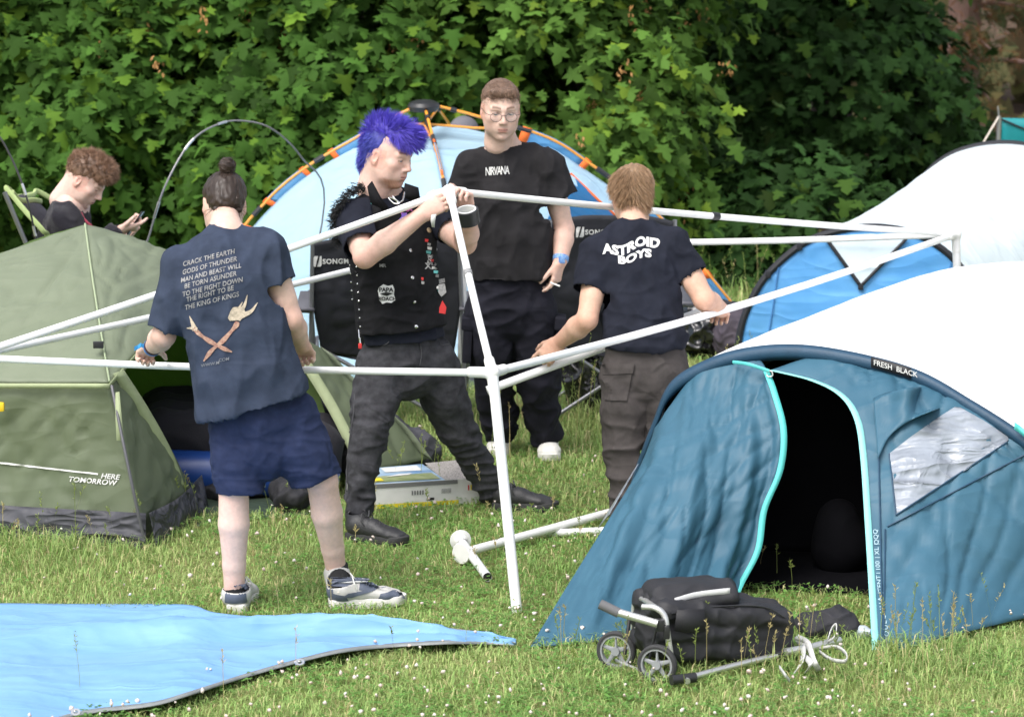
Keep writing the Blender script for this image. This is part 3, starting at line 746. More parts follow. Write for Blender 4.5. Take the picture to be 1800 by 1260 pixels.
    if samara:
        vis = np.nonzero(inview & (py < 420) & (py > 0))[0]; ch = r.choice(vis, min(samara, len(vis)), replace=False); Q = np.repeat(P[ch] + np.array((0, -.10, -.03)), 14, 0) + r.normal(size=(len(ch) * 14, 3)) * np.array((.022, .02, .045))
        M2 = leaf_frames(len(Q), r, np.tile((0, -1.0, 0), (len(Q), 1))); T_ = np.array([(0, 0, 0), (.010, -.012, 0), (.004, -.036, 0), (-.006, -.02, 0)])
        Vq = np.einsum('nij,kj->nki', M2, T_) + Q[:, None]; Fq = (np.arange(len(Q)) * 4)[:, None] + np.arange(4)[None]
        so = link('seed_clusters', npmesh(Vq.reshape(-1, 3), Fq), mat('samara_%d' % seed, (.42, .22, .07), .7, var=.35, vscale=30, translucent=.3), t, False); so['kind'] = 'stuff'
    return t
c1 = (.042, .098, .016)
tree('maple_tree', 'broad green maple behind the seated man and green tent', -3.2, 24.2, [((-3.3, 23.6, 1.1), (1.75, 2.0, 1.35), 3), ((-3.2, 24.2, 3.4), (2.4, 2.2, 2.6), 1.6)], c1, 15000, .120, (3.6, .16), 11, samara=18)
tree('maple_tree', 'green maple with dense drooping leaves behind the blue-haired man', -1.2, 24.0, [((-1.25, 23.5, 1.15), (1.55, 2.0, 1.4), 3), ((-1.2, 24.0, 3.6), (2.2, 2.2, 2.6), 1.6)], c1, 15000, .118, (3.6, .16), 12, samara=22)
tree('maple_tree', 'bright green maple with orange seed clusters at the end of the row', .35, 23.6, [((.20, 23.0, 1.05), (1.12, 1.7, 1.25), 3), ((.62, 22.9, .60), (.66, 1.3, .75), 1.0), ((.25, 23.8, 3.4), (1.9, 2.0, 2.5), 1.5)], (.066, .134, .023), 15000, .112, (3.6, .16), 13, samara=70, yellow=.16)
tree('maple_tree', 'dark shaded maple beyond the pale dome tent', 2.5, 27.0, [((2.3, 26.6, .75), (1.25, 1.7, 1.35), 3), ((3.35, 26.2, .30), (.70, 1.2, .42), .7), ((1.95, 22.75, .15), (1.0, 1.1, .70), 1.2), ((1.7, 26.6, 3.9), (2.0, 2.4, 2.9), 1.6)], (.021, .052, .012), 14500, .120, (4.2, .18), 14, samara=0, yellow=.06)  # leaf colour darkened to hold the shade this tree stands in
# far wood that closes the view
r = np.random.default_rng(77); n = 9000
P = np.stack([-9 + 18 * r.random(n), 30.0 + 6 * r.random(n), 5.2 * r.random(n) ** 1.3], 1); P = P[~((P[:, 0] > 3.0) & (P[:, 1] < 33.0))]
V, F, Cc, _m, _s2 = foliage(P, np.tile((0, -1.0, 0), (len(P), 1)), .34, r, (.040, .075, .024)); br_ = P[:, 0] > 2.6; Cc[br_] = Cc[br_] * .8 + np.array((.10, .055, .035))
tag(link('distant_wood', npmesh(V.reshape(-1, 3), F.reshape(-1, 3), colors=np.repeat(Cc, len(LV), 0)), M_leaf, None, False), 'dim tangle of leaves filling the wood behind the maples', 'wood', kind='stuff')
# pine with a reddish trunk
pt = thing('pine_tree', 'pine with reddish brown trunk and browning needles beyond the dark maple', 'tree', (3.86, 29.4, 0))
M_pbark = mat('pine_bark', (.13, .072, .055), .95, col2=(.24, .15, .125), vscale=9, stretch=(1, 1, .35), bump=1.0, bscale=28)
MB().tube([Vector((3.86 + .03 * math.sin(z), 29.4, z)) for z in np.linspace(-.05, 6.0, 12)], [.155 - .006 * i for i in range(12)], 14).build('trunk', M_pbark, pt)
r = np.random.default_rng(9); Pn, Dn = [], []
for k in range(34):
    z = .35 + 4.2 * r.random(); a = -1.9 + 2.6 * r.random(); L_ = .5 + .8 * r.random(); b0 = Vector((3.86, 29.4, z)); e = b0 + Vector((math.cos(a) * L_, math.sin(a) * L_ - .1, .10 - .25 * r.random()))
    MB().tube(spline([b0, b0.lerp(e, .5) + Vector((0, 0, .06)), e], 6), [.028 - .004 * i for i in range(6)], 6).build('limb', M_pbark, pt)
    for q in range(90):
        u = .25 + .8 * r.random(); c = np.array(b0.lerp(e, u)) + r.normal(size=3) * .10
        for _ in range(7): Pn.append(c); dv = r.normal(size=3); Dn.append(dv / np.linalg.norm(dv))
Pn, Dn = np.array(Pn), np.array(Dn); sd = np.cross(Dn, r.normal(size=Dn.shape)); sd /= np.linalg.norm(sd, axis=1)[:, None]
V = np.stack([Pn - sd * .004, Pn + sd * .004, Pn + Dn * .10], 1); F = np.arange(len(Pn) * 3).reshape(-1, 3); cl = np.repeat(r.random(len(Pn) // 7), 7)[:, None]
C = np.where(cl < .62, np.array((.075, .105, .040)), np.array((.22, .105, .045))) * (.7 + .6 * r.random((len(Pn), 1)))
o = link('needles', npmesh(V.reshape(-1, 3), F, colors=np.repeat(C, 3, 0)), M_grass, pt, False); o['kind'] = 'stuff'
# ================================================================ people
EYE = mat('eye', (1, 1, 1), .15, tint=True)
SKINM = mat('skin', (1, 1, 1), .52, tint=True, var=.07, vscale=60, bump=.12, bscale=350, subsurf=.12, spec=.35)
def body(parent, pieces, skin):
    """pieces: (V, Q) or (V, Q, C); one mesh"""
    Vs, Qs, Cs, o = [], [], [], 0
    for p in pieces:
        V, Q = p[0], p[1]; C = p[2] if len(p) > 2 else None
        if C is None:
            C = np.tile(np.array(skin), (len(V), 1)); nz = vnoise(V, 22, 3)
            C = C * (1 + .05 * nz[:, None]); C[:, 1] *= 1 - .05 * np.clip(vnoise(V, 14, 8), 0, 1); 
        Vs.append(V); Qs.append(Q + o); Cs.append(C); o += len(V)
    me = npmesh(np.concatenate(Vs), np.concatenate(Qs), colors=np.concatenate(Cs))
    return link('body', me, SKINM, parent)
def core(nk, sl, sr, hip, hd, side=(1, 0, 0)):
    """the trunk under the clothes, neck included"""
    nk, sl, sr, hip, hd = map(Vector, (nk, sl, sr, hip, hd)); T = SDF(); mid = (sl + sr) / 2
    T.cone(nk.lerp(mid, .9), nk.lerp(hip, .5), (.11, .06), (.10, .065), side, .03).cone(nk.lerp(hip, .5), hip, (.10, .065), (.11, .07), side, .03)
    T.cone(nk, sl, .045, .038, None, .03).cone(nk, sr, .045, .038, None, .03).cone(nk + (nk - hd) * .25, hd, .062, .055, None, .03)
    return T
def redden(V, Q, spots, skin):
    C = np.tile(np.array(skin), (len(V), 1)); red = np.array((skin[0] * 1.02, skin[1] * .72, skin[2] * .66))
    C *= (1 + .06 * vnoise(V, 25, 2))[:, None]
    for c, r, a in spots:
        w = (a * np.exp(-((V - np.array(c)) ** 2).sum(1) / r ** 2))[:, None]; C = C * (1 - w) + red * w
    return V, Q, C
def tee(name, parent, m, torso, side, sleeves, neck, shoulders, neckcut, hemcut, folds, h=.0075, extra=None, nk=.062):
    S = SDF()
    for i in range(len(torso) - 1):
        S.cone(torso[i][0], torso[i + 1][0], torso[i][1:], torso[i + 1][1:], side, .02)
    for sh, e, r0, r1 in sleeves:
        sh, e = Vector(sh), Vector(e); S.cone(sh, e, r0, r1, None, .035)
        S.cut(e, e - sh, r1 * 1.6)
    for sh, r in shoulders: S.cone(neck, sh, nk, r, None, .04)
    S.cut(*neckcut); S.cut(*hemcut)
    if extra: extra(S)
    return garment(name, parent, S, m, h, folds)
def trousers(name, parent, m, pelvis, legs, side, waistcut, folds, h=.0075):
    """pelvis: list (pt, rx, ry); legs: list of chains [(pt, r or (rx, ry))...]; the last point of each is its hem"""
    S = SDF()
    for i in range(len(pelvis) - 1): S.cone(pelvis[i][0], pelvis[i + 1][0], pelvis[i][1:], pelvis[i + 1][1:], side, .02)
    for ch in legs:
        for (a, ra), (b, rb) in zip(ch[:-1], ch[1:]): S.cone(a, b, ra, rb, side if isinstance(ra, tuple) else None, .012)
        (a, ra), (b, rb) = ch[-2], ch[-1]; d = (Vector(b) - Vector(a)).normalized()
        S.cut(b, d, (max(rb) if isinstance(rb, tuple) else rb) * 1.6)
    S.cut(*waistcut)
    return garment(name, parent, S, m, h, folds)
def shoe(parent, heel, d, mu, ms, ln=.29, wd=.098, ankle=None, coll=.11, name='shoe', solet=.030, toe_h=.030, pitch=0.0, label=None, laces=None, ra=.042):
    """heel: ground point under the heel; d: pointing direction on the ground"""
    heel = Vector(heel); d = Vector((d[0], d[1], 0)).normalized(); s = Vector((d.y, -d.x, 0)); up = Vector((0, 0, 1))
    if pitch: up2 = (up * math.cos(pitch) + d * math.sin(pitch)); d = (d * math.cos(pitch) - up * math.sin(pitch)); up = up2
    prof = ((0, .026), (.012, .034), (.05, .036), (.11, .033), (.17, .042), (.21, .047), (.25, .043), (.275, .030), (.29, .008))
    k, kw = ln / .29, wd / .098
    out = [(x * k, w * kw) for x, w in prof] + [(x * k, -w * kw) for x, w in reversed(prof)]
    mb = MB(); n = len(out)
    ring = lambda z, g: [heel + d * (x - .145 * k) * g + d * .145 * k + s * w * g + up * (z + max(0, x / k - .2) * .12) for x, w in out]
    V = ring(.0, .97) + ring(.006, 1.0) + ring(solet, 1.0) + ring(solet + .004, .96)
    F = [(j * n + i, j * n + (i + 1) % n, (j + 1) * n + (i + 1) % n, (j + 1) * n + i) for j in range(3) for i in range(n)] + [tuple(range(n - 1, -1, -1)), tuple(range(3 * n, 4 * n))]
    mb.add(V, F)
    S = SDF(); z = solet
    P = lambda x, zz: heel + d * x * k + up * zz
    S.cone(P(.035, z + .030), P(.12, z + .028), (.034 * kw, .036), (.035 * kw, .040), s, .02)
    S.cone(P(.12, z + .026), P(.21, z + .012), (.036 * kw, .040), (.045 * kw, .026), s, .02)
    S.cone(P(.21, z + .012), P(.25, z + .006), (.045 * kw, toe_h * .9), (.038 * kw, toe_h * .75), s, .015)
    top = Vector(ankle) if ankle is not None else P(.05, .12)
    S.cone(P(.05, z + .04), P(.05, z + .04).lerp(top, 1.0), ra, ra * .98, None, .03)
    S.cut(P(.05, coll), up * 1.0 - d * .18, .075)
    so = Vector((0, 0, 0))
    u = garment(name, parent, S, mu, .005, (), 1, .003)
    if label: u['label'] = label
    mb.build('sole', ms, u)
    if laces:
        lb = MB()
        for i in range(5):
            x = .105 + i * .022; zz = z + .073 - i * .008 
            lb.tube([P(x, zz - .012) + s * .024, P(x + .006, zz + .001), P(x + .012, zz - .014) - s * .024], .0032, 5)
            lb.tube([P(x + .012, zz - .012) + s * .024, P(x + .006, zz + .002), P(x, zz - .012) - s * .024], .0032, 5)
        for q in (-1, 1): lb.tube([P(.10, z + .075), P(.085, z + .095) + s * q * .03, P(.09, z + .07) + s * q * .05, P(.10, z + .045) + s * q * .045], .0032, 5)
        lb.build('laces', laces, u)
    return u
SK = (.64, .445, .365)
cotton = dict(rough=.9, spec=.12, bump=.10, bscale=420, bump2=(.6, 6, .022), crease=(.20, .8, .012))
M_navy = mat('navy_cotton', (.036, .047, .076), var=.16, vscale=14, **cotton)
M_short = mat('blue_jersey', (.025, .034, .078), var=.14, vscale=30, **cotton)
M_black = mat('black_cotton', (.021, .020, .0215), var=.2, vscale=12, **cotton)
M_blackn = mat('blue_black_cotton', (.015, .017, .026), var=.2, vscale=14, **cotton)
M_denim = mat('black_denim', (.043, .043, .048), .85, var=.35, vscale=22, spec=.15, bump=.25, bscale=500, bump2=(.6, 11, .02), crease=(.25, 1.1, .012), weave=.2, wscale=700)
M_vest = mat('black_vest_denim', (.011, .011, .0125), .85, var=.25, vscale=18, spec=.15, bump=.25, bscale=450, bump2=(.7, 9, .02), weave=.2, wscale=650)
M_cargo = mat('black_cargo_cloth', (.012, .012, .018), .85, var=.2, vscale=16, spec=.15, bump=.1, bscale=500, bump2=(.6, 8, .02), crease=(.25, .9, .012))
M_greyp = mat('charcoal_canvas', (.062, .055, .053), .9, var=.16, vscale=20, spec=.12, bump=.2, bscale=500, bump2=(.6, 10, .02), crease=(.25, 1.0, .012))
M_fleece = mat('black_fleece', (.016, .015, .020), .95, var=.2, vscale=40, spec=.08, bump=.5, bscale=260, sheen=.2)
M_print = mat('grey_print', (.27, .265, .265), .85, var=.35, vscale=90)
M_white = mat('white_print', (.64, .64, .62), .8, var=.10, vscale=90)
M_wsole = mat('white_rubber', (.66, .64, .60), .6, var=.12, vscale=30)
M_gleath = mat('pale_grey_leather', (.47, .46, .43), .55, var=.08, vscale=30, bump=.1, bscale=200)
M_nleath = mat('slate_leather', (.085, .10, .14), .55, var=.1, vscale=30, bump=.1, bscale=200)
M_bleath = mat('black_leather', (.026, .026, .028), .5, var=.25, vscale=25, bump=.25, bscale=160)
M_bsole = mat('black_rubber', (.030, .030, .031), .7, var=.2, vscale=30)
M_lace = mat('black_lace', (.012, .012, .013), .85)
M_glace = mat('charcoal_lace', (.055, .055, .058), .85)
M_wlace = mat('white_lace', (.65, .64, .60), .85)
M_sock = mat('black_sock', (.014, .014, .015), .95, bump=.3, bscale=400)
M_silver = mat('polished_steel', (.7, .7, .7), .25, metal=1.0)

# ---------------------------------------------------------------- man with a bun, seen from behind, at the left end of the frame
YL = 13.08
pl = thing('person', 'man with a small hair bun in navy tour T-shirt and blue shorts, seen from behind', 'person', G(500, 1065))
L = dict(hd=U(394, 361, 13.36), nk=U(397, 402, 13.20), shl=U(322, 468, 13.12), shr=U(470, 445, 13.12), ell=U(288, 590, 13.10), wrl=U(268, 610, 13.28),
         elr=U(511, 562, 13.10), wrr=U(530, 606, 13.26), hl=U(412, 735, YL), hr=U(505, 725, YL + .02), kl=U(411, 855, 13.06), kr=U(566, 845, 13.12),
         al=U(412, 1045, 13.10), ar=U(592, 1008, 13.28))
A = SDF(); limb_arm(A, L['shl'], L['ell'], L['wrl'], (.055, .049, .047, .031)); hand(A, L['wrl'], (-.30, .62, -.28), (.1, -.45, -1), 'L', (50, 85, 65), .6, (.7, .75, .05), 10, 1.05)
Br = SDF(); limb_arm(Br, L['shr'], L['elr'], L['wrr'], (.055, .051, .049, .032)); hand(Br, L['wrr'], (.10, .60, -.36), (-.1, -.5, -1), 'R', (50, 85, 65), .6, (.7, .75, .05), 10, 1.05)
Lg = SDF()
limb_leg(Lg, L['hl'], L['kl'], L['al'], (.085, .062, .060, .040)); limb_leg(Lg, L['hr'], L['kr'], L['ar'], (.085, .063, .061, .040))
T = core(L['nk'], L['shl'], L['shr'], U(455, 700, YL), L['hd'])
hv = make_head(L['hd'], (-.22, .86, -.42), (0, .3, 1), SK, (.05, .03, .02), 1.04, flush=.3, stub=.3)
ml = Lg.mesh(.006)
body(pl, [hv[:3], redden(*A.mesh(.0042), [(L['ell'], .05, .6), (L['wrl'], .08, .35)], SK), redden(*Br.mesh(.0042), [(L['elr'], .06, .6), (L['wrr'], .09, .5)], SK),
          redden(*ml, [(L['kl'], .09, .35), (L['kr'], .09, .35), (L['al'], .08, .5), (L['ar'], .08, .5)], (.70, .50, .42)), T.mesh(.012)], SK)
HM = hairmat('dark_brown_hair', (.050, .032, .024))
def capL(S):
    S.ell((0, -.022, .042), (.081, .102, .083)).ell((0, -.062, -.012), (.064, .060, .052), k=.03).ell((0, .03, .055), (.070, .065, .058), k=.03)
def fnL(P, N):
    tgt = np.array((0, -.088, .100)); d = tgt - P; d /= np.linalg.norm(d, axis=1)[:, None]; return d * .9 + N * .10, .042, (0, 0, 0)
hair('hair', pl, L['hd'], hv[3], HM, capL, fnL, 6500, .0018, 1.04, 3, .004, 90, hcap=.005, region=lambda V: V[:, 2] > -.05)
def capB(S): S.ell((0, -.095, .128), (.030, .028, .030)).cone((0, -.075, .100), (0, -.092, .118), .018, .02)
def fnB(P, N):
    c = np.array((0, -.095, .128)); d = np.cross(P - c, (0.3, -.6, .8)); return d / (np.linalg.norm(d, axis=1)[:, None] + 1e-9) + N * .08, .026, -N * .9
hair('hair_bun', pl, L['hd'], hv[3], HM, capB, fnB, 900, .0025, 1.04, 5, .004, 120)
def fnW(P, N): return N * .8 + np.array((0, -.3, -.5)), .05, (0, 0, -.6)
def capW(S): S.cone((-.045, -.085, -.045), (.045, -.085, -.045), .012, .012)
hair('neck_curls', pl, L['hd'], hv[3], HM, capW, fnW, 130, .0018, 1.04, 6, 0)
MB().tube([Vector(to_world([p], L['hd'], hv[3], 1.04)[0]) for p in ((-.02, -.085, .103), (0, -.07, .112), (.02, -.085, .103), (0, -.10, .095), (-.02, -.085, .103))], .006, 6).build('hair_tie', M_lace, pl)
hemn = (.27, 0, -.96)
shirtL = tee('t_shirt', pl, M_navy, [(U(397, 450, 13.12), .175, .105), (U(404, 500, 13.08), .205, .125), (U(420, 590, 13.06), .195, .13), (U(436, 660, 13.05), .205, .14), (U(452, 730, 13.05), .232, .155), (U(455, 760, 13.05), .234, .156)],
    (1, .05, 0), [(L['shl'] + Vector((.006, 0, 0)), L['shl'].lerp(L['ell'], .92), .080, .078), (L['shr'], U(496, 500, 13.10), .082, .068)], L['nk'] + Vector((0, -.02, -.03)), [(L['shl'], .068), (L['shr'], .070)],
    (L['nk'] + Vector((0, .012, .018)), (-.05, .30, 1), .12), (U(448, 712, 13.05), hemn, .34),
    [(.020, 3.0, (2.2, 1, .55), 2.0, 4), (.010, 7, (1.8, 1, .6), 2, 9), (.012, 10, (1, 1, 1.6), 2, 2, blob(L['shr'] + Vector((-.06, 0, -.12)), .12)), (.012, 9, (1, 1, 1.6), 2, 5, blob(L['shl'] + Vector((.08, 0, -.13)), .13))])
S = SDF()
for a, b in zip([(U(440, 680, YL), .165, .12), (U(455, 735, YL), .182, .132), (U(460, 785, YL), .155, .115)], [(U(455, 735, YL), .182, .132), (U(460, 785, YL), .155, .115), (U(464, 800, YL), .12, .10)]): S.cone(a[0], b[0], a[1:], b[1:], (1, 0, 0), .02)
for ch in ([(L['hl'], .108), (U(417, 800, YL), .108), (U(424, 885, 13.06), .090)], [(L['hr'], .112), (U(528, 790, YL + .02), .116), (U(572, 868, 13.11), .092)]):
    for (a, ra), (b, rb) in zip(ch[:-1], ch[1:]): S.cone(a, b, ra, rb, None, .015)
S.cut(U(423, 866, 13.06), (.04, 0, -1), .17); S.cut(U(562, 842, 13.10), (.36, 0, -.93), .17); S.cut(U(440, 660, YL), (0, 0, 1), .3)
garment('shorts', pl, S, M_short, .0075, [(.009, 5, (1.4, 1, .6), 2, 7), (.006, 12, (1, 1, 1.8), 2, 3)])
# the print on the back
bv = bvh_of(shirtL)
lines = ['CRACK THE EARTH', 'GODS OF THUNDER', 'MAN AND BEAST WILL', 'BE TORN ASUNDER', 'TO THE FIGHT DOWN', 'THE RIGHT TO BE', 'THE KING OF KINGS']
for i, t in enumerate(lines):
    px, py = ((366, 453), (368, 467), (371, 480), (371, 492.5), (375, 505), (371, 517), (374, 529.5))[i]
    me = text_mesh(t, .0245, .014, spacing=1.02)
    stick(me, bv, U(px, py, 13.0), (.92, 0, .23), (0, 0, 1.1), (0, 1, -.16), .004)
    link('lettering', me, M_print, shirtL, False)
M_fade = mat('faded_print', (.16, .17, .19), .8)
for t, px, py in (('WWW.M', 372, 640), ('.COM', 396, 632)): me = text_mesh(t, .018, .004); stick(me, bv, U(px, py, 13.0), (1, 0, .18), (0, 0, 1), (0, 1, -.16), .004); link('lettering', me, M_fade, shirtL, False)
M_bone = mat('bone_print', (.45, .30, .22), .8, var=.5, vscale=70, col2=(.22, .09, .07)); M_horn = mat('horn_print', (.50, .42, .32), .8, var=.3, vscale=80)
def ribbon(pts, ws):
    P = spline([(x, y, 0) for x, y in pts], 22); V = []; 
    for i, p in enumerate(P):
        d = (P[min(i + 1, 21)] - P[max(i - 1, 0)]).normalized(); n = Vector((-d.y, d.x, 0)); t = i / 21 * (len(ws) - 1); j = min(int(t), len(ws) - 2); w = ws[j] + (ws[j + 1] - ws[j]) * (t - j)
        V += [p + n * w, p - n * w]
    return mesh(V, [(2 * i, 2 * i + 1, 2 * i + 3, 2 * i + 2) for i in range(21)])
def art(pts, ws, m):       # points in photo pixels around (390,585)
    sc_ = 1 / 443.0
    me = ribbon([((x - 390) * sc_, (585 - y) * sc_) for x, y in pts], [w * sc_ for w in ws])
    stick(me, bv, U(390, 585, 13.0), (1, 0, 0), (0, 0, 1), (0, 1, -.16), .004, .02); link('print', me, m, shirtL, False)
art([(343, 577), (360, 592), (385, 607), (410, 618)], [3, 4, 2.5, 4.5, 2.5, 4, 1], M_bone)
art([(360, 634), (375, 615), (395, 598), (415, 575), (420, 566)], [1, 4, 2.5, 4.5, 2.5, 5, 3], M_bone)
art([(405, 562), (418, 553), (432, 548)], [3, 13, 7], M_horn); art([(418, 552), (430, 540), (436, 520)], [5, 3, .5], M_horn); art([(425, 556), (442, 548), (453, 533)], [5, 3, .5], M_horn); art([(408, 556), (420, 545), (428, 532)], [4, 2.5, .5], M_horn)
art([(336, 556), (341, 568), (346, 580)], [.5, 3, 5], M_horn); art([(330, 577), (340, 577), (350, 579)], [.5, 2.5, 3], M_horn)
# socks, trainers, wristbands
for an, hp, d, cl in ((L['al'], G(414, 1079), (.10, 1), .095), (L['ar'], G(578, 1068), (1, .18), .095)):
    an = Vector(an); base = Vector((hp.x, hp.y, 0)) + Vector((*Vector(d).normalized() * .05, 0))
    MB().tube([base + Vector((0, 0, .05)), base.lerp(an, .55) + Vector((0, 0, .03)), an + Vector((0, 0, .03))], [.046, .0455, .0460], 18).build('sock', M_sock, pl)
    u = shoe(pl, hp, d, M_gleath, M_wsole, .31, .108, an, cl, 'trainer', .034, .034, 0, 'pale grey and slate high trainer with white sole', M_wlace, .054)
    bz = bvh_of(u); dd = Vector((d[0], d[1], 0)).normalized(); ss = Vector((dd.y, -dd.x, 0))
    for nm, outl, mm, vd, vx in (('heel_patch', [(-.045, -.04), (.045, -.04), (.038, .035), (-.038, .035)], M_nleath, dd, ss),):
        me = mesh([(x, y, 0) for x, y in outl], [(0, 1, 2, 3)]); stick(me, bz, hp + Vector((0, 0, .082)), vx, (0, 0, 1), vd, .002, .01); link(nm, me, mm, u, False)
    me = text_mesh('NIKE', .032, .014); stick(me, bz, hp + Vector((0, 0, .098)), ss, (0, 0, 1), dd, .0045, .008); link('lettering', me, M_white, u, False)
    # slate panels and swoosh on the camera-facing side
    vd = -ss if ss.y < 0 else ss
    if abs(dd.x) > .5:
        for outl in ([(.0, .034), (.075, .034), (.06, .058), (.0, .07)], [(.19, .036), (.30, .036), (.285, .062), (.25, .068), (.20, .060)], [(.115, .078), (.15, .070), (.20, .086), (.16, .108), (.125, .115)]):
            me = mesh([(x, y, 0) for x, y in outl], [tuple(range(len(outl)))]); stick(me, bz, hp, dd, (0, 0, 1), vd, .0022, .012); link('panel', me, M_nleath, u, False)
        P = [(.045, .052), (.085, .048), (.15, .066), (.225, .088), (.15, .078), (.10, .070), (.07, .068)]
        me = mesh([(x, y, 0) for x, y in P], [(0, 1, 6), (1, 5, 6), (1, 2, 5), (2, 4, 5), (2, 3, 4)]); stick(me, bz, hp, dd, (0, 0, 1), vd, .004, .012); link('side_stripe', me, M_nleath, u, False)
for q, (c, col) in enumerate((((0, 0), (.02, .25, .60)), ((.012, .008), (.06, .02, .10)), ((.024, .0), (.012, .012, .014)))):
    w = Vector(L['wrl']) - (Vector(L['wrl']) - Vector(L['ell'])).normalized() * c[0]; ax = (Vector(L['wrl']) - Vector(L['ell'])).normalized()
    MB().lathe(w - ax * .006, ax, [(0, .0325), (.002, .037), (.010, .037), (.012, .0325)], 16).build('wristband', mat('wristband_%d' % q, col, .6), pl)
w = Vector(L['wrl']); MB().grid([[w + Vector((-.03 - .013 * i, -.02 - .006 * (i % 2), .004 + .008 * math.sin(i * 1.7) + z)) for i in range(4)] for z in (.009, -.007)]).build('wristband_tail', mat('ribbon_blue', (.05, .30, .62), .5), pl)

# ---------------------------------------------------------------- man with blue hair at the peak of the frame
YB = 14.78
pb = thing('person', 'man with tall bright blue hair in patched black denim vest and black jeans', 'person', G(760, 925))
B = dict(hd=U(682, 274, 14.74), nk=U(678, 338, 14.80), shr=U(622, 388, 14.66), shl=U(762, 383, 14.90), elr=U(641, 452, 14.44), wrr=U(740, 379, 14.44),
         ell=U(818, 428, 14.72), wrl=U(824, 378, 14.56), hr=U(672, 640, 14.74), hl=U(760, 635, 14.84), kr=U(648, 762, 14.58), kl=U(806, 760, 14.93), ar=U(626, 900, 14.50), al=U(866, 862, 15.06))
SB = (.62, .42, .345)
A = SDF(); limb_arm(A, B['shr'], B['elr'], B['wrr'], (.058, .052, .052, .033)); hand(A, B['wrr'], (.85, .1, .55), (.35, .9, -.1), 'R', (35, 55, 40), .5, (.6, .7, .5), 20, 1.08)
Br = SDF(); limb_arm(Br, B['shl'], B['ell'], B['wrl'], (.056, .052, .054, .034)); hand(Br, B['wrl'], (-.16, -.1, .9), (-.5, -.75, 0), 'L', (50, 60, 40), .8, (.6, .6, .6), 25, 1.08, each=((20, 25, 15), (45, 60, 40), (55, 65, 45), (60, 65, 45)))
T = core(B['nk'], B['shl'], B['shr'], U(715, 620, YB), B['hd'], (.82, .5, 0))
limb_leg(T, B['hr'], B['kr'], B['ar'], (.065, .040, .038, .028)); limb_leg(T, B['hl'], B['kl'], B['al'], (.065, .040, .038, .028))
hv = make_head(B['hd'], (.82, -.52, -.20), (.12, 0, 1), (.64, .43, .36), (.30, .14, .07), 1.10, flush=.45, beard=((.33, .12, .04), .75), eye_open=.0016, mouth_open=.0025, jaw=1.06)
body(pb, [hv[:3], redden(*A.mesh(.0042), [(B['elr'], .07, .55), (B['wrr'], .08, .3)], SB), redden(*Br.mesh(.0042), [(B['ell'], .07, .5), (B['wrl'], .09, .45)], SB), T.mesh(.012)], SB)
eyes(pb, B['hd'], hv[3], 1.10, (.10, .16, .22), (0, .9, -.4))
HB = hairmat('electric_blue_hair', (.105, .078, .53), .55); HB2 = hairmat('deep_blue_hair', (.05, .06, .38), .55)
def capM(S):
    S.cone((0, .070, .088), (0, -.050, .098), (.056, .034), (.056, .040), (1, 0, 0), .03); S.ell((0, .045, .105), (.054, .070, .036), k=.03); S.ell((0, .098, .078), (.044, .024, .026), k=.02); S.ell((0, -.082, .03), (.056, .034, .085), k=.03); S.ell((0, -.088, -.045), (.046, .026, .045), k=.02)
def fnM(P, N):
    up = np.clip((P[:, 2] - .03) / .08, 0, 1)[:, None]; fr = np.clip(P[:, 1] / .08, 0, 1)[:, None]; d = N * .40 + np.array((0, -.05, .80)) * up * (1 - fr) + np.array((0, .95, .10)) * up * fr + np.array((0, -.15, -.85)) * (1 - up) + .95 * np.stack([vnoise(P, 34, 2), vnoise(P, 34, 3), vnoise(P, 34, 5)], 1)
    return d, .022 + .024 * up[:, 0], np.stack([.5 * vnoise(P, 30, 4), .45 + .3 * vnoise(P, 25, 6), -.25 + 0 * up[:, 0]], 1)
hair('mohawk', pb, B['hd'], hv[3], HB, capM, fnM, 9000, .0020, 1.10, 11, .010, 45, jit=.10)
def capS(S):
    S.ell((0, -.026, .038), (.079, .097, .080)); S.ell((0, -.075, -.030), (.056, .040, .062), k=.03)
    S.ell((0, .115, .02), (.2, .070, .062), k=.004, sub=True); S.ell((0, .03, -.075), (.2, .075, .085), k=.004, sub=True)
def fnS(P, N): return N * .35 + np.array((0, -.5, -.75)), .028, (0, -.1, -.3)
hair('side_hair', pb, B['hd'], hv[3], HB2, capS, fnS, 5000, .0018, 1.10, 12, .002, 80)
vd = (.82, .5, 0)
teeB = tee('t_shirt', pb, M_blackn, [(U(680, 395, YB), .165, .10), (U(690, 450, YB), .185, .115), (U(700, 540, YB), .178, .115), (U(712, 600, YB), .182, .12), (U(712, 640, YB), .182, .12)], vd,
    [(B['shr'] + Vector((0, 0, .004)), B['shr'].lerp(B['elr'], .72), .082, .080), (B['shl'], B['shl'].lerp(B['ell'], .55), .076, .072)], B['nk'] + Vector((0, 0, -.03)), [(B['shl'], .066), (B['shr'], .070)],
    (B['nk'] + Vector((0, -.01, .012)), (.1, -.35, 1), .115), (U(708, 598, YB), (.05, 0, -1), .33), [(.014, 6, (1.4, 1, .7), 2, 14), (.010, 10, (1, 1, 1.5), 2, 5, blob(U(600, 420, 14.6), .12))])
vest = SDF()
for a, b in zip([(U(678, 372, YB), .150, .105), (U(688, 430, YB), .200, .130), (U(696, 500, YB), .200, .132), (U(706, 575, YB), .205, .138)], [(U(688, 430, YB), .200, .130), (U(696, 500, YB), .200, .132), (U(706, 575, YB), .205, .138), (U(706, 620, YB), .205, .138)]):
    vest.cone(a[0], b[0], a[1:], b[1:], vd, .04)
vest.cone(B['nk'] + Vector((0, 0, -.035)), B['shr'] + Vector((.035, .03, .004)), .074, .086, None, .04).cone(B['nk'] + Vector((0, 0, -.035)), B['shl'] + Vector((-.035, -.02, .0)), .072, .074, None, .04)
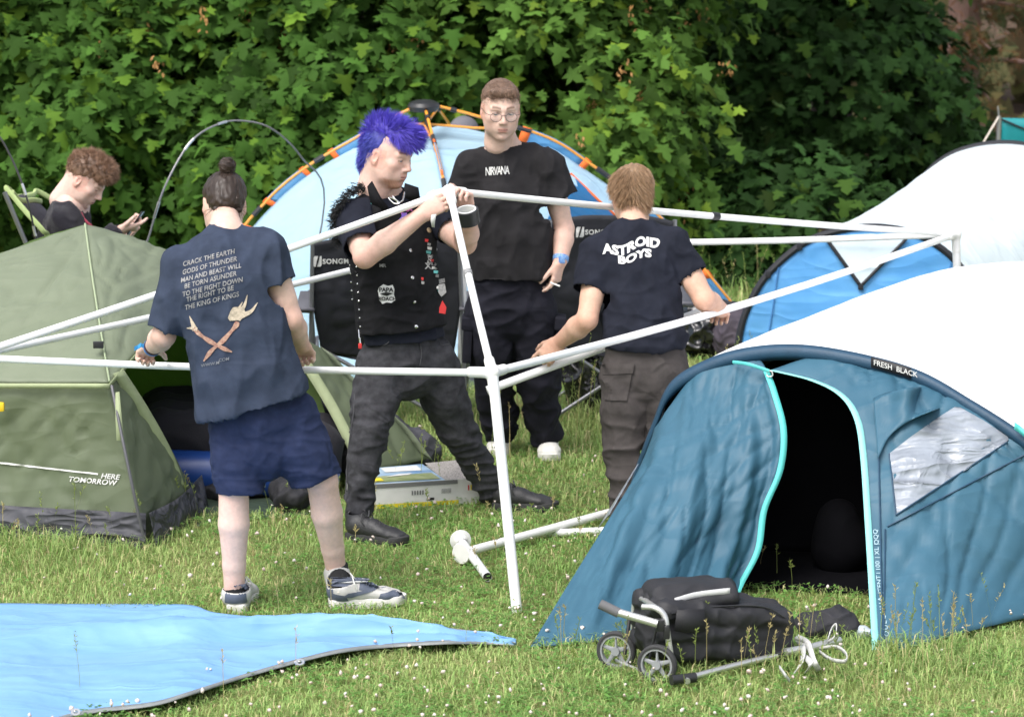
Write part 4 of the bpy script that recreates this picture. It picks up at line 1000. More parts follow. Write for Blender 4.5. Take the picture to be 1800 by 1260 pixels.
vest.cut(B['nk'] + Vector((.02, -.02, -.004)), (.25, -.55, 1), .125); vest.cut(U(706, 577, YB), (.06, 0, -1), .35)
vestB = garment('vest', pb, vest, M_vest, .0075, [(.010, 7, (1.2, 1, .9), 2, 24), (.012, 10, (1, 1, 1.8), 2, 5, blob(U(690, 560, 14.6), .18))])
bv = bvh_of(vestB)
# stand-and-fall collar
for s, pts in ((-1, [(646, 328), (654, 318), (668, 348), (689, 372), (676, 378), (652, 356)]), (1, [(712, 322), (735, 330), (738, 348), (722, 352), (708, 345)])):
    P = [U(x, y, 14.66 if s < 0 else 14.64) for x, y in pts]; c = sum(P, Vector()) / len(P) + Vector((0, -.015, 0))
    mb = MB(); n = len(P); mb.add(P + [c], [(i, (i + 1) % n, n) for i in range(n)]); o = mb.build('collar', M_vest, vestB); solid(o, .006); 
# worn black fringe round the armhole
r = np.random.default_rng(5); n = 900
tt = r.random(n); base = np.array([tuple(p) for p in spline([U(640, 330, 14.72), U(612, 345, 14.62), U(592, 372, 14.60), U(588, 400, 14.62), U(596, 432, 14.62)], 60)])
R0 = base[(tt * 59).astype(int)] + r.normal(size=(n, 3)) * .009
SV, SF = strands(R0, np.tile((-.75, -.35, .25), (n, 1)), .032, .004, (-.2, 0, -.9), seed=3, jitter=.55)
link('armhole_fringe', npmesh(SV, SF), M_lace, vestB)
dB = (.25, 1, -.16)
def patch_text(t, px, py, size, m, ex=(1, 0, 0), ey=(0, 0, 1), bold=.02, sp=1.0, off=.004, bvh=None, par=None, Y=14.5, d=dB):
    me = text_mesh(t, size, bold, spacing=sp); stick(me, bvh or bv, U(px, py, Y), ex, ey, d, off); return link('lettering', me, m, par or vestB, False)
def flat_patch(outl, px, py, m, name='patch', off=.003, s=1 / 405.0, bvh=None, par=None, Y=14.5, d=dB):
    me = mesh([((x - px) * s, (py - y) * s, 0) for x, y in outl], [tuple(range(len(outl)))]); stick(me, bvh or bv, U(px, py, Y), (1, 0, 0), (0, 0, 1), d, off, .012); return link(name, me, m, par or vestB, False)
M_teal = mat('teal_print', (.10, .36, .36), .8); M_mag = mat('magenta_print', (.50, .12, .34), .8); M_pur = mat('violet_print', (.20, .12, .52), .8); M_red = mat('red_print', (.52, .03, .03), .8); M_gold = mat('brass', (.55, .42, .25), .4, metal=.8); M_blk = mat('black_print', (.01, .01, .01), .8)
patch_text('MOSAIC', 648, 350, .030, M_teal, (1, 0, .16), bold=.03); patch_text('COKA', 683, 365, .026, M_mag, bold=.03)
flat_patch([(683, 371), (690, 371), (692, 378), (697, 387), (690, 386), (687, 381), (683, 386), (679, 385), (683, 378)], 687, 378, M_pur, 'emblem'); flat_patch([(682, 371), (690, 371), (690, 374), (682, 374)], 687, 373, M_mag, 'emblem')
o = [(652 + 0, 505), (660, 499), (668, 502), (676, 500), (679, 508), (678, 517), (681, 527), (674, 532), (665, 531), (658, 534), (653, 527), (652, 518), (650, 511)]
flat_patch(o, 665, 517, M_white, 'patch', .003)
patch_text('PAPA', 665, 509, .026, M_blk, bold=.035, off=.006); patch_text('ROACH', 667, 525, .022, M_blk, bold=.035, off=.006); flat_patch([(654, 516), (665, 513), (678, 515), (666, 520)], 665, 516, M_blk, 'emblem', .006)
patch_text('MR', 658, 466, .020, M_print, bold=.03)
patch_text('X', 753, 468, .036, M_print, bold=.03); patch_text('PXK', 756, 456, .022, M_print, (.2, 0, 1), (-1, 0, .2), bold=.03)
flat_patch([(772, 550), (783, 552), (785, 540), (778, 528), (773, 540)], 778, 541, M_red, 'emblem'); flat_patch([(771, 500), (782, 498), (785, 514), (776, 522), (771, 514)], 778, 510, M_print, 'emblem')
flat_patch([(738, 489), (749, 487), (750, 494), (739, 497)], 744, 492, M_print, 'patch')
for i in range(14):          # many small pins and patches down the open front
    y = 420 + i * 7; x = 724 + i * 1.6 + rng.uniform(-3, 3); a = rng.uniform(2, 4.5); m_ = (M_red, M_print, M_white, M_teal, M_print)[i % 5]
    flat_patch([(x - a, y - 3), (x + a, y - 2), (x + a * .8, y + 3), (x - a * .9, y + 2)], x, y, m_, 'patch')
def stud(px, py, r, m, bvh=None, par=None, Y=14.4, d=dB, name='button'):
    h = (bvh or bv).ray_cast(U(px, py, Y - .8), ray(px, py).normalized(), 4)
    if h[0] is None: return
    MB().lathe(h[0] - h[1] * .001, h[1] if h[1].y < 0 else -h[1], [(0, r), (.004, r * .95), (.006, r * .5), (.0062, 0)], 12).build(name, m, par or vestB)
for y in (440, 488, 531, 574): stud(721 + (y - 440) * .08, y, .008, M_silver)
stud(754, 405, .013, M_gold)
for i in range(10):          # laced side seam
    y = 436 + i * 15; a = bv.ray_cast(U(612 + i, y, 13.6), ray(612 + i, y).normalized(), 4)[0]; b = bv.ray_cast(U(625 + i, y + 13, 13.6), ray(625 + i, y + 13).normalized(), 4)[0]
    stud(614 + i, y, .0045, M_silver, name='eyelet'); stud(625 + i, y + 3, .0045, M_silver, name='eyelet')
    if a and b: MB().tube([a + Vector((0, -.006, 0)), (a + b) / 2 + Vector((0, -.012, 0)), b + Vector((0, -.006, 0))], .003, 5).build('lacing', M_lace, vestB)
# chain at the neck
cp = spline([U(690, 345, 14.56), U(700, 356, 14.53), U(708, 352, 14.54), U(711, 338, 14.60)], 22)
mb = MB()
for i in range(21):
    a, b = cp[i], cp[i + 1]; mb.tube([a, b], .0042 if i % 2 else .003, 6)
mb.tube(spline([U(683, 348, 14.55), U(693, 358, 14.52), U(702, 357, 14.52), U(693, 350, 14.53)], 16, True), .003, 6); mb.build('neck_chain', M_silver, pb)
MB().tube([U(631, 580, 14.6), U(632, 594, 14.56), U(633, 604, 14.56)], .004, 6).build('key_tag', M_silver, pb); MB().box(U(633, 608, 14.55), (.016, .010, .024), bev=.004).build('key_fob', M_red, pb)
jeansB = trousers('jeans', pb, M_denim, [(U(708, 596, YB), .172, .115), (U(712, 640, YB), .190, .125), (U(716, 655, YB), .185, .12)],
    [[(B['hr'], .112), (U(660, 700, 14.67), .104), (B['kr'], .083), (U(637, 830, 14.54), .069), (U(627, 905, 14.50), .062)],
     [(B['hl'], .112), (U(782, 700, 14.88), .104), (B['kl'], .083), (U(838, 815, 15.0), .069), (U(868, 868, 15.06), .066)]], vd, (U(708, 586, YB), (.05, 0, 1), .3),
    [(.012, 7, (1, 1, 1.1), 2, 31), (.022, 9, (.8, .8, 2.4), 2, 6, lambda V: blob(B['ar'] + Vector((0, 0, .08)), .17)(V) + blob(B['al'] + Vector((0, 0, .06)), .17)(V) + .8 * blob(B['kr'], .13)(V) + .8 * blob(B['kl'], .13)(V)), (.016, 7, (1, 1, 1), 2, 12, blob(U(730, 650, 14.6), .16))])
bj = bvh_of(jeansB)
for pts in ([(632, 601), (650, 608), (676, 606), (684, 600)], [(772, 598), (776, 606), (790, 604)], [(738, 600), (741, 622), (738, 642)], [(626, 650), (622, 720), (612, 790), (607, 880)]):
    P = [bj.ray_cast(U(x, y, 13.6), ray(x, y).normalized(), 4)[0] for x, y in pts]; P = [p + Vector((0, -.002, 0)) for p in P if p is not None]
    if len(P) > 1: MB().tube(spline(P, 12), .0022, 5).build('seam', mat('grey_stitching', (.06, .06, .065), .9), jeansB)
shoe(pb, G(612, 948), (.78, -.42), M_bleath, M_bsole, .30, .106, B['ar'] + Vector((0, 0, -.01)), .12, 'boot', .034, .032, 0, None, M_glace, .05)
shoe(pb, G(866, 895), (.98, -.15), M_bleath, M_bsole, .30, .106, B['al'] + Vector((0, 0, -.01)), .12, 'boot', .034, .032, 0, None, M_glace, .05)

# ---------------------------------------------------------------- man with glasses
YG = 16.12
pg = thing('person', 'tall man with glasses in plain black T-shirt and cargo trousers holding a cigarette', 'person', G(925, 808))
Gp = dict(hd=U(880, 193, 16.04), nk=U(886, 252, 16.12), shr=U(828, 296, 16.12), shl=U(962, 292, 16.12), elr=U(806, 410, 16.2), wrr=U(850, 470, 16.36), ell=U(992, 402, 16.14), wrl=U(985, 458, 16.05),
          hr=U(862, 545, YG), hl=U(938, 545, YG), kr=U(868, 660, 16.17), kl=U(945, 662, 16.15), ar=U(882, 764, 16.34), al=U(962, 764, 16.28))
A = SDF(); limb_arm(A, Gp['shr'], Gp['elr'], Gp['wrr']); hand(A, Gp['wrr'], (.8, .3, -.4), (0, 1, 0), 'R')
Br = SDF(); limb_arm(Br, Gp['shl'], Gp['ell'], Gp['wrl'], (.056, .050, .050, .034)); hand(Br, Gp['wrl'], (-.22, -.1, -1), (-.75, .4, .1), 'L', (25, 30, 20), .8, (.35, .85, .35), 15, 1.1, each=((12, 25, 18), (28, 38, 22), (36, 42, 25), (42, 45, 25)))
T = core(Gp['nk'], Gp['shl'], Gp['shr'], U(898, 530, YG), Gp['hd'])
limb_leg(T, Gp['hr'], Gp['kr'], Gp['ar'], (.065, .040, .038, .028)); limb_leg(T, Gp['hl'], Gp['kl'], Gp['al'], (.065, .040, .038, .028))
SG = (.62, .43, .35)
hv = make_head(Gp['hd'], (.13, -.97, -.16), (.02, 0, 1), SG, (.14, .085, .055), 1.13, flush=.45, stub=.12, eye_open=.0024, mouth_open=.0012, jaw=1.04, browz=.027)
body(pg, [hv[:3], redden(*A.mesh(.006), [], SG), redden(*Br.mesh(.0042), [(Gp['ell'], .06, .3), (Gp['wrl'], .10, .4)], SG), T.mesh(.012)], SG)
eyes(pg, Gp['hd'], hv[3], 1.13, (.10, .12, .12), (.25, .9, -.25))
HG = hairmat('short_brown_hair', (.23, .145, .10))
def capG(S):
    S.ell((0, -.022, .044), (.079, .099, .082)); S.cone((-.040, .060, .086), (.040, .060, .086), .019, .019, None, .02)
    S.ell((0, .118, .012), (.068, .064, .055), k=.006, sub=True); S.ell((0, .035, -.085), (.2, .105, .095), k=.004, sub=True); S.cone((-.1, -.05, -.1), (.1, -.05, -.1), .058, None, None, .01, sub=True)
def fnG(P, N): return N * .16 + np.array((0, .75, -.12)) + .35 * np.stack([vnoise(P, 50, 2), vnoise(P, 50, 3), vnoise(P, 50, 5)], 1), .018, (0, .1, -.5)
hair('hair', pg, Gp['hd'], hv[3], HG, capG, fnG, 7500, .0016, 1.13, 21, .002, 90, hcap=.0042)
M_wire = mat('dark_wire', (.05, .05, .055), .35, metal=.9); M_lens = mat('spectacle_lens', (.9, .92, .95), .03, trans=.0, alpha=.10, spec=.6)
gl = MB()
HP = lambda x, y, z: Vector(to_world([(x, y, z)], Gp['hd'], hv[3], 1.13)[0])
for s in (-1, 1):
    rim = [HP(s * .032 + .0235 * math.cos(a), .104 - .010 * abs(math.cos(a)) * 0 - .10 * (s * .032 + .0235 * math.cos(a)) ** 2 * 8, -.006 + .0195 * math.sin(a)) for a in [2 * math.pi * i / 24 for i in range(25)]]
    gl.tube(rim, .0012, 6); gl.tube([HP(s * .0555, .100, .002), HP(s * .072, .085, .004), HP(s * .080, .0, .006), HP(s * .079, -.02, -.004)], .0013, 6)
    lb = MB(); lb.add(rim[:24], [tuple(range(24))]); lb.build('lens', M_lens, pg, False, False)
gl.tube([HP(-.009, .104, .0), HP(0, .107, .003), HP(.009, .104, .0)], .0013, 6); gl.build('glasses_frame', M_wire, pg)
teeG = tee('t_shirt', pg, M_black, [(U(892, 300, YG), .190, .105), (U(896, 345, YG), .215, .135), (U(898, 410, YG), .210, .145), (U(897, 470, YG), .215, .15), (U(896, 520, YG), .216, .15)], (1, 0, 0),
    [(Gp['shr'], U(800, 372, 16.15), .090, .094), (Gp['shl'], U(985, 350, 16.12), .092, .089)], Gp['nk'] + Vector((0, .01, -.04)), [(Gp['shr'], .078), (Gp['shl'], .078)],
    (Gp['nk'] + Vector((0, -.02, .004)), (.0, -.35, 1), .125), (U(896, 488, YG), (.03, 0, -1), .34), [(.020, 3.2, (2.0, 1, .6), 2, 41), (.010, 8, (1.4, 1, .8), 2, 3), (.016, 8, (1.2, 1, 1.2), 2, 8, blob(U(840, 370, 16.0), .14)), (.016, 8, (1.2, 1, 1.2), 2, 9, blob(U(960, 360, 16.0), .14))], nk=.066)
bt = bvh_of(teeG)
me = text_mesh('NIRVANA', .050, .016, spacing=.82); stick(me, bt, U(874, 299, 15.9), (.60, 0, .03), (0, 0, 1.1), (0, 1, -.16), .004); link('lettering', me, M_white, teeG, False)
cargo = trousers('cargo_trousers', pg, M_cargo, [(U(896, 488, YG), .190, .125), (U(900, 540, YG), .205, .135), (U(900, 556, YG), .20, .13)],
    [[(Gp['hr'], .118), (U(864, 610, YG), .112), (Gp['kr'], .100), (U(874, 725, 16.26), .086), (U(882, 768, 16.32), .078)], [(Gp['hl'], .120), (U(945, 610, YG), .114), (Gp['kl'], .102), (U(953, 725, 16.22), .088), (U(963, 770, 16.28), .079)]], (1, 0, 0), (U(896, 478, YG), (0, 0, 1), .3),
    [(.014, 6, (1, 1, 1.0), 2, 51), (.024, 7, (.9, .9, 1.8), 2, 16, lambda V: blob(Gp['al'] + Vector((0, 0, .10)), .2)(V) + blob(Gp['ar'] + Vector((0, 0, .10)), .2)(V) + .7 * blob(Gp['kl'], .15)(V) + .8 * blob(U(890, 540, 16), .15)(V))])
for px, py, Y in ((985, 600, 16.08), (822, 600, 16.12)):
    mb = MB(); mb.box(U(px, py, Y), (.045, .16, .19), Matrix.Rotation(.06, 3, 'Y'), .012); mb.box(U(px, py - 34, Y), (.056, .17, .06), Matrix.Rotation(.06, 3, 'Y'), .01); mb.build('cargo_pocket', M_cargo, cargo)
for hp, d, an in ((G(884, 806), (-.10, -1), Gp['ar']), (G(964, 814), (.02, -1), Gp['al'])):
    hp = Vector((hp.x, hp.y + .30, 0)); u = shoe(pg, hp, d, M_wsole, M_wsole, .31, .118, an, .10, 'trainer', .034, .046, 0, 'chunky white trainer', M_wlace, .05)
M_band = mat('blue_strap', (.03, .16, .50), .5, var=.6, vscale=120, col2=(.30, .45, .65)); ax = (Gp['wrl'] - Gp['ell']).normalized()
MB().lathe(Gp['wrl'] - ax * .022, ax, [(0, .034), (.002, .039), (.024, .038), (.026, .033)], 18).build('watch_strap', M_band, pg); MB().box(Gp['wrl'] - ax * .010 + Vector((.005, -.036, 0)), (.032, .012, .036), bev=.004).build('watch', M_band, pg)
cg = U(978, 501, 15.90); c = MB(); c.tube([cg + Vector((-.028, .01, .010)), cg + Vector((.016, -.01, -.004))], .0042, 8)
tag(c.build('cigarette', M_white), 'white cigarette between the fingers of the man with glasses', 'cigarette')

# ---------------------------------------------------------------- fair-haired man, seen from behind, carrying a tube
YR = 14.45
def UR(px, py, Y): return U(px, py, Y + .32)
pr = thing('person', 'fair-haired man in navy-black band T-shirt and charcoal trousers, seen from behind', 'person', G(1120, 920))
R_ = dict(hd=UR(1111, 345, 14.84), nk=UR(1113, 398, 14.70), shl=UR(1056, 440, 14.60), shr=UR(1183, 430, 14.60), ell=UR(1032, 562, 14.42), wrl=UR(984, 601, 14.56), elr=UR(1238, 527, 14.50), wrr=UR(1268, 545, 14.66),
          hl=UR(1096, 655, YR), hr=UR(1172, 655, YR), kl=UR(1096, 775, 14.40), kr=UR(1160, 775, 14.45), al=UR(1102, 915, 14.35), ar=UR(1165, 920, 14.42))
SR = (.58, .37, .27)
A = SDF(); limb_arm(A, R_['shl'], R_['ell'], R_['wrl'], (.055, .050, .050, .033)); hand(A, R_['wrl'], (-.62, .05, -.62), (.25, 1, -.25), 'L', (40, 70, 50), .9, (.5, .75, .5), 25, 1.12, each=((8, 30, 25), (38, 65, 45), (45, 70, 45), (50, 70, 45)))
Br = SDF(); limb_arm(Br, R_['shr'], R_['elr'], R_['wrr'], (.055, .052, .051, .034)); hand(Br, R_['wrr'], (.02, .85, -.25), (-.2, -.4, -1), 'R', (50, 85, 65), .7, (.7, .75, .05), 10, 1.1)
T = core(R_['nk'], R_['shl'], R_['shr'], UR(1134, 640, YR), R_['hd'])
limb_leg(T, R_['hl'], R_['kl'], R_['al'], (.065, .040, .038, .028)); limb_leg(T, R_['hr'], R_['kr'], R_['ar'], (.065, .040, .038, .028))
hv = make_head(R_['hd'], (-.20, .90, -.34), (0, .25, 1), SR, (.2, .12, .06), 1.07, flush=.6)
body(pr, [hv[:3], redden(*A.mesh(.0042), [(R_['ell'], .06, .45), (R_['wrl'], .09, .4)], SR), redden(*Br.mesh(.0042), [(R_['elr'], .06, .5), (R_['wrr'], .1, .5)], SR), T.mesh(.012)], SR)
HR = hairmat('sandy_hair', (.33, .21, .12), .5)
def capR(S):
    S.ell((0, -.022, .044), (.087, .104, .088)); S.ell((0, -.066, -.012), (.070, .052, .070), k=.03); S.ell((0, .03, .06), (.078, .07, .06), k=.03)
    S.ell((0, .05, -.07), (.2, .085, .075), k=.004, sub=True)
def fnR(P, N):
    sw = np.stack([.55 * np.sin(P[:, 0] * 40 + 1), -.45 + 0 * P[:, 0], -.75 + 0 * P[:, 0]], 1); return N * .20 + sw, .042, (.05, -.05, -.45)
hair('hair', pr, R_['hd'], hv[3], HR, capR, fnR, 8500, .0018, 1.07, 31, .005, 60)
teeR = tee('t_shirt', pr, M_blackn, [(UR(1115, 425, 14.64), .165, .10), (UR(1120, 470, 14.58), .188, .125), (UR(1130, 545, 14.50), .172, .12), (UR(1134, 600, YR), .182, .125), (UR(1134, 650, YR), .185, .128)], (1, 0, 0),
    [(R_['shl'], UR(1034, 512, 14.50), .080, .072), (R_['shr'], UR(1218, 484, 14.55), .080, .066)], R_['nk'] + Vector((0, -.02, -.03)), [(R_['shl'], .068), (R_['shr'], .068)],
    (R_['nk'] + Vector((0, .012, .020)), (0, .3, 1), .12), (UR(1133, 612, YR), (-.02, 0, -1), .33),
    [(.018, 4.5, (1.5, 1, .8), 2, 61), (.010, 9, (1.2, 1, 1), 2, 3), (.018, 8, (.8, 1, 1.8), 2, 8, blob(UR(1135, 560, 14.4), .17)), (.014, 9, (1.3, 1, 1.3), 2, 9, blob(UR(1190, 470, 14.5), .12))])
br = bvh_of(teeR)
arc = lambda x, y: (x * (1 + .5 * y), y + .10 * x * x + .10 * x + .012 * math.sin(x * 40))
me = text_mesh('ASTROID', .060, .050, spacing=1.0); stick(me, br, UR(1113, 431, 14.3), (1, 0, .12), (0, 0, .95), (0, 1, -.16), .004, .012, arc); link('lettering', me, M_white, teeR, False)
me = text_mesh('BOYS', .060, .050, spacing=1.0); stick(me, br, UR(1118, 450, 14.3), (1, 0, .06), (0, 0, .8), (0, 1, -.16), .004, .012, arc); link('lettering', me, M_white, teeR, False)
trR = trousers('trousers', pr, M_greyp, [(UR(1133, 606, YR), .172, .112), (UR(1134, 650, YR), .186, .128), (UR(1134, 668, YR), .184, .12)],
    [[(R_['hl'], .105), (UR(1097, 715, 14.42), .100), (R_['kl'], .084), (UR(1098, 850, 14.37), .072), (UR(1102, 925, 14.35), .072)], [(R_['hr'], .105), (UR(1168, 715, YR), .10), (R_['kr'], .084), (UR(1162, 850, 14.43), .072), (UR(1166, 925, 14.42), .072)]], (1, 0, 0), (UR(1133, 598, YR), (0, 0, 1), .3),
    [(.012, 7, (1, 1, 1.1), 2, 71), (.020, 7, (.9, .9, 1.8), 2, 17, lambda V: blob(R_['kl'], .14)(V) + blob(UR(1090, 850, 14.3), .16)(V)), (.014, 7, (1, 1, 1), 2, 18, blob(UR(1110, 720, 14.3), .12))])
bq = bvh_of(trR)
fl = lambda pts, nm, off: flat_patch(pts, 1088, 655, M_greyp, nm, off, 1 / 411.0, bq, trR, 14.2, (0, 1, -.16))
solid(fl([(1064, 640), (1121, 641), (1119, 658), (1065, 661)], 'pocket_flap', .010), .006, 0); solid(fl([(1066, 661), (1117, 659), (1108, 708), (1070, 707)], 'back_pocket', .006), .005, 0)
stud(1086, 652, .009, mat('copper_button', (.35, .13, .07), .45, metal=.6), bq, trR); stud(1086, 652, .004, M_blk, bq, trR)
shoe(pr, G(1104, 930) , (.05, 1), M_bleath, M_bsole, .29, .10, R_['al'] + Vector((0, 0, -.01)), .11, 'shoe'); shoe(pr, G(1168, 928), (.15, 1), M_bleath, M_bsole, .29, .10, R_['ar'] + Vector((0, 0, -.01)), .11, 'shoe')

# ---------------------------------------------------------------- man sitting with a phone behind the green tent
YS = 17.5
ps = thing('person', 'curly-haired man in black fleece sitting in a lounger looking down at his phone', 'person', U(110, 520, YS))
S_ = dict(hd=U(150, 318, 17.45), nk=U(124, 362, 17.5), shr=U(112, 392, 17.34), shl=U(122, 388, 17.70), elr=U(150, 455, 17.26), wrr=U(207, 407, 17.36), ell=U(165, 450, 17.72), wrl=U(206, 412, 17.50),
          hr=U(92, 520, 17.40), hl=U(92, 520, 17.60), kr=U(240, 500, 17.38), kl=U(240, 500, 17.64), ar=U(285, 600, 17.38), al=U(285, 600, 17.64))
A = SDF(); hand(A, S_['wrr'], (.9, .05, .22), (-.1, .4, 1), 'R', (25, 45, 30), .6, (.6, .8, .2), 15, 1.08, each=((5, 15, 10), (35, 60, 40), (40, 65, 40), (45, 65, 40))); hand(A, S_['wrl'], (.9, -.2, .1), (0, -.3, 1), 'L', (35, 55, 40))
T = SDF(); T.cone(S_['nk'], U(92, 510, YS), (.10, .14), (.12, .15), (1, 0, 0)); T.cone(S_['nk'], S_['hd'], .058, .056); limb_arm(T, S_['shr'], S_['elr'], S_['wrr']); limb_arm(T, S_['shl'], S_['ell'], S_['wrl'])
limb_leg(T, S_['hr'], S_['kr'], S_['ar'], (.06, .038, .038, .03)); limb_leg(T, S_['hl'], S_['kl'], S_['al'], (.06, .038, .038, .03))
hv = make_head(S_['hd'], (.80, -.24, -.56), (.52, 0, 1), (.64, .45, .38), (.2, .11, .07), 1.06, flush=.5, eye_open=.0012, stub=.05)
body(ps, [hv[:3], A.mesh(.0045), T.mesh(.012)], (.62, .43, .36))
HS = hairmat('curly_brown_hair', (.26, .155, .10))
def capC(S):
    S.ell((0, -.022, .046), (.082, .102, .085)); S.cone((-.04, .070, .085), (.04, .070, .085), .038, .038, None, .03); S.ell((0, .01, .105), (.065, .08, .045), k=.03)
    S.ell((0, .125, .0), (.062, .062, .045), k=.006, sub=True); S.ell((0, .040, -.080), (.2, .105, .090), k=.004, sub=True); S.cone((-.1, -.06, -.105), (.1, -.06, -.105), .058, None, None, .01, sub=True)
def fnC(P, N):
    up = np.clip((P[:, 2] - .03) / .06, 0, 1); return N * .7 + np.stack([vnoise(P, 60, 1), vnoise(P, 60, 2), vnoise(P, 60, 3)], 1), .014 + .016 * up, np.stack([vnoise(P, 70, 5), vnoise(P, 70, 6), vnoise(P, 70, 7)], 1) * 1.4
hair('hair', ps, S_['hd'], hv[3], HS, capC, fnC, 8000, .0020, 1.06, 41, .005, 60)
S = SDF(); S.cone(U(122, 388, YS), U(108, 440, YS), (.115, .175), (.13, .185), (1, 0, 0), .04).cone(U(108, 440, YS), U(92, 530, YS), (.13, .185), (.13, .18), (1, 0, 0), .04)
for s, e, w in (('shr', 'elr', 'wrr'), ('shl', 'ell', 'wrl')):
    S.cone(S_[s], S_[e], .082, .066, None, .03).cone(S_[e], S_[w], .064, .046, None, .02); S.cone(S_[w], S_[w] + (S_[w] - S_[e]).normalized() * .03, .046, .046, None, .01); S.cut(S_[w], S_[w] - S_[e], .08)
    S.cone(S_['nk'] + Vector((-.01, 0, -.03)), S_[s], .085, .085, None, .04)
S.cone(S_['nk'] + Vector((-.012, 0, -.02)), S_['nk'] + Vector((.012, 0, .10)), (.084, .082), (.080, .080), (1, 0, 0), .02); S.cut(S_['nk'] + Vector((.01, 0, .060)), (.50, 0, 1), .14)
jk = garment('fleece_jacket', ps, S, M_fleece, .009, [(.020, 6, (1, 1, 1.2), 2, 81), (.012, 12, (1, 1, 1), 2, 8)])
M_pink = mat('crimson_collar', (.32, .05, .08), .8)
MB().tube(spline([U(104, 342, 17.48), U(112, 352, 17.40), U(126, 364, 17.38), U(142, 382, 17.36)], 14), .010, 6, flat=.5).build('shirt_collar', M_pink, ps); MB().tube(spline([U(143, 375, 17.37), U(150, 388, 17.33), U(160, 397, 17.32), U(165, 403, 17.34)], 10), .010, 6, flat=.4).build('lanyard', M_pink, ps)
S = SDF()
for h_, k_, a_ in (('hr', 'kr', 'ar'), ('hl', 'kl', 'al')): S.cone(S_[h_], S_[k_], .10, .08, None, .03).cone(S_[k_], S_[a_], .078, .06, None, .03)
S.cone(S_['hr'], S_['hl'], .12, .12, None, .03); garment('trousers', ps, S, M_cargo, .011, [(.014, 7, (1, 1, 1), 2, 88)])
for a_ in ('ar', 'al'): shoe(ps, Vector((S_[a_].x - .04, S_[a_].y, 0)), (1, 0), M_bleath, M_bsole, .29, .10, S_[a_], .12, 'shoe')
ph = MB(); pm = frame((.55, .0, .83), (-.8, .1, .5)); ph.box(U(238, 393, 17.38), (.074, .15, .009), Matrix(pm.tolist()), .004)
tag(ph.build('phone', mat('phone_black', (.012, .012, .014), .2)), 'black phone held by the seated curly-haired man', 'phone')

# ---------------------------------------------------------------- person in a grey cap behind the blue tent
pc = thing('person', 'person in grey cap kneeling behind the blue dome tent', 'person', (-.3, 21.35, 0))
yc = 21.35; hc = U(816, 246, yc)
hv = make_head(hc, (.3, .9, -.1), (0, 0, 1), SK, (.1, .06, .04), 1.06)
o0 = hc + Vector((0, 0, -.16))
T = SDF(); T.cone(hc, o0, .056, .06); T.cone(o0, o0 + Vector((0, .05, -.55)), (.15, .09), (.15, .11), (1, 0, 0)); 
for s in (-1, 1):
    sh = o0 + Vector((s * .19, 0, -.06)); limb_arm(T, sh, sh + Vector((s * .05, .08, -.28)), sh + Vector((0, .30, -.36))); hand(T, sh + Vector((0, .30, -.36)), (0, 1, -.2), (0, 0, -1), 'R' if s > 0 else 'L')
    hp = o0 + Vector((s * .09, .05, -.58)); limb_leg(T, hp, Vector((hp.x + s * .07, hp.y + .36, .09)), Vector((hp.x + s * .08, hp.y - .02, .06)), (.06, .045, .04, .03))
body(pc, [hv[:3], T.mesh(.010)], SK)
S = SDF(); S.cone(o0 + Vector((0, 0, -.05)), o0 + Vector((0, .05, -.58)), (.20, .125), (.185, .135), (1, 0, 0), .03)
for s in (-1, 1):
    sh = o0 + Vector((s * .19, 0, -.06)); S.cone(sh, sh + Vector((s * .05, .08, -.26)), .08, .075); S.cone(o0 + Vector((0, 0, -.03)), sh, .065, .07)
S.cut(o0 + Vector((0, 0, .03)), (0, 0, 1), .09); garment('t_shirt', pc, S, M_black, .011)
S = SDF()
for s in (-1, 1):
    hp = o0 + Vector((s * .09, .05, -.58)); S.cone(hp, Vector((hp.x + s * .07, hp.y + .36, .09)), .105, .085).cone(Vector((hp.x + s * .07, hp.y + .36, .085)), Vector((hp.x + s * .08, hp.y - .02, .07)), .08, .062)
S.cone(o0 + Vector((-.09, .05, -.58)), o0 + Vector((.09, .05, -.58)), .12, .12); garment('trousers', pc, S, M_denim, .011)
for s in (-1, 1): shoe(pc, Vector((o0.x + s * .16, o0.y - .05, 0)), (0, -1), M_bleath, M_bsole, .29, .1, None, .1, 'shoe')
S = SDF(); S.ell((0, -.012, .048), (.090, .110, .094)); S.ell((0, 0, -.06), (.2, .2, .085), k=.004, sub=True); V, Q = S.mesh(.006)
cap = link('cap', npmesh(to_world(V, hc, hv[3], 1.06), Q), mat('grey_cap_cloth', (.13, .125, .14), .9, var=.1, bump=.2, bscale=300), pc)
S = SDF(); S.cone((0, .06, .035), (0, .15, .022), (.075, .007), (.055, .006), (1, 0, 0)); V, Q = S.mesh(.005); link('cap_peak', npmesh(to_world(V, hc, hv[3], 1.06), Q), M_cargo, cap)
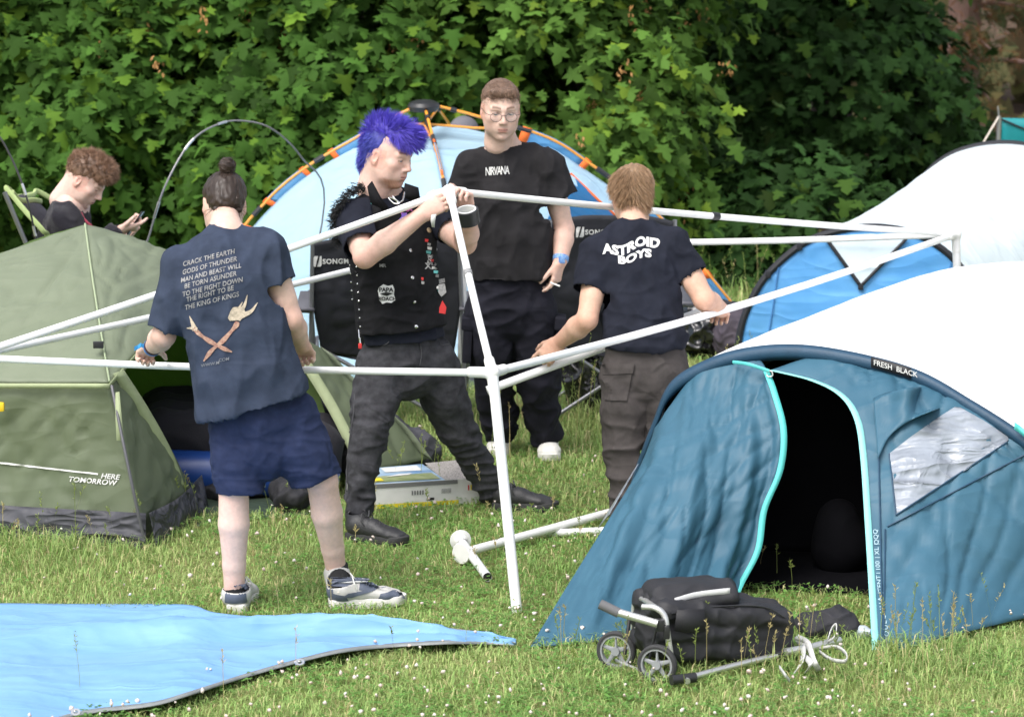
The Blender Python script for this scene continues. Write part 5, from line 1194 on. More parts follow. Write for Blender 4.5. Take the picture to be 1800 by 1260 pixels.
# ================================================================ tents
def loft(curves, n=48, m=24):
    Cs = [spline(c, n) for c in curves]
    return [spline([c[i] for c in Cs], m) for i in range(n)]
def coons(c0, c1, d0, d1, n=48, m=32):
    """c0 bottom, c1 top (left to right); d0 left, d1 right (bottom to top)"""
    c0, c1 = spline(c0, n), spline(c1, n); d0, d1 = spline(d0, m), spline(d1, m)
    P = []
    for i in range(n):
        u = i / (n - 1); row = []
        for j in range(m):
            v = j / (m - 1)
            row.append(c0[i] * (1 - v) + c1[i] * v + d0[j] * (1 - u) + d1[j] * u - (c0[0] * (1 - u) * (1 - v) + c0[-1] * u * (1 - v) + c1[0] * (1 - u) * v + c1[-1] * u * v))
        P.append(row)
    return P
def cloth(name, P, m, parent=None, folds=(), thick=.003, pin=True, kind=None):
    """a grid of points as a sheet with creases; its edges stay where they are"""
    n, mm = len(P), len(P[0]); me = MB().grid(P).mesh(name)
    if folds:
        V = getco(me).astype(np.float64); N = normals(me)
        w = np.ones((n, mm))
        if pin:
            a = np.minimum(np.arange(n), np.arange(n)[::-1]) / (.10 * n); b = np.minimum(np.arange(mm), np.arange(mm)[::-1]) / (.10 * mm); w = np.clip(a, 0, 1)[:, None] * np.clip(b, 0, 1)[None]
        d = np.zeros(len(V))
        for f in folds:
            if callable(f[0]): d += np.array([f[0](i / (n - 1), j / (mm - 1)) for i in range(n) for j in range(mm)])
            else: d += f[0] * (ridged(V, f[1], f[4], f[2], f[3]) - .4)
        V += N * (d * w.ravel())[:, None]; me.vertices.foreach_set('co', V.astype(np.float32).ravel()); me.update()
    o = link(name, me, m, parent)
    if thick: solid(o, thick, 0)
    return o
def strip(pts, width, dirn, n=40):
    """ribbon along pts, widened along dirn"""
    P = spline(pts, n); d = Vector(dirn)
    return [[p - d * width / 2, p + d * width / 2] for p in P]
def pline(pts, r, n=40, seg=8, flat=1.0, side=None): return MB().tube(spline(pts, n), r, seg, True, flat, side)
nyl = dict(rough=.5, spec=.35, bump=.06, bscale=500)
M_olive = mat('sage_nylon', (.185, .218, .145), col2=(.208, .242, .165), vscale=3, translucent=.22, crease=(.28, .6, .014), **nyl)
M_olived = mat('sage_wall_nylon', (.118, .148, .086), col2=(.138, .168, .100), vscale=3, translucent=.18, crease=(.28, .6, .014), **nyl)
M_backgrn = mat('backlit_green_nylon', (.17, .27, .075), col2=(.20, .30, .09), vscale=3, translucent=.62, crease=(.5, .8, .014), **nyl)  # tent cloth made greener and brighter, the daylight glow put into its colour
M_lime = mat('pale_green_tape', (.32, .37, .21), .7, var=.08, vscale=20)
M_tub = mat('grey_groundsheet', (.055, .056, .066), .55, var=.15, vscale=12, crease=(.8, 1.2, .02), spec=.35)
M_dkgrn = mat('dark_green_groundsheet', (.035, .055, .035), .6, var=.2, vscale=9, bump2=(.6, 9, .01))
M_ltblue = mat('pale_blue_nylon', (.46, .66, .80), col2=(.50, .70, .83), vscale=3, translucent=.35, crease=(.5, .6, .014), **nyl)
M_midblue = mat('mid_blue_nylon', (.10, .30, .55), var=.06, vscale=6, translucent=.3, crease=(.5, .8, .012), **nyl)
M_doorblue = mat('deep_blue_nylon', (.018, .13, .30), var=.1, vscale=6, translucent=.15, crease=(.5, .8, .012), **nyl)
M_orange = mat('orange_fibreglass', (.75, .30, .030), .35, var=.08, vscale=20, coat=.3)
M_otag = mat('orange_webbing', (.72, .14, .02), .8)
M_blkpl = mat('black_plastic', (.018, .018, .020), .4)
M_petrol = mat('petrol_nylon', (.036, .112, .170), col2=(.048, .134, .196), vscale=2.5, translucent=.10, crease=(.30, .5, .016), **nyl)
M_navyhem = mat('navy_hem', (.012, .050, .095), .55, var=.12, vscale=12, bump=.15, bscale=120)
M_aqua = mat('turquoise_zip', (.10, .55, .52), .6, var=.08, vscale=30)
M_whiten = mat('white_nylon', (.84, .86, .88), var=.02, vscale=2, translucent=.10, crease=(.45, .5, .014), **nyl)
M_blackin = mat('blackout_lining', (.0035, .0035, .0045), .95, var=.2, vscale=6, spec=.05)  # black cloth, base darkened further to stand for the deep interior's shade
M_skyb = mat('sky_blue_nylon', (.12, .40, .78), col2=(.16, .46, .82), vscale=4, translucent=.3, crease=(.35, .7, .016), **nyl)
M_pale = mat('ice_white_nylon', (.74, .85, .89), col2=(.82, .88, .90), vscale=1.6, translucent=.25, crease=(.45, .5, .014), **nyl)
M_vinyl = mat('clear_vinyl', (.27, .30, .345), .30, var=.14, vscale=9, spec=.5, crease=(.9, 1.3, .014), coat=.12)
M_dpipe = mat('black_piping', (.012, .013, .018), .6)

# ---------------------------------------------------------------- green tent at the left
gt = thing('green_tent', 'sage green cabin tent with grey groundsheet and open door', 'tent', G(258, 962))
tA = G(258, 962); tB = G(-430, 905); eA = U(193, 672, 14.40); eB = U(-480, 655, 15.0); eC = U(525, 578, 15.75); eD = U(-140, 560, 17.0); ap = U(150, 395, 15.55)
tC = G(610, 850); tD = Vector((-2.6, 17.2, 0))
def lerp(a, b, t): return a + (b - a) * t
def side_curve(a, b, out, n=9, k=.06):
    return [lerp(a, b, i / (n - 1)) + Vector(out) * k * math.sin(math.pi * i / (n - 1)) for i in range(n)]
crease = [(.012, 3, grain(70), 4, 3), (.010, 5, grain(35), 6, 5), (.010, 6, grain(-30), 6, 8)]
seamA = side_curve(eA, ap, (-.1, -.35, .5), k=.05); seamB = side_curve(eB, ap, (-.5, 0, .5), k=.06); seamC = side_curve(eC, ap, (.4, 0, .6), k=.09); seamD = side_curve(eD, ap, (0, .5, .5), k=.06)
eaveAC = [eA, U(222, 640, 14.55), U(255, 608, 14.75), U(330, 566, 15.15), U(430, 552, 15.5), eC]
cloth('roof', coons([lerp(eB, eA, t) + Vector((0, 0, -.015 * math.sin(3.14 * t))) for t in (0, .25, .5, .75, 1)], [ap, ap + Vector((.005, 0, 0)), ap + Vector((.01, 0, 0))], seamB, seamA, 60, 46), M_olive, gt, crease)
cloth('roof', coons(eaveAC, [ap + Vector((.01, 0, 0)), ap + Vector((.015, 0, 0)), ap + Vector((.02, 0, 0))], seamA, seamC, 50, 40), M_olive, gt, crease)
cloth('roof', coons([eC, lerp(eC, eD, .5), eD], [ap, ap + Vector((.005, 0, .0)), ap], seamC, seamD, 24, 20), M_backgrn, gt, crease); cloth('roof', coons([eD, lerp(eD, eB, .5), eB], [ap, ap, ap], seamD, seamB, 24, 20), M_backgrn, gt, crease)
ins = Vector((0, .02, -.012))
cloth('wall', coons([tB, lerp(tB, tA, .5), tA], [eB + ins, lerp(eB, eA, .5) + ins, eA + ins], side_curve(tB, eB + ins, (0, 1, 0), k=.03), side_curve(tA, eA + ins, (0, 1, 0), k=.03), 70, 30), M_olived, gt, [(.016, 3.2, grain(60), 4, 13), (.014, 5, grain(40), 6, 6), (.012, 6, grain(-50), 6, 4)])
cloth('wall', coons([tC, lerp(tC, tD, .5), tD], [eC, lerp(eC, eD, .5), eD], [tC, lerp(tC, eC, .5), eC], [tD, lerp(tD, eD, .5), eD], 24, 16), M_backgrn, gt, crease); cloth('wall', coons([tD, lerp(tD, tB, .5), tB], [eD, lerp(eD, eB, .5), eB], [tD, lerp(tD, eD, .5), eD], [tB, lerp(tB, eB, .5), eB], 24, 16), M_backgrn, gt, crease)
# door jamb, its pale tape, the pole in its sleeve
jB = [tA, G(305, 928), G(345, 896)]; jT = [eA + Vector((.01, .02, -.01)), U(206, 660, 14.48), U(216, 652, 14.54)]
jR = [G(345, 896), U(335, 862, 14.86), U(290, 770, 14.74), U(216, 652, 14.54)]
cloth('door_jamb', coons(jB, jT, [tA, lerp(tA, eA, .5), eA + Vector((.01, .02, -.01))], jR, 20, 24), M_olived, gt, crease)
pe = [U(219, 648, 14.50), U(262, 715, 14.62), U(303, 790, 14.74), U(328, 856, 14.82)]; pi = [U(200, 655, 14.46), U(238, 722, 14.58), U(276, 795, 14.70), U(296, 850, 14.78)]
cloth('door_tape', [[a, b] for a, b in zip(spline([p + Vector((0, -.03, 0)) for p in pi], 24), spline([p + Vector((0, -.03, 0)) for p in pe], 24))], M_lime, gt)
cloth('eave_tape', strip([eB + Vector((0, -.02, -.012)), lerp(eB, eA, .5) + Vector((0, -.02, -.028)), eA + Vector((0, -.02, -.012))], .022, (0, 0, 1)), M_lime, gt)
cloth('eave_tape', strip([p + Vector((0, -.02, -.010)) for p in eaveAC], .026, (.3, 0, 1)), M_lime, gt)
cloth('pole_sleeve', [[U(203, 690, 14.34), U(210, 688, 14.34)], [U(203, 735, 14.30), U(214, 733, 14.30)], [U(205, 774, 14.26), U(218, 775, 14.26)]], M_lime, gt)
MB().tube([eA + Vector((.01, -.02, -.01)), U(216, 775, 14.24), U(238, 880, 14.18), tA + Vector((0, -.02, .0))], .007, 8).build('pole', mat('grey_fibreglass', (.10, .10, .11), .4), gt)
pline([p + Vector((0, -.012, .006)) for p in seamA], .0045, 30, 6).build('seam', mat('sage_seam', (.30, .36, .22), .7), gt)
MB().box(U(173, 606, 14.55), (.045, .02, .03), bev=.004).build('toggle', M_blkpl, gt); MB().box(U(2, 715, 14.5), (.03, .03, .04), bev=.01).build('peg_bag', mat('yellow_plastic', (.75, .52, .02), .5), gt)
# groundsheet tub, a little proud of the walls
tub = lambda a, b, h, o: coons([a + o, lerp(a, b, .5) + o, b + o], [a + o * .3 + Vector((0, .01, h)), lerp(a, b, .5) + o * .6 + Vector((0, .01, h * .9)), b + o * .3 + Vector((0, .01, h))], [a + o, a + o * .7 + Vector((0, 0, h * .5)), a + o * .3 + Vector((0, .01, h))], [b + o, b + o * .7 + Vector((0, 0, h * .5)), b + o * .3 + Vector((0, .01, h))], 50, 10)
for a, b, o in ((tB, tA, Vector((0, -.045, 0))), (tA, G(350, 892), Vector((.045, -.03, 0)))): cloth('groundsheet_wall', tub(a, b, .15, o), M_tub, gt, [(.018, 7, (1, 1, 1.5), 2, 9)])
cloth('groundsheet', coons([G(345, 925), G(440, 915), G(545, 905)], [Vector((-2.0, 16.6, .01)), Vector((-1.6, 16.5, .01)), Vector((-1.0, 16.2, .01))], [G(345, 925), G(340, 880, .012), Vector((-2.0, 16.6, .012))], [G(545, 905), G(560, 860, .012), Vector((-1.0, 16.2, .012))], 30, 24), M_dkgrn, gt, [(.016, 6, (1, 1, 1), 2, 4)], pin=False)
# the other half of the door, staked out to the right
fa = [U(500, 585, 15.70), U(540, 650, 15.62), U(585, 725, 15.55), U(640, 835, 15.45)]; fb = [U(575, 618, 15.85), U(640, 690, 15.85), U(705, 745, 15.85), U(752, 806, 15.85)]
cloth('door_flap', coons([fa[3], lerp(fa[3], fb[3], .5), fb[3]], [fa[0], lerp(fa[0], fb[0], .5) + Vector((0, 0, .01)), fb[0]], fa[::-1], fb[::-1], 30, 34), M_olived, gt, [(.016, 6, (1.4, 1, .6), 2, 23)])
cloth('door_tape', [[a + Vector((-.012, -.012, 0)), b] for a, b in zip(spline([p + Vector((0, -.012, 0)) for p in fa], 24), spline([p + Vector((.030, -.012, .020)) for p in fa], 24))], M_lime, gt); cloth('door_tape', [[a, b] for a, b in zip(spline([p + Vector((-.03, -.03, .03)) for p in fb], 24), spline([p + Vector((.03, -.03, -.01)) for p in fb], 24))], M_olive, gt)
gwall = [o for o in gt.children if o.name.startswith('wall')][0]; bw = bvh_of(gwall)
for t, px, py, s in (('HERE', 169, 848.5, .036), ('TOMORROW', 135, 857.5, .036)):
    me = text_mesh(t, s, .02, shear=.25); stick(me, bw, U(px, py, 14.1), (1, 0, -.05), (0, 0, .85), (.1, 1, -.1), .006); link('lettering', me, M_white, gwall, False)
me = mesh([(-.45, .004, 0), (.12, .003, 0), (.12, -.004, 0), (-.45, -.004, 0)], [(3, 2, 1, 0)]); stick(me, bw, U(96, 841, 14.1), (1, 0, -.07), (0, 0, 1), (.1, 1, -.1), .006, .03); link('print_line', me, M_white, gwall, False)
# what lies in the door: an air bed, bags and bedding
ab = thing('air_bed', 'dark flocked air bed with blue sides inside the green tent', 'air bed', U(400, 850, 15.6))
S = SDF()
for i in range(4): S.cone(U(290, 762 - i * 14, 15.4 + i * .22), U(560, 785 - i * 14, 15.4 + i * .22), .12, .12, None, .02)
S.cone(U(290, 800, 15.42), U(560, 812, 15.42), .11, .11); garment('mattress', ab, S, mat('black_flock', (.016, .015, .020), .95, bump=.3, bscale=200), .014, [(.012, 8, (1, 1, 1), 2, 6)], thick=0)
S = SDF(); S.cone(U(300, 828, 15.28), U(560, 838, 15.28), .10, .10, None, .02); garment('bed_side', ab, S, mat('royal_blue_vinyl', (.012, .05, .22), .35), .012, thick=0)
def heap(name, label, cat, blobs, m, h=.008, folds=((.020, 8, (1, 1, 1), 2, 5), (.010, 18, (1, 1, 1), 2, 6)), group=None):
    S = SDF()
    for c, rr in blobs: S.ell(c, rr, k=.05)
    V, Q = S.mesh(h); V = relax(V, Q, 1); me = npmesh(V, Q); N = normals(me); d = sum(f[0] * (ridged(V, f[1], f[4], f[2], f[3]) - .45) for f in folds); V = V + N * d[:, None]; V[:, 2] = np.maximum(V[:, 2], .004)
    me.vertices.foreach_set('co', V.astype(np.float32).ravel()); me.update(); return tag(link(name, me, m), label, cat, group)
M_cordura = mat('black_bag_cloth', (.016, .016, .020), .75, var=.25, vscale=14, bump=.3, bscale=300); M_bin = mat('black_bin_liner', (.014, .014, .016), .22, bump2=(1.0, 11, .02), spec=.7)
M_grjk = mat('charcoal_cloth', (.045, .046, .055), .9, var=.2, vscale=20, bump=.3, bscale=260)
heap('stuff_sack', 'short black stuff sack lying across the tent doorway', 'bag', [((G(518, 893).x, G(518, 893).y, .07), (.075, .15, .075)), ((G(500, 893).x, G(500, 893).y, .07), (.06, .13, .07))], M_cordura)
heap('bedding', 'crumpled black bedding spilling out of the green tent', 'bedding', [((-1.15, 15.55, .08), (.25, .22, .10)), ((-.95, 15.75, .12), (.22, .2, .13)), ((-1.3, 15.3, .05), (.2, .15, .06))], M_cordura)
heap('jacket', 'black jacket dropped beside the open green flap', 'jacket', [((G(620, 838).x, 15.75, .12), (.10, .16, .15)), ((G(640, 838).x - .02, 15.85, .10), (.12, .14, .11))], M_cordura)
heap('rucksack', 'charcoal rucksack lying on the grass behind the carton', 'bag', [((G(700, 828).x, G(700, 828).y + .12, .09), (.20, .16, .095)), ((G(660, 825).x, G(660, 825).y + .2, .12), (.14, .14, .13)), ((G(735, 828).x, G(735, 828).y + .1, .06), (.09, .12, .07))], M_grjk)

# ---------------------------------------------------------------- blue dome tent on orange poles
dt = thing('dome_tent', 'pale blue instant dome tent hung from orange poles', 'tent', (-.3, 19.4, 0))
hub = U(745, 181, 19.5); fF = Vector((-.25, 17.9, 0)); fL = Vector((-1.80, 19.35, 0)); fR = G(1338, 598); fR = Vector((1.44, 19.7, 0)); fK = Vector((-.12, 21.0, 0))
polF = [hub, U(760, 238, 19.2), U(776, 300, 18.85), U(792, 390, 18.5), U(806, 495, 18.2), fF]
polL = [hub, U(700, 202, 19.5), U(625, 243, 19.48), U(540, 293, 19.45), U(470, 352, 19.42), U(405, 440, 19.4), fL]
polR = [hub, U(830, 202, 19.52), U(960, 241, 19.55), U(1040, 290, 19.6), U(1150, 372, 19.62), U(1210, 440, 19.65), U(1297, 546, 19.68), fR]
polK = [hub, hub + Vector((.08, .25, -.06)), hub + Vector((.2, .8, -.35)), hub + Vector((.35, 1.3, -.9)), fK]
mb = MB().lathe(hub + Vector((0, 0, -.02)), (0, 0, 1), [(-.03, .02), (-.03, .07), (0, .095), (.02, .085), (.035, .05), (.04, 0)], 20); mb.tube([hub + Vector((.02, -.02, 0)), hub + Vector((.02, -.04, -.19))], .017, 8); mb.build('hub', M_blkpl, dt)
for i, P in enumerate((polF, polL, polR, polK)):
    pline(P, .0085, 60, 8).build('pole', M_orange, dt)
    q = spline(P, 60); cen = Vector((-.3, 19.4, .4))
    for k in ((5,), (26, 27), (41, 42)):
        a, b = q[k[0]], q[k[-1] + 1]; MB().tube([a, b], .015, 8).build('pole_joint', M_blkpl, dt)
    e = q[14]; MB().tube([hub + Vector((0, 0, -.12)), hub.lerp(e, .5) + Vector((0, 0, -.07)), e], .0075, 8).build('strut', M_orange, dt); MB().tube([q[12], q[15]], .014, 8).build('strut_joint', M_blkpl, dt)
def hang(P, d=.045):
    q = spline(P, 60); c = Vector((-.3, 19.4, .3)); return [p + (c - p).normalized() * d for p in q]
hF, hL, hR, hK = (hang(P) for P in (polF, polL, polR, polK))
hF, hL, hR, hK = spline(hF[14:], 45), spline(hL[21:], 45), spline(hR[18:], 45), spline(hK[19:], 45)
def dome_panel(a, b, m, wr, sag=.05, nm='panel'):
    P = []
    for i, (p, q) in enumerate(zip(a, b)):
        c = Vector((-.3, 19.4, .3)); row = []
        for j in range(25):
            t = j / 24; x = p.lerp(q, t); x = x + (x - c).normalized() * (sag * min(1, i / 12) * math.sin(math.pi * t)); row.append(x)
        P.append(row)
    return cloth(nm, P, m, dt, wr)
cr = [(.012, 4, (1, 1, .6), 2, 33), (.006, 10, (1, 1, .6), 2, 35)]
pFL = dome_panel(hL, hF, M_ltblue, cr, .10); pFR = dome_panel(hF, hR, M_ltblue, cr, .10); dome_panel(hR, hK, M_ltblue, cr); dome_panel(hK, hL, M_ltblue, cr)
MB().add([p for p in (hF[0], hR[0], hK[0], hL[0])] + [(hF[0] + hR[0] + hK[0] + hL[0]) / 4 + Vector((0, 0, .02))], [(0, 1, 4), (1, 2, 4), (2, 3, 4), (3, 0, 4)]).build('crown_panel', M_ltblue, dt)
for P, hP in ((polL, hL), (polR, hR), (polF, hF)):                       # pole sleeves between orange tags
    q = spline(P, 60); cen = Vector((-.3, 19.4, .3))
    for a, b in ((14, 25), (30, 40), (45, 57)):
        cloth('pole_sleeve', [[q[i] + (q[i] - cen).normalized() * .012, q[i] + (cen - q[i]).normalized() * .085] for i in range(a, b)], M_midblue, dt, thick=.006)
        for i in (a, b - 1): cloth('tag', [[q[j] + (q[j] - cen).normalized() * .016, q[j] + (cen - q[j]).normalized() * .075] for j in (i, i + 1)], M_otag, dt, thick=.012)
bR = bvh_of(pFR)
def on(bv_, pts, m, nm, par, off=.006, Y=15.0, ml=.03):
    out = []
    cx = sum(p[0] for p in pts) / len(pts); cy = sum(p[1] for p in pts) / len(pts); V = []
    for px, py in pts:
        d = ray(px, py).normalized(); h = bv_.ray_cast(Vector((0, 0, H)), d, 60); V.append((h[0] if h[0] else U(px, py, Y)) - d * off)
    return V
def paint_on(bv_, outline, m, nm, par, off=.006, inside=7):
    """a flat piece sewn onto a surface: outline in photo pixels, cast from the lens onto the cloth, filled as a fan of rings"""
    cx = sum(p[0] for p in outline) / len(outline); cy = sum(p[1] for p in outline) / len(outline)
    ol = []
    for i in range(len(outline)):
        a, b = outline[i], outline[(i + 1) % len(outline)]; ns = max(1, int(math.hypot(a[0] - b[0], a[1] - b[1]) / 14)); ol += [(a[0] + (b[0] - a[0]) * k / ns, a[1] + (b[1] - a[1]) * k / ns) for k in range(ns)]
    n = len(ol); V = []
    for k in range(inside):
        f = 1 - k / inside
        V += on(bv_, [(cx + (x - cx) * f, cy + (y - cy) * f) for x, y in ol], m, nm, par, off)
    V += on(bv_, [(cx, cy)], m, nm, par, off); F = [(k * n + i, k * n + (i + 1) % n, (k + 1) * n + (i + 1) % n, (k + 1) * n + i) for k in range(inside - 1) for i in range(n)] + [((inside - 1) * n + i, (inside - 1) * n + (i + 1) % n, inside * n) for i in range(n)]
    o = link(nm, mesh(V, F), m, par); return o
dr = [(1003, 305), (1050, 350), (1100, 400), (1130, 470), (1100, 640), (960, 640), (955, 400)]
paint_on(bR, dr, M_doorblue, 'door', dt, .010)
pts = on(bR, dr[:5], None, '', dt, .016); pline(pts, .007, 30, 6).build('door_piping', M_otag, dt)
for a, b, c in ((fL, fF, -1), (fF, fR, 1)):
    cloth('skirt', coons([a, lerp(a, b, .5), b], [a + Vector((0, .03, .16)), lerp(a, b, .5) + Vector((0, .03, .16)), b + Vector((0, .03, .16))], [a + Vector((0, -.03, 0)), a + Vector((0, 0, .16))], [b + Vector((0, -.03, 0)), b + Vector((0, 0, .16))], 40, 8), mat('grey_skirt_%d' % c, (.13, .14, .17), .6, var=.2, vscale=8, bump2=(.5, 9, .01)), dt, [(.02, 8, (1, 1, 1.5), 2, 3)])

# ---------------------------------------------------------------- petrol blue tent in front
qt = thing('dome_tent', 'petrol blue and white dome tent with open black doorway and clear window', 'tent', G(1540, 1148))
arch = [U(1085, 940, 14.25), U(1112, 840, 14.10), U(1148, 742, 14.0), U(1180, 672, 13.95), U(1250, 630, 13.88), U(1330, 610, 13.8), U(1420, 608, 13.7), U(1530, 627, 13.58), U(1620, 655, 13.48), U(1700, 700, 13.38), U(1800, 765, 13.25), U(1900, 855, 13.15), U(1990, 975, 13.05), U(2030, 1085, 13.0)]
arch_s = spline(arch, 120)
ridge = [Vector((.62, 14.7, .02)), U(1165, 740, 14.55), U(1225, 665, 14.6), U(1310, 606, 14.75), U(1450, 545, 15.0), U(1600, 491, 15.15), U(1700, 472, 15.2), U(1800, 465, 15.2), U(1950, 480, 15.15), U(2100, 560, 15.0), U(2230, 720, 14.8), U(2290, 960, 14.6)]
back = [Vector((.9, 16.6, .02)), Vector((1.3, 16.7, .35)), Vector((2.0, 16.8, .75)), Vector((2.8, 16.8, .75)), Vector((3.4, 16.6, .4)), Vector((3.7, 16.3, .02))]
rf = loft([arch, ridge, back], 90, 40); cloth('roof', rf, M_whiten, qt, [(.008, 3, (1, 1, 1), 2, 3)])
cloth('lining', [[p + (Vector((2.0, 14.9, .1)) - p).normalized() * .035 for p in row] for row in rf[4:-4]], M_blackin, qt)
inn = [Vector((.70, 14.15, .01)), Vector((1.2, 14.10, .01)), Vector((1.9, 13.95, .01)), Vector((2.6, 13.8, .01))]
cloth('inner_room', coons(inn, [p + Vector((0, .05, z)) for p, z in zip(inn, (.45, .86, .88, .6))], [inn[0], inn[0] + Vector((0, .05, .45))], [inn[-1], inn[-1] + Vector((0, .05, .6))], 40, 24), M_blackin, qt, [(.03, 4, (1.5, 1, .4), 2, 8)])
cloth('floor', [[Vector((.80, 13.45, .012)), Vector((.75, 14.4, .014))], [Vector((2.6, 13.15, .012)), Vector((2.6, 14.2, .014))]], M_blackin, qt)
pline([U(1385, 975, 14.2), U(1430, 965, 14.3), U(1520, 968, 14.3)], .006, 14, 6).build('inner_piping', M_aqua, qt); pline([U(1422, 1062, 13.9), U(1450, 1058, 13.9), U(1490, 1062, 13.9)], .006, 14, 6).build('inner_piping', M_aqua, qt)
# hem over the front arch: a flattened sleeve
hm = [p + Vector((0, -.012, -.012)) for p in arch_s[8:]]
cloth('arch_hem', [[p + Vector((0, .006, .016)), p + Vector((0, -.022, .004)), p + Vector((0, -.026, -.022)), p + Vector((0, -.010, -.046))] for p in hm], M_navyhem, qt, thick=.004)
lower = lambda px, py, Y: U(px, py, Y) + Vector((0, -.02, -.04))
# left front panel: the door half drawn aside and pegged out
cl_ = [G(932, 1137, .01), U(1000, 1025, 12.95), U(1075, 905, 13.35), U(1120, 830, 13.65), U(1142, 780, 13.85), lower(1150, 735, 13.98)]
c1_ = [G(1040, 1128, .015), U(1085, 1010, 12.98), U(1140, 890, 13.28), U(1180, 790, 13.55), U(1205, 710, 13.80), lower(1222, 640, 13.90)]
c2_ = [G(1150, 1108, .015), U(1185, 1000, 13.10), U(1225, 890, 13.30), U(1255, 790, 13.52), U(1275, 710, 13.72), lower(1290, 617, 13.84)]
c3_ = [G(1240, 1085, .012), U(1275, 980, 13.28), U(1310, 880, 13.40), U(1330, 790, 13.52), U(1330, 710, 13.65), lower(1330, 612, 13.80)]
cz_ = [G(1288, 1066, .01), U(1305, 1025, 13.28), U(1335, 965, 13.36), U(1346, 895, 13.42), U(1374, 825, 13.47), U(1380, 755, 13.52), U(1364, 690, 13.62), U(1350, 652, 13.72)]
def drape(i, j): 
    f = .5 + .5 * i
    return .026 * math.sin(i * 22 + 3 * j) * (1 - j) ** .6 * f + .012 * math.sin(i * 47 + 5 * j) * (1 - j)
lp = loft([cl_, c1_, c2_, c3_, cz_], 70, 80); lp = [list(r_) for r_ in zip(*lp)]
cloth('door_half', lp, M_petrol, qt, [(drape,), (.014, 3.0, grain(62), 4, 3), (.014, 5, grain(75), 6, 7), (.012, 5, grain(30), 6, 9), (.005, 11, grain(55), 5, 12)])
cloth('zip', [[p + Vector((.006, -.012, 0)), p + Vector((-.020, -.014, 0))] for p in spline(cz_, 60)], M_aqua, qt); MB().tube(spline([U(1348, 655, 13.68), U(1356, 652, 13.66), U(1358, 660, 13.66), U(1350, 662, 13.67)], 10, True), .003, 6).build('zip_pull', M_white, qt)
cloth('clear_side', coons([U(1070, 905, 13.36), U(1050, 930, 13.7)], [U(1122, 815, 13.7), U(1112, 830, 14.0)], [U(1070, 905, 13.36), U(1122, 815, 13.7)], [U(1050, 930, 13.7), U(1112, 830, 14.0)], 10, 12), M_vinyl, qt)
# right front panel
cd = [G(1538, 1150, .012), U(1531, 1030, 12.75), U(1524, 915, 12.98), U(1516, 800, 13.20), U(1505, 735, 13.33), U(1478, 694, 13.44), U(1428, 668, 13.56), U(1356, 650, 13.68)]
cb = [G(1538, 1150, .012), G(1620, 1132, .03), G(1700, 1110, .03), G(1800, 1086, .03), G(1920, 1060, .03), G(2040, 1040, .012)]
top = [U(1356, 650, 13.68)] + [p + Vector((0, -.02, -.04)) for p in spline(arch, 120)[56:112:6]] + [G(2035, 1036, .03)]
rp_ = coons(cb, top, cd, [G(2040, 1040, .012), G(2038, 1038, .02), G(2035, 1036, .03)], 80, 60)
rpan = cloth('front_panel', rp_, M_petrol, qt, [(.016, 2.6, grain(40), 4, 17), (.016, 4.2, grain(62), 6, 19), (.014, 5, grain(-35), 6, 23), (.005, 9, grain(35), 5, 29)])
cloth('zip', [[p + Vector((.016, -.010, 0)), p + Vector((-.010, -.010, 0))] for p in spline(cd, 60)], mat('pale_turquoise_zip', (.25, .62, .60), .6), qt)
bq_ = bvh_of(rpan)
win = paint_on(bq_, [(1563, 797), (1600, 768), (1650, 733), (1692, 706), (1740, 733), (1786, 764), (1720, 812), (1650, 855), (1575, 903), (1568, 850)], M_vinyl, 'window', qt, .006, 9)
for a, b in (((1563, 797), (1575, 905)), ((1575, 905), (1788, 766)), ((1560, 925), (1800, 800)), ((1543, 720), (1552, 1140)), ((1556, 930), (1553, 1140))):
    pts = on(bq_, [(a[0] + (b[0] - a[0]) * k / 12, a[1] + (b[1] - a[1]) * k / 12) for k in range(13)], None, '', qt, .005); pline(pts, .004, 24, 5).build('seam', M_navyhem, qt)
fo = on(bq_, [(1535, 700), (1560, 690), (1620, 680), (1690, 692), (1700, 703)], None, '', qt, .006); fl_ = on(bq_, [(1543, 806), (1565, 765), (1602, 738), (1650, 718), (1702, 703)], None, '', qt, .028)
cloth('window_flap', coons(fl_, fo, [fl_[0], lerp(fl_[0], fo[0], .5), fo[0]], [fl_[-1], fo[-1]], 30, 14), M_petrol, qt, [(.008, 10, (1, 1, 1), 2, 3)])
M_palep = mat('pale_print', (.34, .50, .56), .7)
for t, py in (('QUECHUA', 1082), ('|', 1045), ('TENT', 1030), ('|', 1013), ('100', 1001), ('|', 987), ('XL', 976), ('|', 964), ('QQQ', 952)):
    me = text_mesh(t, .024, .006, spacing=1.25 if len(t) > 4 else 1.0); stick(me, bq_, U(1552 - (py - 1082) * .03, py, 12.6), (-.03, 0, 1), (-1, 0, -.03), (0, 1, -.16), .006, .03); link('lettering', me, M_palep, rpan, False)
lb = [p + Vector((0, -.045, -.016)) for p in arch_s if 1522 < 900 + FPX * p.x / ((p.y * _c - (p.z - H) * _s)) < 1602]
cloth('label_tab', [[p + Vector((0, 0, .022)), p + Vector((0, -.004, -.020))] for p in lb], mat('black_label', (.012, .012, .014), .6), qt, thick=.004)
d_ = (lb[-1] - lb[0]).normalized(); mid_ = lb[len(lb) // 2]
for t, s_, off_ in (('FRESH', .030, -.052), ('BLACK', .030, .052)):
    me = text_mesh(t, s_, .012); co = getco(me).astype(float); W = np.array([tuple(mid_ + d_ * (x + off_) + Vector((0, -.008, y + .001))) for x, y, z in co.tolist()]); me.vertices.foreach_set('co', W.astype(np.float32).ravel()); me.update(); link('lettering', me, M_white, [c for c in qt.children if c.name.startswith('label_tab')][0], False)
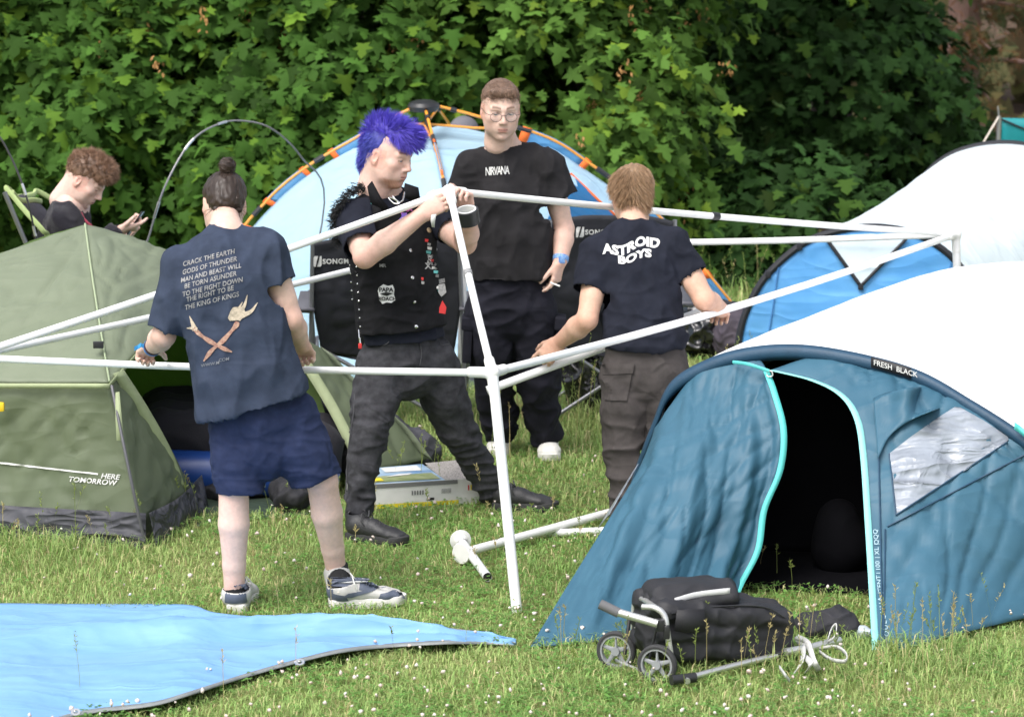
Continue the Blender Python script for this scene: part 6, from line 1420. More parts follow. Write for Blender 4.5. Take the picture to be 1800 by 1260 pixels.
cloth('tie_loop', strip([U(1783, 748, 13.2), U(1793, 755, 13.2), U(1806, 766, 13.18)], .03, (0, 0, 1), 8), M_aqua, qt)
pline(on(bq_, [(1300, 640), (1330, 645)], None, '', qt, .0) if False else [lower(1288, 618, 13.80), U(1315, 640, 13.70), U(1352, 652, 13.66)], .007, 10, 6, .4).build('zip_tape', M_aqua, qt)

# ---------------------------------------------------------------- blue and white tent behind it
bt_ = thing('tunnel_tent', 'low sky blue and white tunnel tent with black piping behind the petrol tent', 'tent', (1.9, 18.5, 0))
a1 = [Vector((1.24, 18.5, 0)), U(1300, 590, 18.5), U(1318, 533, 18.5), U(1350, 482, 18.5), U(1405, 433, 18.5), U(1460, 409, 18.5), U(1530, 399, 18.5), U(1595, 407, 18.5), U(1645, 430, 18.5), U(1690, 472, 18.5), U(1722, 540, 18.5), Vector((2.66, 18.5, 0))]
a2 = [Vector((2.30, 20.6, 0)), U(1578, 470, 20.6), U(1592, 385, 20.6), U(1612, 332, 20.6), U(1645, 290, 20.6), U(1695, 263, 20.6), U(1765, 252, 20.6), U(1835, 264, 20.6), U(1905, 305, 20.6), U(1965, 370, 20.6), U(2000, 450, 20.6), Vector((4.0, 20.6, 0))]
cloth('body', loft([a1, [lerp(p, q, .5) + Vector((0, 0, -.04)) for p, q in zip(a1, a2)], a2], 70, 24), M_pale, bt_, [(.014, 3, (1, 1, .7), 2, 6)])
cc = spline(a1, 60); cen = Vector((1.95, 18.42, .25)); face = cloth('end_panel', [[lerp(cen, p, k / 14) + Vector((0, -.05 * (1 - k / 14) ** 2, 0)) for k in range(15)] for p in cc], M_skyb, bt_, [(.012, 5, (.6, 1, 1.5), 2, 4)])
cloth('end_panel_foot', coons([cc[0], Vector((1.95, 18.42, 0)), cc[-1]], [cc[0] + Vector((0, 0, .02)), cen, cc[-1] + Vector((0, 0, .02))], [cc[0], cc[0] + Vector((0, 0, .02))], [cc[-1], cc[-1] + Vector((0, 0, .02))], 20, 8), M_skyb, bt_)
pline(a1, .020, 70, 8).build('piping', M_dpipe, bt_); pline(a2, .020, 70, 8).build('piping', M_dpipe, bt_)
cloth('end_panel', [[lerp(Vector((3.1, 20.75, .2)), p, k / 6) for k in range(7)] for p in spline(a2, 40)], M_pale, bt_)
bf = bvh_of(face); paint_on(bf, [(1456, 421), (1490, 414), (1530, 411), (1570, 414), (1592, 421), (1552, 463), (1513, 500), (1484, 460)], M_pale, 'vent', bt_, .010, 6)
for a, b in (((1452, 419), (1513, 503)), ((1513, 503), (1594, 419))): cloth('vent_piping', [[p - Vector((.012, .0, 0)), p + Vector((.012, 0, 0))] for p in spline(on(bf, [(a[0] + (b[0] - a[0]) * k / 6, a[1] + (b[1] - a[1]) * k / 6) for k in range(7)], None, '', bt_, .018), 14)], M_dpipe, bt_, thick=.006)
MB().box(on(bf, [(1513, 505)], None, '', bt_, .02)[0], (.028, .012, .03), bev=.003).build('tab', M_dpipe, bt_)
for pp in ([(1368, 470), (1362, 520), (1352, 580)], [(1672, 462), (1668, 480)]): pline(on(bf, pp, None, '', bt_, .008), .004, 10, 5).build('seam', mat('blue_seam', (.05, .18, .42), .7), bt_)
for p in (a1[3], a1[9], a1[4]): MB().box(Vector(p), (.03, .05, .04), bev=.006).build('clip', M_dpipe, bt_)

# ---------------------------------------------------------------- turquoise windbreak at the right edge
wb = thing('windbreak', 'turquoise windbreak on a thin steel pole at the edge of the wood', 'windbreak', (3.35, 23.2, 0))
wp = U(1756, 205, 23.2); M_steel = mat('galvanised_steel', (.42, .42, .43), .4, metal=.8)
MB().tube([Vector((wp.x, wp.y, 0)), Vector((wp.x, wp.y, wp.z))], .016, 8).build('pole', M_steel, wb); MB().tube([Vector((wp.x, wp.y, wp.z)), Vector((wp.x - .01, wp.y, wp.z + .07))], .006, 6).build('pole_tip', M_steel, wb)
MB().tube([wp, U(1722, 262, 23.0), Vector((wp.x - .42, wp.y - .3, 0))], .007, 6).build('guy_rope', mat('pale_rope', (.62, .55, .48), .9), wb)
cloth('screen', coons([Vector((wp.x + .02, wp.y, .15)), Vector((wp.x + .6, wp.y, .15)), Vector((wp.x + 1.2, wp.y + .1, .15))], [wp + Vector((.02, 0, -.01)), wp + Vector((.6, 0, -.02)), wp + Vector((1.2, .1, 0))], [Vector((wp.x + .02, wp.y, .15)), wp + Vector((.02, 0, -.01))], [Vector((wp.x + 1.2, wp.y + .1, .15)), wp + Vector((1.2, .1, 0))], 30, 14), mat('turquoise_nylon', (.012, .30, .33), .5, var=.1, vscale=6, translucent=.3, bump2=(.6, 7, .01)), wb, [(.02, 4, (1, 1, 1), 2, 3)])
MB().tube([wp + Vector((.02, -.012, -.02)), wp + Vector((.30, -.012, -.14))], .007, 6).build('strap', M_dpipe, wb); MB().tube([Vector((wp.x + 1.2, wp.y + .1, 0)), wp + Vector((1.2, .1, .02))], .016, 8).build('pole', M_steel, wb)
# ================================================================ the frame, chairs and things on the grass
M_tube = mat('white_powder_coat', (.80, .80, .79), .32, var=.03, vscale=12, coat=.2)
M_joint = mat('white_plastic', (.76, .75, .72), .45, var=.05, vscale=15)
M_tape = mat('black_tape', (.014, .014, .015), .4)
gz = thing('gazebo', 'half-built gazebo of bare white tubes with low legs and peaked roof rails', 'gazebo', G(908, 1077))
nC = U(865, 655, 13.30); lC = U(-58, 628, 13.5); rC = U(1680, 412, 17.0); bC = U(815, 425, 16.9); pk = U(790, 336, 14.52)
def rod(a, b, r=.0150, name='rail', sag=0.0, parent=gz, m=None, n=10):
    a, b = Vector(a), Vector(b); pts = [lerp(a, b, t / 8) + Vector((0, 0, -sag * math.sin(math.pi * t / 8))) for t in range(9)]
    return MB().tube(pts, r, 14).build(name, m or M_tube, parent)
rod(nC, lC, .0148, sag=.012); rod(nC, rC, .0165, sag=.03); rod(lC, bC, .0150, sag=.015); rod(bC, rC, .0160, sag=.02)
for c in (nC, lC, rC, bC): rod(pk, c, .0155, 'rafter', .012)
rod(nC + Vector((0, 0, .02)), G(909, 1077), .0215, 'leg'); rod(lC, Vector((lC.x - .05, lC.y, 0)), .02, 'leg'); rod(rC, Vector((rC.x + .06, rC.y, 0)), .02, 'leg'); rod(bC, Vector((bC.x - .02, bC.y + .05, 0)), .02, 'leg')
for c, ends in ((nC, (lC, rC, pk, G(909, 1077))), (lC, (nC, bC, pk, Vector((lC.x - .05, lC.y, 0)))), (rC, (nC, bC, pk, Vector((rC.x + .06, rC.y, 0)))), (bC, (lC, rC, pk, Vector((bC.x - .02, bC.y + .05, 0)))), (pk, (nC, lC, rC, bC))):
    S = SDF(); S.ell(c, (.030, .030, .030))
    for e in ends:
        d = (Vector(e) - c).normalized(); S.cone(c, c + d * .085, .0225, .0215, None, .008)
    V, Q = S.mesh(.005); link('connector', npmesh(V, Q), M_joint, gz)
for a, b, t, l in ((pk, rC, .478, .045), (nC, pk, .53, .03)): MB().tube([lerp(a, b, t) + Vector((0, 0, -.011)), lerp(a, b, t + l / (b - a).length) + Vector((0, 0, -.011))], .0185, 12).build('tape_wrap', M_tape if t < .5 else mat('grey_tape', (.25, .25, .25), .4), gz)
# tube carried by the fair-haired man
q0, q1 = U(856, 686, 14.90), U(1237, 546, 15.06); t_ = MB().tube([q0, lerp(q0, q1, .5), q1], .0190, 14, cap=True); tag(t_.build('tube', M_tube), 'loose white tube held by the fair-haired man', 'tube')
# leg ends with round foot plates, and a plain tube, lying in the grass
def foot_leg(name, label, plate, end, tilt, r=.0190):
    t = thing(name, label, 'pole', Vector((plate.x, plate.y, 0)), 'poles with foot plates lying in the grass')
    d = (end - plate).normalized(); MB().tube([plate, end], r, 14, cap=False).build('tube', M_tube, t); MB().tube([end - d * .002, end - d * .05], r * .86, 14).build('bore', M_blkpl, t)
    mb = MB(); mb.lathe(plate - d * .010, d, [(0, 0), (0, .043), (.004, .046), (.010, .045), (.014, .028), (.03, .024), (.05, .0215)], 24); mb.build('foot_plate', M_joint, t)
    for k in range(4): MB().lathe(plate + d * (.16 + .05 * k) + Vector((0, -.019, .004)), (0, -1, .1), [(-.002, .0045), (.001, .0045), (.0012, 0)], 8).build('hole', M_blkpl, t)
    return t
foot_leg('plated_pole', 'short white pole with round foot plate crossing the longer one', G(810, 950, .055), G(857, 1014, .024), 0)
foot_leg('plated_pole', 'long white pole with round foot plate and a row of holes', G(812, 972, .052), G(1100, 893, .04), 0)
a, b = G(945, 938, .02), G(1110, 930, .03); tag(MB().tube([a, b], .0165, 12).build('tube', M_tube), 'thin white tube half hidden in the grass', 'tube')
# roll of tape in the blue-haired man's hand
tr_ = thing('tape_roll', 'roll of black tape with white core held by the blue-haired man', 'tape roll', U(820, 376, 14.42))
c = U(821, 380, 14.44); ax = Vector((-.12, -.32, 1)).normalized()
MB().lathe(c - ax * .032, ax, [(0, .040), (0, .052), (.062, .052), (.062, .040)], 32).build('tape', M_tape, tr_); MB().lathe(c - ax * .033, ax, [(.0, .0405), (.0, .035), (.0655, .035), (.0655, .043), (.0, .0405)], 32).build('core', mat('white_card', (.62, .62, .60), .8), tr_)
cloth('tape_tail', [[U(758, 378, 14.40), U(767, 376, 14.40)], [U(757, 388, 14.40), U(765, 388, 14.40)], [U(759, 399, 14.41), U(764, 400, 14.41)]], mat('tape_backing', (.55, .55, .53), .6), tr_)

# ---------------------------------------------------------------- camping chairs
M_oxford = mat('black_oxford_cloth', (.013, .014, .020), .75, var=.25, vscale=10, bump=.15, bscale=400, bump2=(.5, 6, .014)); M_greyarm = mat('grey_arm_cloth', (.10, .10, .115), .8, var=.1, vscale=12)
M_ctube = mat('grey_steel_tube', (.23, .235, .25), .35, metal=.7)
def chair(label, cx, Y, z0=0.0, top=1.06, w=.72, rz=0.0):
    t = thing('camping_chair', label, 'chair', (cx, Y, 0), 'black camping chairs with their backs to the camera')
    X = lambda x, y, z: Vector((cx + x, Y + y, z))
    hw = w / 2
    bk = cloth('backrest', coons([X(-hw * .92, .06, .42), X(0, .12, .38), X(hw * .92, .06, .42)], [X(-hw, -.10, top - .03), X(-hw * .5, -.10, top), X(0, -.09, top), X(hw * .5, -.10, top), X(hw, -.10, top - .03)], [X(-hw * .92, .06, .42), X(-hw * 1.02, -.03, .7), X(-hw, -.10, top - .03)], [X(hw * .92, .06, .42), X(hw * 1.02, -.03, .7), X(hw, -.10, top - .03)], 44, 40), M_oxford, t, [(.022, 3.5, (1, 1, .7), 2, 3), (.008, 10, (1, 1, 1), 2, 5)], thick=.014)
    cloth('seat', coons([X(-hw * .9, .08, .42), X(0, .10, .36), X(hw * .9, .08, .42)], [X(-hw * .9, .56, .47), X(0, .56, .42), X(hw * .9, .56, .47)], [X(-hw * .9, .08, .42), X(-hw * .9, .56, .47)], [X(hw * .9, .08, .42), X(hw * .9, .56, .47)], 20, 16), M_oxford, t, thick=.012)
    for s in (-1, 1):
        cloth('armrest', [[X(s * (hw + .05) - .05, -.10, .66 + .004), X(s * (hw + .05) + .05, -.10, .66)], [X(s * (hw + .05) - .055, .15, .615), X(s * (hw + .05) + .055, .15, .61)], [X(s * (hw + .05) - .05, .48, .66), X(s * (hw + .05) + .05, .48, .66)]], M_greyarm, t, thick=.016)
        MB().tube([X(s * hw, -.10, top - .02), X(s * (hw + .02), -.02, .42), X(s * (hw + .03), .0, .05)], .0115, 10).build('back_post', M_ctube, t)
        MB().tube([X(s * (hw + .05), .50, .67), X(s * (hw + .02), .54, .03)], .0115, 10).build('front_post', M_ctube, t)
        MB().tube([X(s * (hw + .03), .0, .03), X(-s * (hw - .03), .02 + .01 * s, .44)], .0105, 10).build('leg', M_ctube, t); MB().tube([X(s * (hw + .02), .54, .03), X(-s * (hw - .03), .52 + .01 * s, .44)], .0105, 10).build('leg', M_ctube, t)
        MB().tube([X(s * (hw + .03), .0, .03), X(s * (hw + .0), .27 + .012 * s, .25), X(s * (hw + .02), .54, .42)], .0095, 10).build('leg', M_ctube, t); MB().tube([X(s * (hw + .02), .54, .03), X(s * (hw - .01), .27 + .012 * s, .25), X(s * (hw + .03), .0, .42)], .0095, 10).build('leg', M_ctube, t)
        for y in (0, .54): MB().lathe(X(s * (hw + .025), y, .0), (0, 0, 1), [(0, 0), (0, .024), (.02, .024), (.05, .014), (.05, 0)], 12).build('foot', M_blkpl, t)
    return t, bk
for lab, cx, Y, tp, tx, ty in (('black camping chair behind the blue-haired man, white lettering on its back', -.62, 16.75, 1.02, 596, 458), ('black camping chair behind the fair-haired man, white lettering on its back', .50, 16.95, 1.10, 1063, 406)):
    t, bk = chair(lab, cx, Y, 0, tp, .62 if cx > 0 else .72); bb = bvh_of(bk)
    me = text_mesh('SONGMICS', .034, .034, spacing=1.12); stick(me, bb, U(tx, ty, Y - .3), (1, 0, .02), (0, 0, 1), (0, 1, -.16), .012, .02); link('lettering', me, M_white, bk, False)
    ex = tx - 42; me = mesh([(x, y, 0) for x, y in ((-.020, -.026), (.014, -.026), (.020, -.018), (.020, .026), (-.014, .026), (-.020, .018))], [(0, 1, 2, 3, 4, 5)]); stick(me, bb, U(ex, ty, Y - .3), (1, 0, 0), (0, 0, 1), (0, 1, -.16), .012, .02); link('emblem', me, M_white, bk, False)
    me = mesh([(x, y, 0) for x, y in ((-.010, -.028), (-.004, -.028), (.004, -.004), (.012, .026), (.004, .026), (-.004, .002))], [(0, 1, 2, 3, 4, 5)]); stick(me, bb, U(ex, ty, Y - .3), (1, 0, 0), (0, 0, 1), (0, 1, -.16), .016, .02); link('emblem', me, M_blk, bk, False)
# reclining chair of the seated man
lc = thing('camping_chair', 'reclining camping chair with lime green piping under the seated man', 'chair', U(92, 560, 17.5))
M_limep = mat('lime_piping', (.42, .52, .22), .7); M_mesh = mat('grey_mesh_cloth', (.055, .05, .065), .85, var=.2, vscale=40, bump=.3, bscale=300)
lt, lb_ = U(10, 330, 17.22), U(85, 425, 17.24); rt, rb = U(52, 338, 17.80), U(120, 430, 17.78); sl, sr = U(95, 545, 17.22), U(110, 545, 17.78)
cloth('backrest', coons([lb_ + (sl - lb_) * .9, lerp(sl, sr, .5) + Vector((-.05, 0, .05)), rb + (sr - rb) * .9], [lt, lerp(lt, rt, .5) + Vector((-.02, 0, -.03)), rt], [sl, lb_, lt], [sr, rb, rt], 24, 24), M_mesh, lc, [(.01, 5, (1, 1, 1), 2, 3)], thick=.012)
cloth('seat', [[sl, sr], [sl + Vector((.25, 0, -.02)), sr + Vector((.25, 0, -.02))], [sl + Vector((.52, 0, .03)), sr + Vector((.52, 0, .03))]], M_mesh, lc, thick=.02)
for c_ in ([lt, U(45, 372, 17.2), U(75, 405, 17.2), lb_, sl], [lt, U(18, 334, 17.4), U(28, 346, 17.6), U(58, 342, 17.75), U(64, 336, 17.8), U(88, 348, 17.85)], [U(22, 338, 17.25), U(36, 352, 17.4), U(60, 352, 17.6), U(72, 354, 17.7)]): pline(c_, .014, 30, 8, .7).build('piping', M_limep, lc)
for a, b in ((U(8, 338, 17.18), sl), (rt, sr)): MB().tube([a, b, Vector((b.x + .12, b.y, .02))], .0125, 10).build('frame', M_ctube, lc)
for s_ in (sl, sr): MB().tube([s_ + Vector((.52, 0, .02)), Vector((s_.x - .05, s_.y, .02))], .0115, 10).build('leg', M_ctube, lc); MB().tube([s_ + Vector((0, 0, 0)), s_ + Vector((.54, 0, .02))], .0115, 10).build('rail', M_ctube, lc); MB().tube([s_ + Vector((.0, 0, .0)), Vector((s_.x + .50, s_.y, .02))], .0115, 10).build('leg', M_ctube, lc)
# bent fibreglass poles sticking up behind the green tent
M_fg = mat('grey_rod', (.17, .17, .18), .35, coat=.3); M_fgb = mat('black_rod', (.02, .02, .022), .35, coat=.3); M_fer = mat('steel_ferrule', (.55, .55, .56), .3, metal=.9)
def bent(label, pts, m, fer):
    t = thing('tent_pole', label, 'tent pole', pts[0]); pline(pts, .0052, 60, 8).build('rod', m, t); q = spline(pts, 120)
    for f in fer: MB().tube(q[int(f * 119) - 2:int(f * 119) + 3], .0072, 8).build('ferrule', M_fer, t)
bent('thin grey tent pole bent into an arch in front of the maples', [Vector((-1.98, 18.0, 0)), U(238, 500, 18.0), U(262, 415, 18.0), U(290, 328, 18.0), U(335, 250, 18.1), U(385, 218, 18.2), U(430, 213, 18.3), U(480, 228, 18.4), U(530, 277, 18.6), U(570, 360, 18.8), Vector((-1.25, 18.85, .0))], M_fg, (.26, .40, .52))
bent('thin black tent pole bending down beside the seated man', [Vector((-2.42, 16.9, 0)), U(72, 480, 16.9), U(60, 405, 16.9), U(46, 345, 16.9), U(20, 278, 16.95), U(-15, 225, 17.0), U(-80, 190, 17.1), U(-160, 220, 17.3), U(-220, 330, 17.5), Vector((-3.5, 17.6, 0))], M_fgb, (.22, .36))
# carton
cb_ = thing('carton', 'long white carton with printed sides and torn brown end', 'box', G(735, 890))
o = G(640, 897); e = G(806, 887); ux = (e - o).normalized(); L0 = (e - o).length; uy = Vector((-ux.y, ux.x, 0)); hz = .118; dp = .34
def pt(x, y, z): return o + ux * x + uy * y + Vector((0, 0, z))
M_card = mat('white_carton', (.66, .65, .63), .6, var=.06, vscale=12); M_brown = mat('brown_card', (.30, .17, .09), .85, var=.1, vscale=20); M_yel = mat('yellow_print', (.78, .62, .02), .6); M_gry = mat('grey_print_band', (.16, .16, .16), .6)
MB().add([pt(0, 0, 0), pt(L0, 0, 0), pt(L0, dp, 0), pt(0, dp, 0), pt(0, 0, hz), pt(L0, 0, hz), pt(L0, dp, hz), pt(0, dp, hz)], [(0, 1, 5, 4), (2, 3, 7, 6), (3, 0, 4, 7), (0, 3, 2, 1)]).build('body', M_card, cb_, False)
M_pic = mat('landscape_print', (.10, .22, .42), .45, col2=(.50, .62, .66), vscale=7, stretch=(.5, 1, 3)); M_pic2 = mat('meadow_print', (.14, .20, .06), .5, col2=(.34, .36, .20), vscale=12)
def slab(name, pts, m, up=.002): return MB().add([p + Vector((0, 0, up)) for p in pts], [tuple(range(len(pts)))]).build(name, m, cb_, False, False)
slab('lid', [pt(0, 0, hz), pt(L0 * .86, 0, hz), pt(L0 * .82, dp, hz + .01), pt(0, dp, hz)], M_pic, 0); slab('lid_print', [pt(.02, .02, hz), pt(L0 * .82, .02, hz), pt(L0 * .80, dp * .42, hz + .004), pt(.02, dp * .42, hz)], M_pic2, .004)
slab('lid_print', [pt(L0 * .35, dp * .62, hz), pt(L0 * .74, dp * .62, hz), pt(L0 * .74, dp * .90, hz + .004), pt(L0 * .35, dp * .90, hz)], M_white, .008); slab('lid_print', [pt(.05, .03, hz), pt(.10, .03, hz), pt(.10, .09, hz), pt(.05, .09, hz)], M_yel, .008); slab('lid_print', [pt(.12, dp * .30, hz), pt(L0 * .55, dp * .36, hz), pt(L0 * .6, dp * .46, hz), pt(.2, dp * .44, hz)], M_white, .009)
fr_ = lambda x0, x1, z0, z1, off=-.003: [pt(x0, off, z0), pt(x1, off, z0), pt(x1, off, z1), pt(x0, off, z1)]
slab('side_print', fr_(0, L0, .004, .024), M_yel, 0); slab('side_print', fr_(0, L0 * .99, hz - .020, hz - .001), M_gry, 0)
slab('side_print', fr_(L0 * .66, L0 * .74, .030, .042, -.004), M_blk, 0)
for i in range(5): slab('side_print', fr_(L0 * (.50 + .028 * i), L0 * (.516 + .028 * i), .058, .078, -.004), M_gry, 0)
for i in range(8): slab('barcode', fr_(L0 * (.82 + .013 * i), L0 * (.826 + .013 * i), .058, .080, -.004), M_gry, 0)
MB().add([pt(L0, 0, .0), pt(L0 + .115, -.01, .005), pt(L0 + .125, -.01, .02), pt(L0 + .125, -.01, hz - .015), pt(L0 + .112, -.008, hz), pt(L0, 0, hz)], [(0, 1, 2, 3, 4, 5)]).build('flap', M_card, cb_, False, False)
MB().add([pt(L0, dp, .0), pt(L0 + .12, dp + .0, .01), pt(L0 + .12, dp + .02, hz + .01), pt(L0, dp, hz)], [(0, 1, 2, 3)]).build('flap', M_brown, cb_, False, False)
MB().add([pt(L0 * .86, .02, hz - .01), pt(L0 + .10, .05, hz - .02), pt(L0 + .11, dp * .8, hz + .035), pt(L0 * .83, dp * .9, hz + .02)], [(0, 1, 2, 3)]).build('torn_flap', mat('corrugated_card', (.30, .28, .26), .85, var=.4, vscale=90, stretch=(4, .4, 1)), cb_, False, False)
slab('inside', [pt(.01, .01, .02), pt(L0 + .1, .01, .02), pt(L0 + .1, dp - .01, .02), pt(.01, dp - .01, .02)], M_brown, 0)
for i, m_ in enumerate((M_red, M_yel, M_red, M_blk, M_gry)): slab('side_print', [pt(L0 + .040 + .012 * i, -.014, .068), pt(L0 + .047 + .012 * i, -.014, .068), pt(L0 + .047 + .012 * i, -.014, .092), pt(L0 + .040 + .012 * i, -.014, .092)], m_, 0)
# bin liner and pack behind the fair-haired man
gb = G(1248, 610); heap('bin_liner', 'shiny black bin liner bag behind the fair-haired man', 'bag', [((gb.x - .06, gb.y - .3, .16), (.20, .18, .17)), ((gb.x + .08, gb.y - .25, .13), (.16, .16, .15)), ((gb.x - .2, gb.y - .2, .1), (.12, .14, .11))], M_bin, .009, ((.045, 7, (1, 1, 1), 2, 5), (.022, 15, (1, 1, 1), 2, 6)))
hp_ = G(1290, 605); heap('rucksack', 'dark plum rucksack with pale band beside the blue tunnel tent', 'bag', [((hp_.x - .02, hp_.y - .5, .14), (.15, .2, .16))], mat('plum_cloth', (.045, .035, .048), .8, var=.3, vscale=10, bump=.2))
heap('holdall', 'black holdall beside the chair behind the man with glasses', 'bag', [((.42, 17.35, .22), (.17, .14, .22)), ((.62, 17.4, .15), (.2, .14, .16))], M_bin, .009, ((.03, 8, (1, 1, 1), 2, 5),))

# ---------------------------------------------------------------- shopping trolley lying on its back
tl = thing('shopping_trolley', 'black cloth shopping trolley lying on its back in the grass', 'trolley', G(1160, 1215))
M_alu = mat('brushed_aluminium', (.62, .62, .60), .32, metal=.75); M_grip = mat('grey_rubber', (.11, .11, .115), .7); M_wheel = mat('grey_plastic', (.26, .27, .28), .5); M_tyre = mat('dark_rubber', (.035, .035, .037), .8)
bx0, bx1 = U(1142, 1103, 12.18), U(1355, 1108, 12.36)
S = SDF(); dx = (bx1 - bx0).normalized(); up_ = Vector((0, 0, 1)); dyv = dx.cross(up_) * -1
for yo in (-.105, -.035, .035, .105):
    for zo in (-.055, .012, .085): S.cone(bx0 + dyv * yo + up_ * zo + dx * .02, bx1 + dyv * yo * .92 + up_ * (zo * .80 - .006), .048, .046, None, .016)
S.cone(bx0 + dx * .05, bx1, .095, .085, None, .02); V, Q = S.mesh(.006); 
M_bagc = mat('black_polyester', (.017, .017, .020), .6, var=.2, vscale=10, bump=.12, bscale=350, bump2=(.5, 7, .012), spec=.4)
bagb = garment('bag', tl, S, M_bagc, .007, [(.016, 6, (1, 1, 1), 2, 3), (.008, 14, (1, 1, 1), 2, 6)], thick=0)
S = SDF(); S.cone(U(1160, 1050, 12.24), U(1268, 1042, 12.30), (.060, .13), (.058, .125), (0, 0, 1), .04); rl = garment('bag_lid', tl, S, M_bagc, .007, [(.014, 8, (1, 1, 1), 2, 8)], thick=0)
bl = bvh_of(rl); P = on(bl, [(1186, 1058), (1220, 1048), (1255, 1043), (1283, 1040)], None, '', tl, .005); cloth('reflective_strip', strip(P, .034, (0, -.3, .95), 14), mat('silver_reflector', (.62, .62, .62), .35), tl, thick=.003)
bb_ = bvh_of(bagb); P1 = on(bb_, [(1190, 1072), (1213, 1070), (1238, 1070)], None, '', tl, .016); P2 = on(bb_, [(1185, 1108), (1212, 1112), (1240, 1110)], None, '', tl, .020); cloth('bag_flap', [[a, lerp(a, b, .5) + Vector((0, -.006, 0)), b] for a, b in zip(P1, P2)], M_bagc, tl, thick=.005)
P = on(bb_, [(1180, 1078), (1260, 1066), (1340, 1066), (1380, 1085)], None, '', tl, .004); pline(P, .004, 20, 5).build('seam', M_blkpl, tl)
pline([U(1116, 1175, 12.30), U(1113, 1100, 12.30), U(1116, 1058, 12.30), U(1128, 1052, 12.25), U(1150, 1066, 12.05)], .0105, 24, 10).build('frame', M_alu, tl)
pline([U(1130, 1066, 12.06), U(1152, 1068, 12.03), U(1168, 1082, 12.02), U(1173, 1110, 12.01), U(1183, 1180, 12.0)], .0115, 24, 10).build('frame', M_alu, tl)
for y0, y1 in ((1102, 1122), (1130, 1150)): MB().tube([U(1116, y0, 12.28), U(1174, y1, 12.03)], .006, 8).build('crossbar', M_alu, tl)
MB().tube([U(1084, 1075, 12.02), U(1156, 1096, 11.98)], .0150, 12).build('handle', M_alu, tl); MB().tube([U(1055, 1061, 12.04), U(1088, 1077, 12.02)], .0185, 12).build('handle_grip', M_grip, tl); MB().box(U(1160, 1098, 12.0), (.03, .035, .045), bev=.006).build('bracket', M_blkpl, tl); MB().box(U(1172, 1110, 12.0), (.022, .03, .05), bev=.006).build('bracket', M_blkpl, tl)
pline([G(1208, 1197, .045), G(1215, 1190, .05), G(1300, 1167, .05), G(1365, 1152, .05)], .0115, 16, 10).build('rail', M_alu, tl); MB().tube([G(1380, 1146, .06), G(1425, 1138, .06), G(1475, 1125, .06)], .0165, 10).build('rail', M_alu, tl); MB().tube([G(1180, 1195, .05), G(1222, 1190, .05)], .019, 10).build('rail_sleeve', M_blkpl, tl); MB().tube([G(1358, 1152, .05), G(1385, 1147, .05)], .019, 10).build('rail_sleeve', M_blkpl, tl)
for px, py, Y in ((1155, 1190, 11.98), (1083, 1160, 12.18)):
    c = U(px, py, Y); c.z = .074; ax = Vector((-.35, -.94, 0)).normalized(); w = MB().lathe(c - ax * .012, ax, [(0, .060), (-.001, .068), (.004, .074), (.020, .074), (.025, .068), (.024, .060), (0, .060)], 36).build('wheel', M_tyre, tl)
    mb = MB(); mb.lathe(c - ax * .010, ax, [(0, .053), (0, .061), (.020, .061), (.020, .053), (0, .053)], 36); mb.lathe(c - ax * .014, ax, [(0, 0), (0, .016), (.028, .016), (.028, 0)], 20)
    a_ = ax.cross(up_).normalized()
    for k in range(5):
        t = k * 2 * math.pi / 5 + .3; d = a_ * math.cos(t) + up_ * math.sin(t); s_ = ax.cross(d); mb.tube([c + d * .012, c + d * .056], [.010, .006], 8, flat=.6)
    mb.build('rim', M_wheel, w)
MB().tube([U(1083, 1160, 12.2), U(1155, 1190, 12.0)], .006, 8).build('axle', M_alu, tl); MB().tube([U(1107, 1085, 12.2), U(1098, 1150, 12.16)], .007, 8).build('strut', M_blkpl, tl); MB().tube([U(1153, 1106, 12.04), U(1140, 1165, 12.04)], .005, 8).build('strut', M_blkpl, tl)
# white straps, a dark cap and a bottle by the tent door
st = thing('strap_bundle', 'tangle of white webbing straps tied to the trolley rail', 'straps', G(1430, 1165)); M_web = mat('white_webbing', (.55, .55, .53), .8, var=.15, vscale=40)
for k, pts in enumerate(([(1400, 1120), (1412, 1140), (1408, 1165), (1395, 1185)], [(1400, 1118), (1420, 1130), (1430, 1160), (1440, 1178)], [(1410, 1150), (1425, 1165), (1418, 1180)], [(1440, 1140), (1470, 1136), (1488, 1150), (1485, 1162), (1460, 1158), (1440, 1145)], [(1370, 1172), (1380, 1186), (1388, 1196)], [(1455, 1125), (1462, 1105), (1470, 1098), (1468, 1118), (1455, 1128)])):
    cloth('strap', strip([G(x, y, .03 + .05 * math.sin(3.1 * i / (len(pts) - 1)) + .01 * k) for i, (x, y) in enumerate(pts)], .026, (.6, -.2, .6) if k < 3 else (0, -.3, .6), 16), M_web, st, thick=.003)
cp_ = G(1445, 1125); heap('cap', 'black cap lying in the grass at the tent door', 'cap', [((cp_.x, cp_.y + .02, .05), (.10, .09, .055)), ((cp_.x + .07, cp_.y, .07), (.07, .07, .05))], M_cordura, .006)
bo = thing('bottle', 'small clear plastic bottle lying at the tent door', 'bottle', G(1500, 1118)); bp_ = G(1492, 1112, .03); bd = Vector((.8, -.5, .15)).normalized()
MB().lathe(bp_, bd, [(0, 0), (0, .026), (.01, .030), (.06, .029), (.075, .026), (.09, .014), (.10, .013)], 18).build('body', mat('clear_plastic', (.55, .62, .70), .15, alpha=.7, spec=.7), bo); MB().lathe(bp_ + bd * .098, bd, [(0, .015), (.016, .015), (.016, 0)], 14).build('bottle_cap', M_midblue, bo)
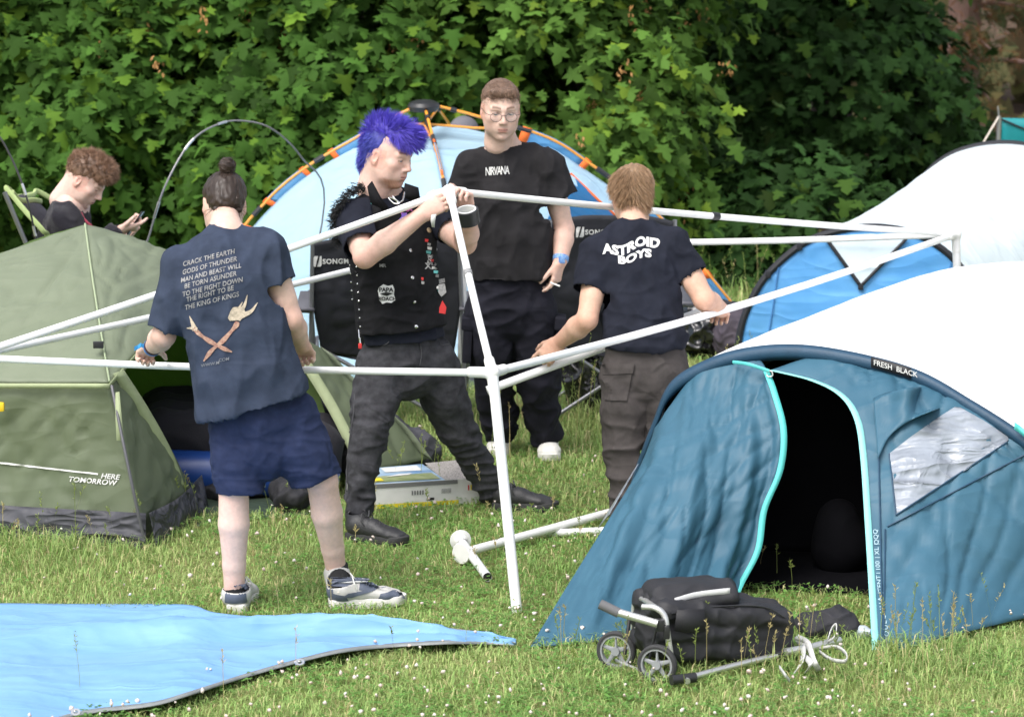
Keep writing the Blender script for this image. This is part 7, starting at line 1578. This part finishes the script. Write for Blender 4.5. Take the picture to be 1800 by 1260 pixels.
heap('shoe_bag', 'rounded black bag standing just inside the black doorway', 'bag', [((G(1498, 1045).x, 13.80, .10), (.13, .12, .13)), ((G(1490, 1045).x, 13.82, .2), (.09, .09, .10))], M_blackin, .008, ((.006, 6, (1, 1, 1), 2, 5),))  # lining's near-black on the bag stands for the doorway's shade

# ---------------------------------------------------------------- blue tarpaulin
te = [(-110, 1062), (0, 1060), (120, 1061), (250, 1061), (335, 1063), (378, 1076), (470, 1085), (560, 1088), (700, 1098), (800, 1107), (860, 1116), (906, 1131)]
be = [(-110, 1345), (30, 1290), (140, 1256), (265, 1240), (330, 1222), (430, 1190), (530, 1162), (600, 1146), (680, 1137), (780, 1131), (850, 1131), (908, 1133)]
n_ = len(te); T_ = [G(x, y, .025 + .01 * math.sin(i * 1.7)) for i, (x, y) in enumerate(te)]; B_ = [G(x, y, .042 + .014 * math.sin(i * 2.1) if i < n_ - 2 else .015) for i, (x, y) in enumerate(be)]
mid = []
for i in range(n_):
    a, b = T_[i], B_[i]; mid.append([a, lerp(a, b, .22) + Vector((0, 0, .012)), lerp(a, b, .34) + Vector((0, 0, (.062 if 2 <= i <= 8 else .02))), lerp(a, b, .44) + Vector((0, 0, .002)), lerp(a, b, .72) + Vector((0, 0, .02)), b])
cur = [[mid[i][k] for i in range(n_)] for k in range(6)]
tg = thing('tarpaulin', 'light blue tarpaulin with grey hem spread on the grass', 'tarpaulin', G(300, 1150))
M_tarp = mat('light_blue_tarp', (.155, .325, .575), .6, col2=(.185, .36, .61), vscale=5, spec=.35, bump=.05, bscale=600, crease=(.34, .7, .014), stretch=(.7, 1.6, 1))
ts = cloth('sheet', loft(cur, 130, 60), M_tarp, tg, [(.010, 2.5, np.array([[.5, .3, 0], [-.6, 2.0, 0], [0, 0, 1]]), 5, 7), (.006, 4, np.array([[.9, -.5, 0], [.8, 1.6, 0], [0, 0, 1]]), 6, 9), (.004, 8, np.array([[.5, .2, 0], [-.4, 2.2, 0], [0, 0, 1]]), 6, 3)], thick=.002)
M_hem = mat('grey_tarp_hem', (.20, .215, .215), .5, var=.12, vscale=20)
hs = spline(B_, 130); cloth('hem', [[p + Vector((0, .030, .005)), p + Vector((0, .010, .004)), p + Vector((0, -.004, -.001))] for p in hs], M_hem, tg, thick=.003)
he = spline(T_[8:], 40); cloth('hem', [[p + Vector((.0, .035, -.004)), p + Vector((0, -.004, .004))] for p in he], M_hem, tg, thick=.004)
for px, py in ((133, 1252), (527, 1164)): c = G(px, py, .075); MB().lathe(c, (0, -.5, .85), [(0, .007), (.004, .009), (.004, .017), (0, .019)], 16).build('eyelet', M_silver, tg)
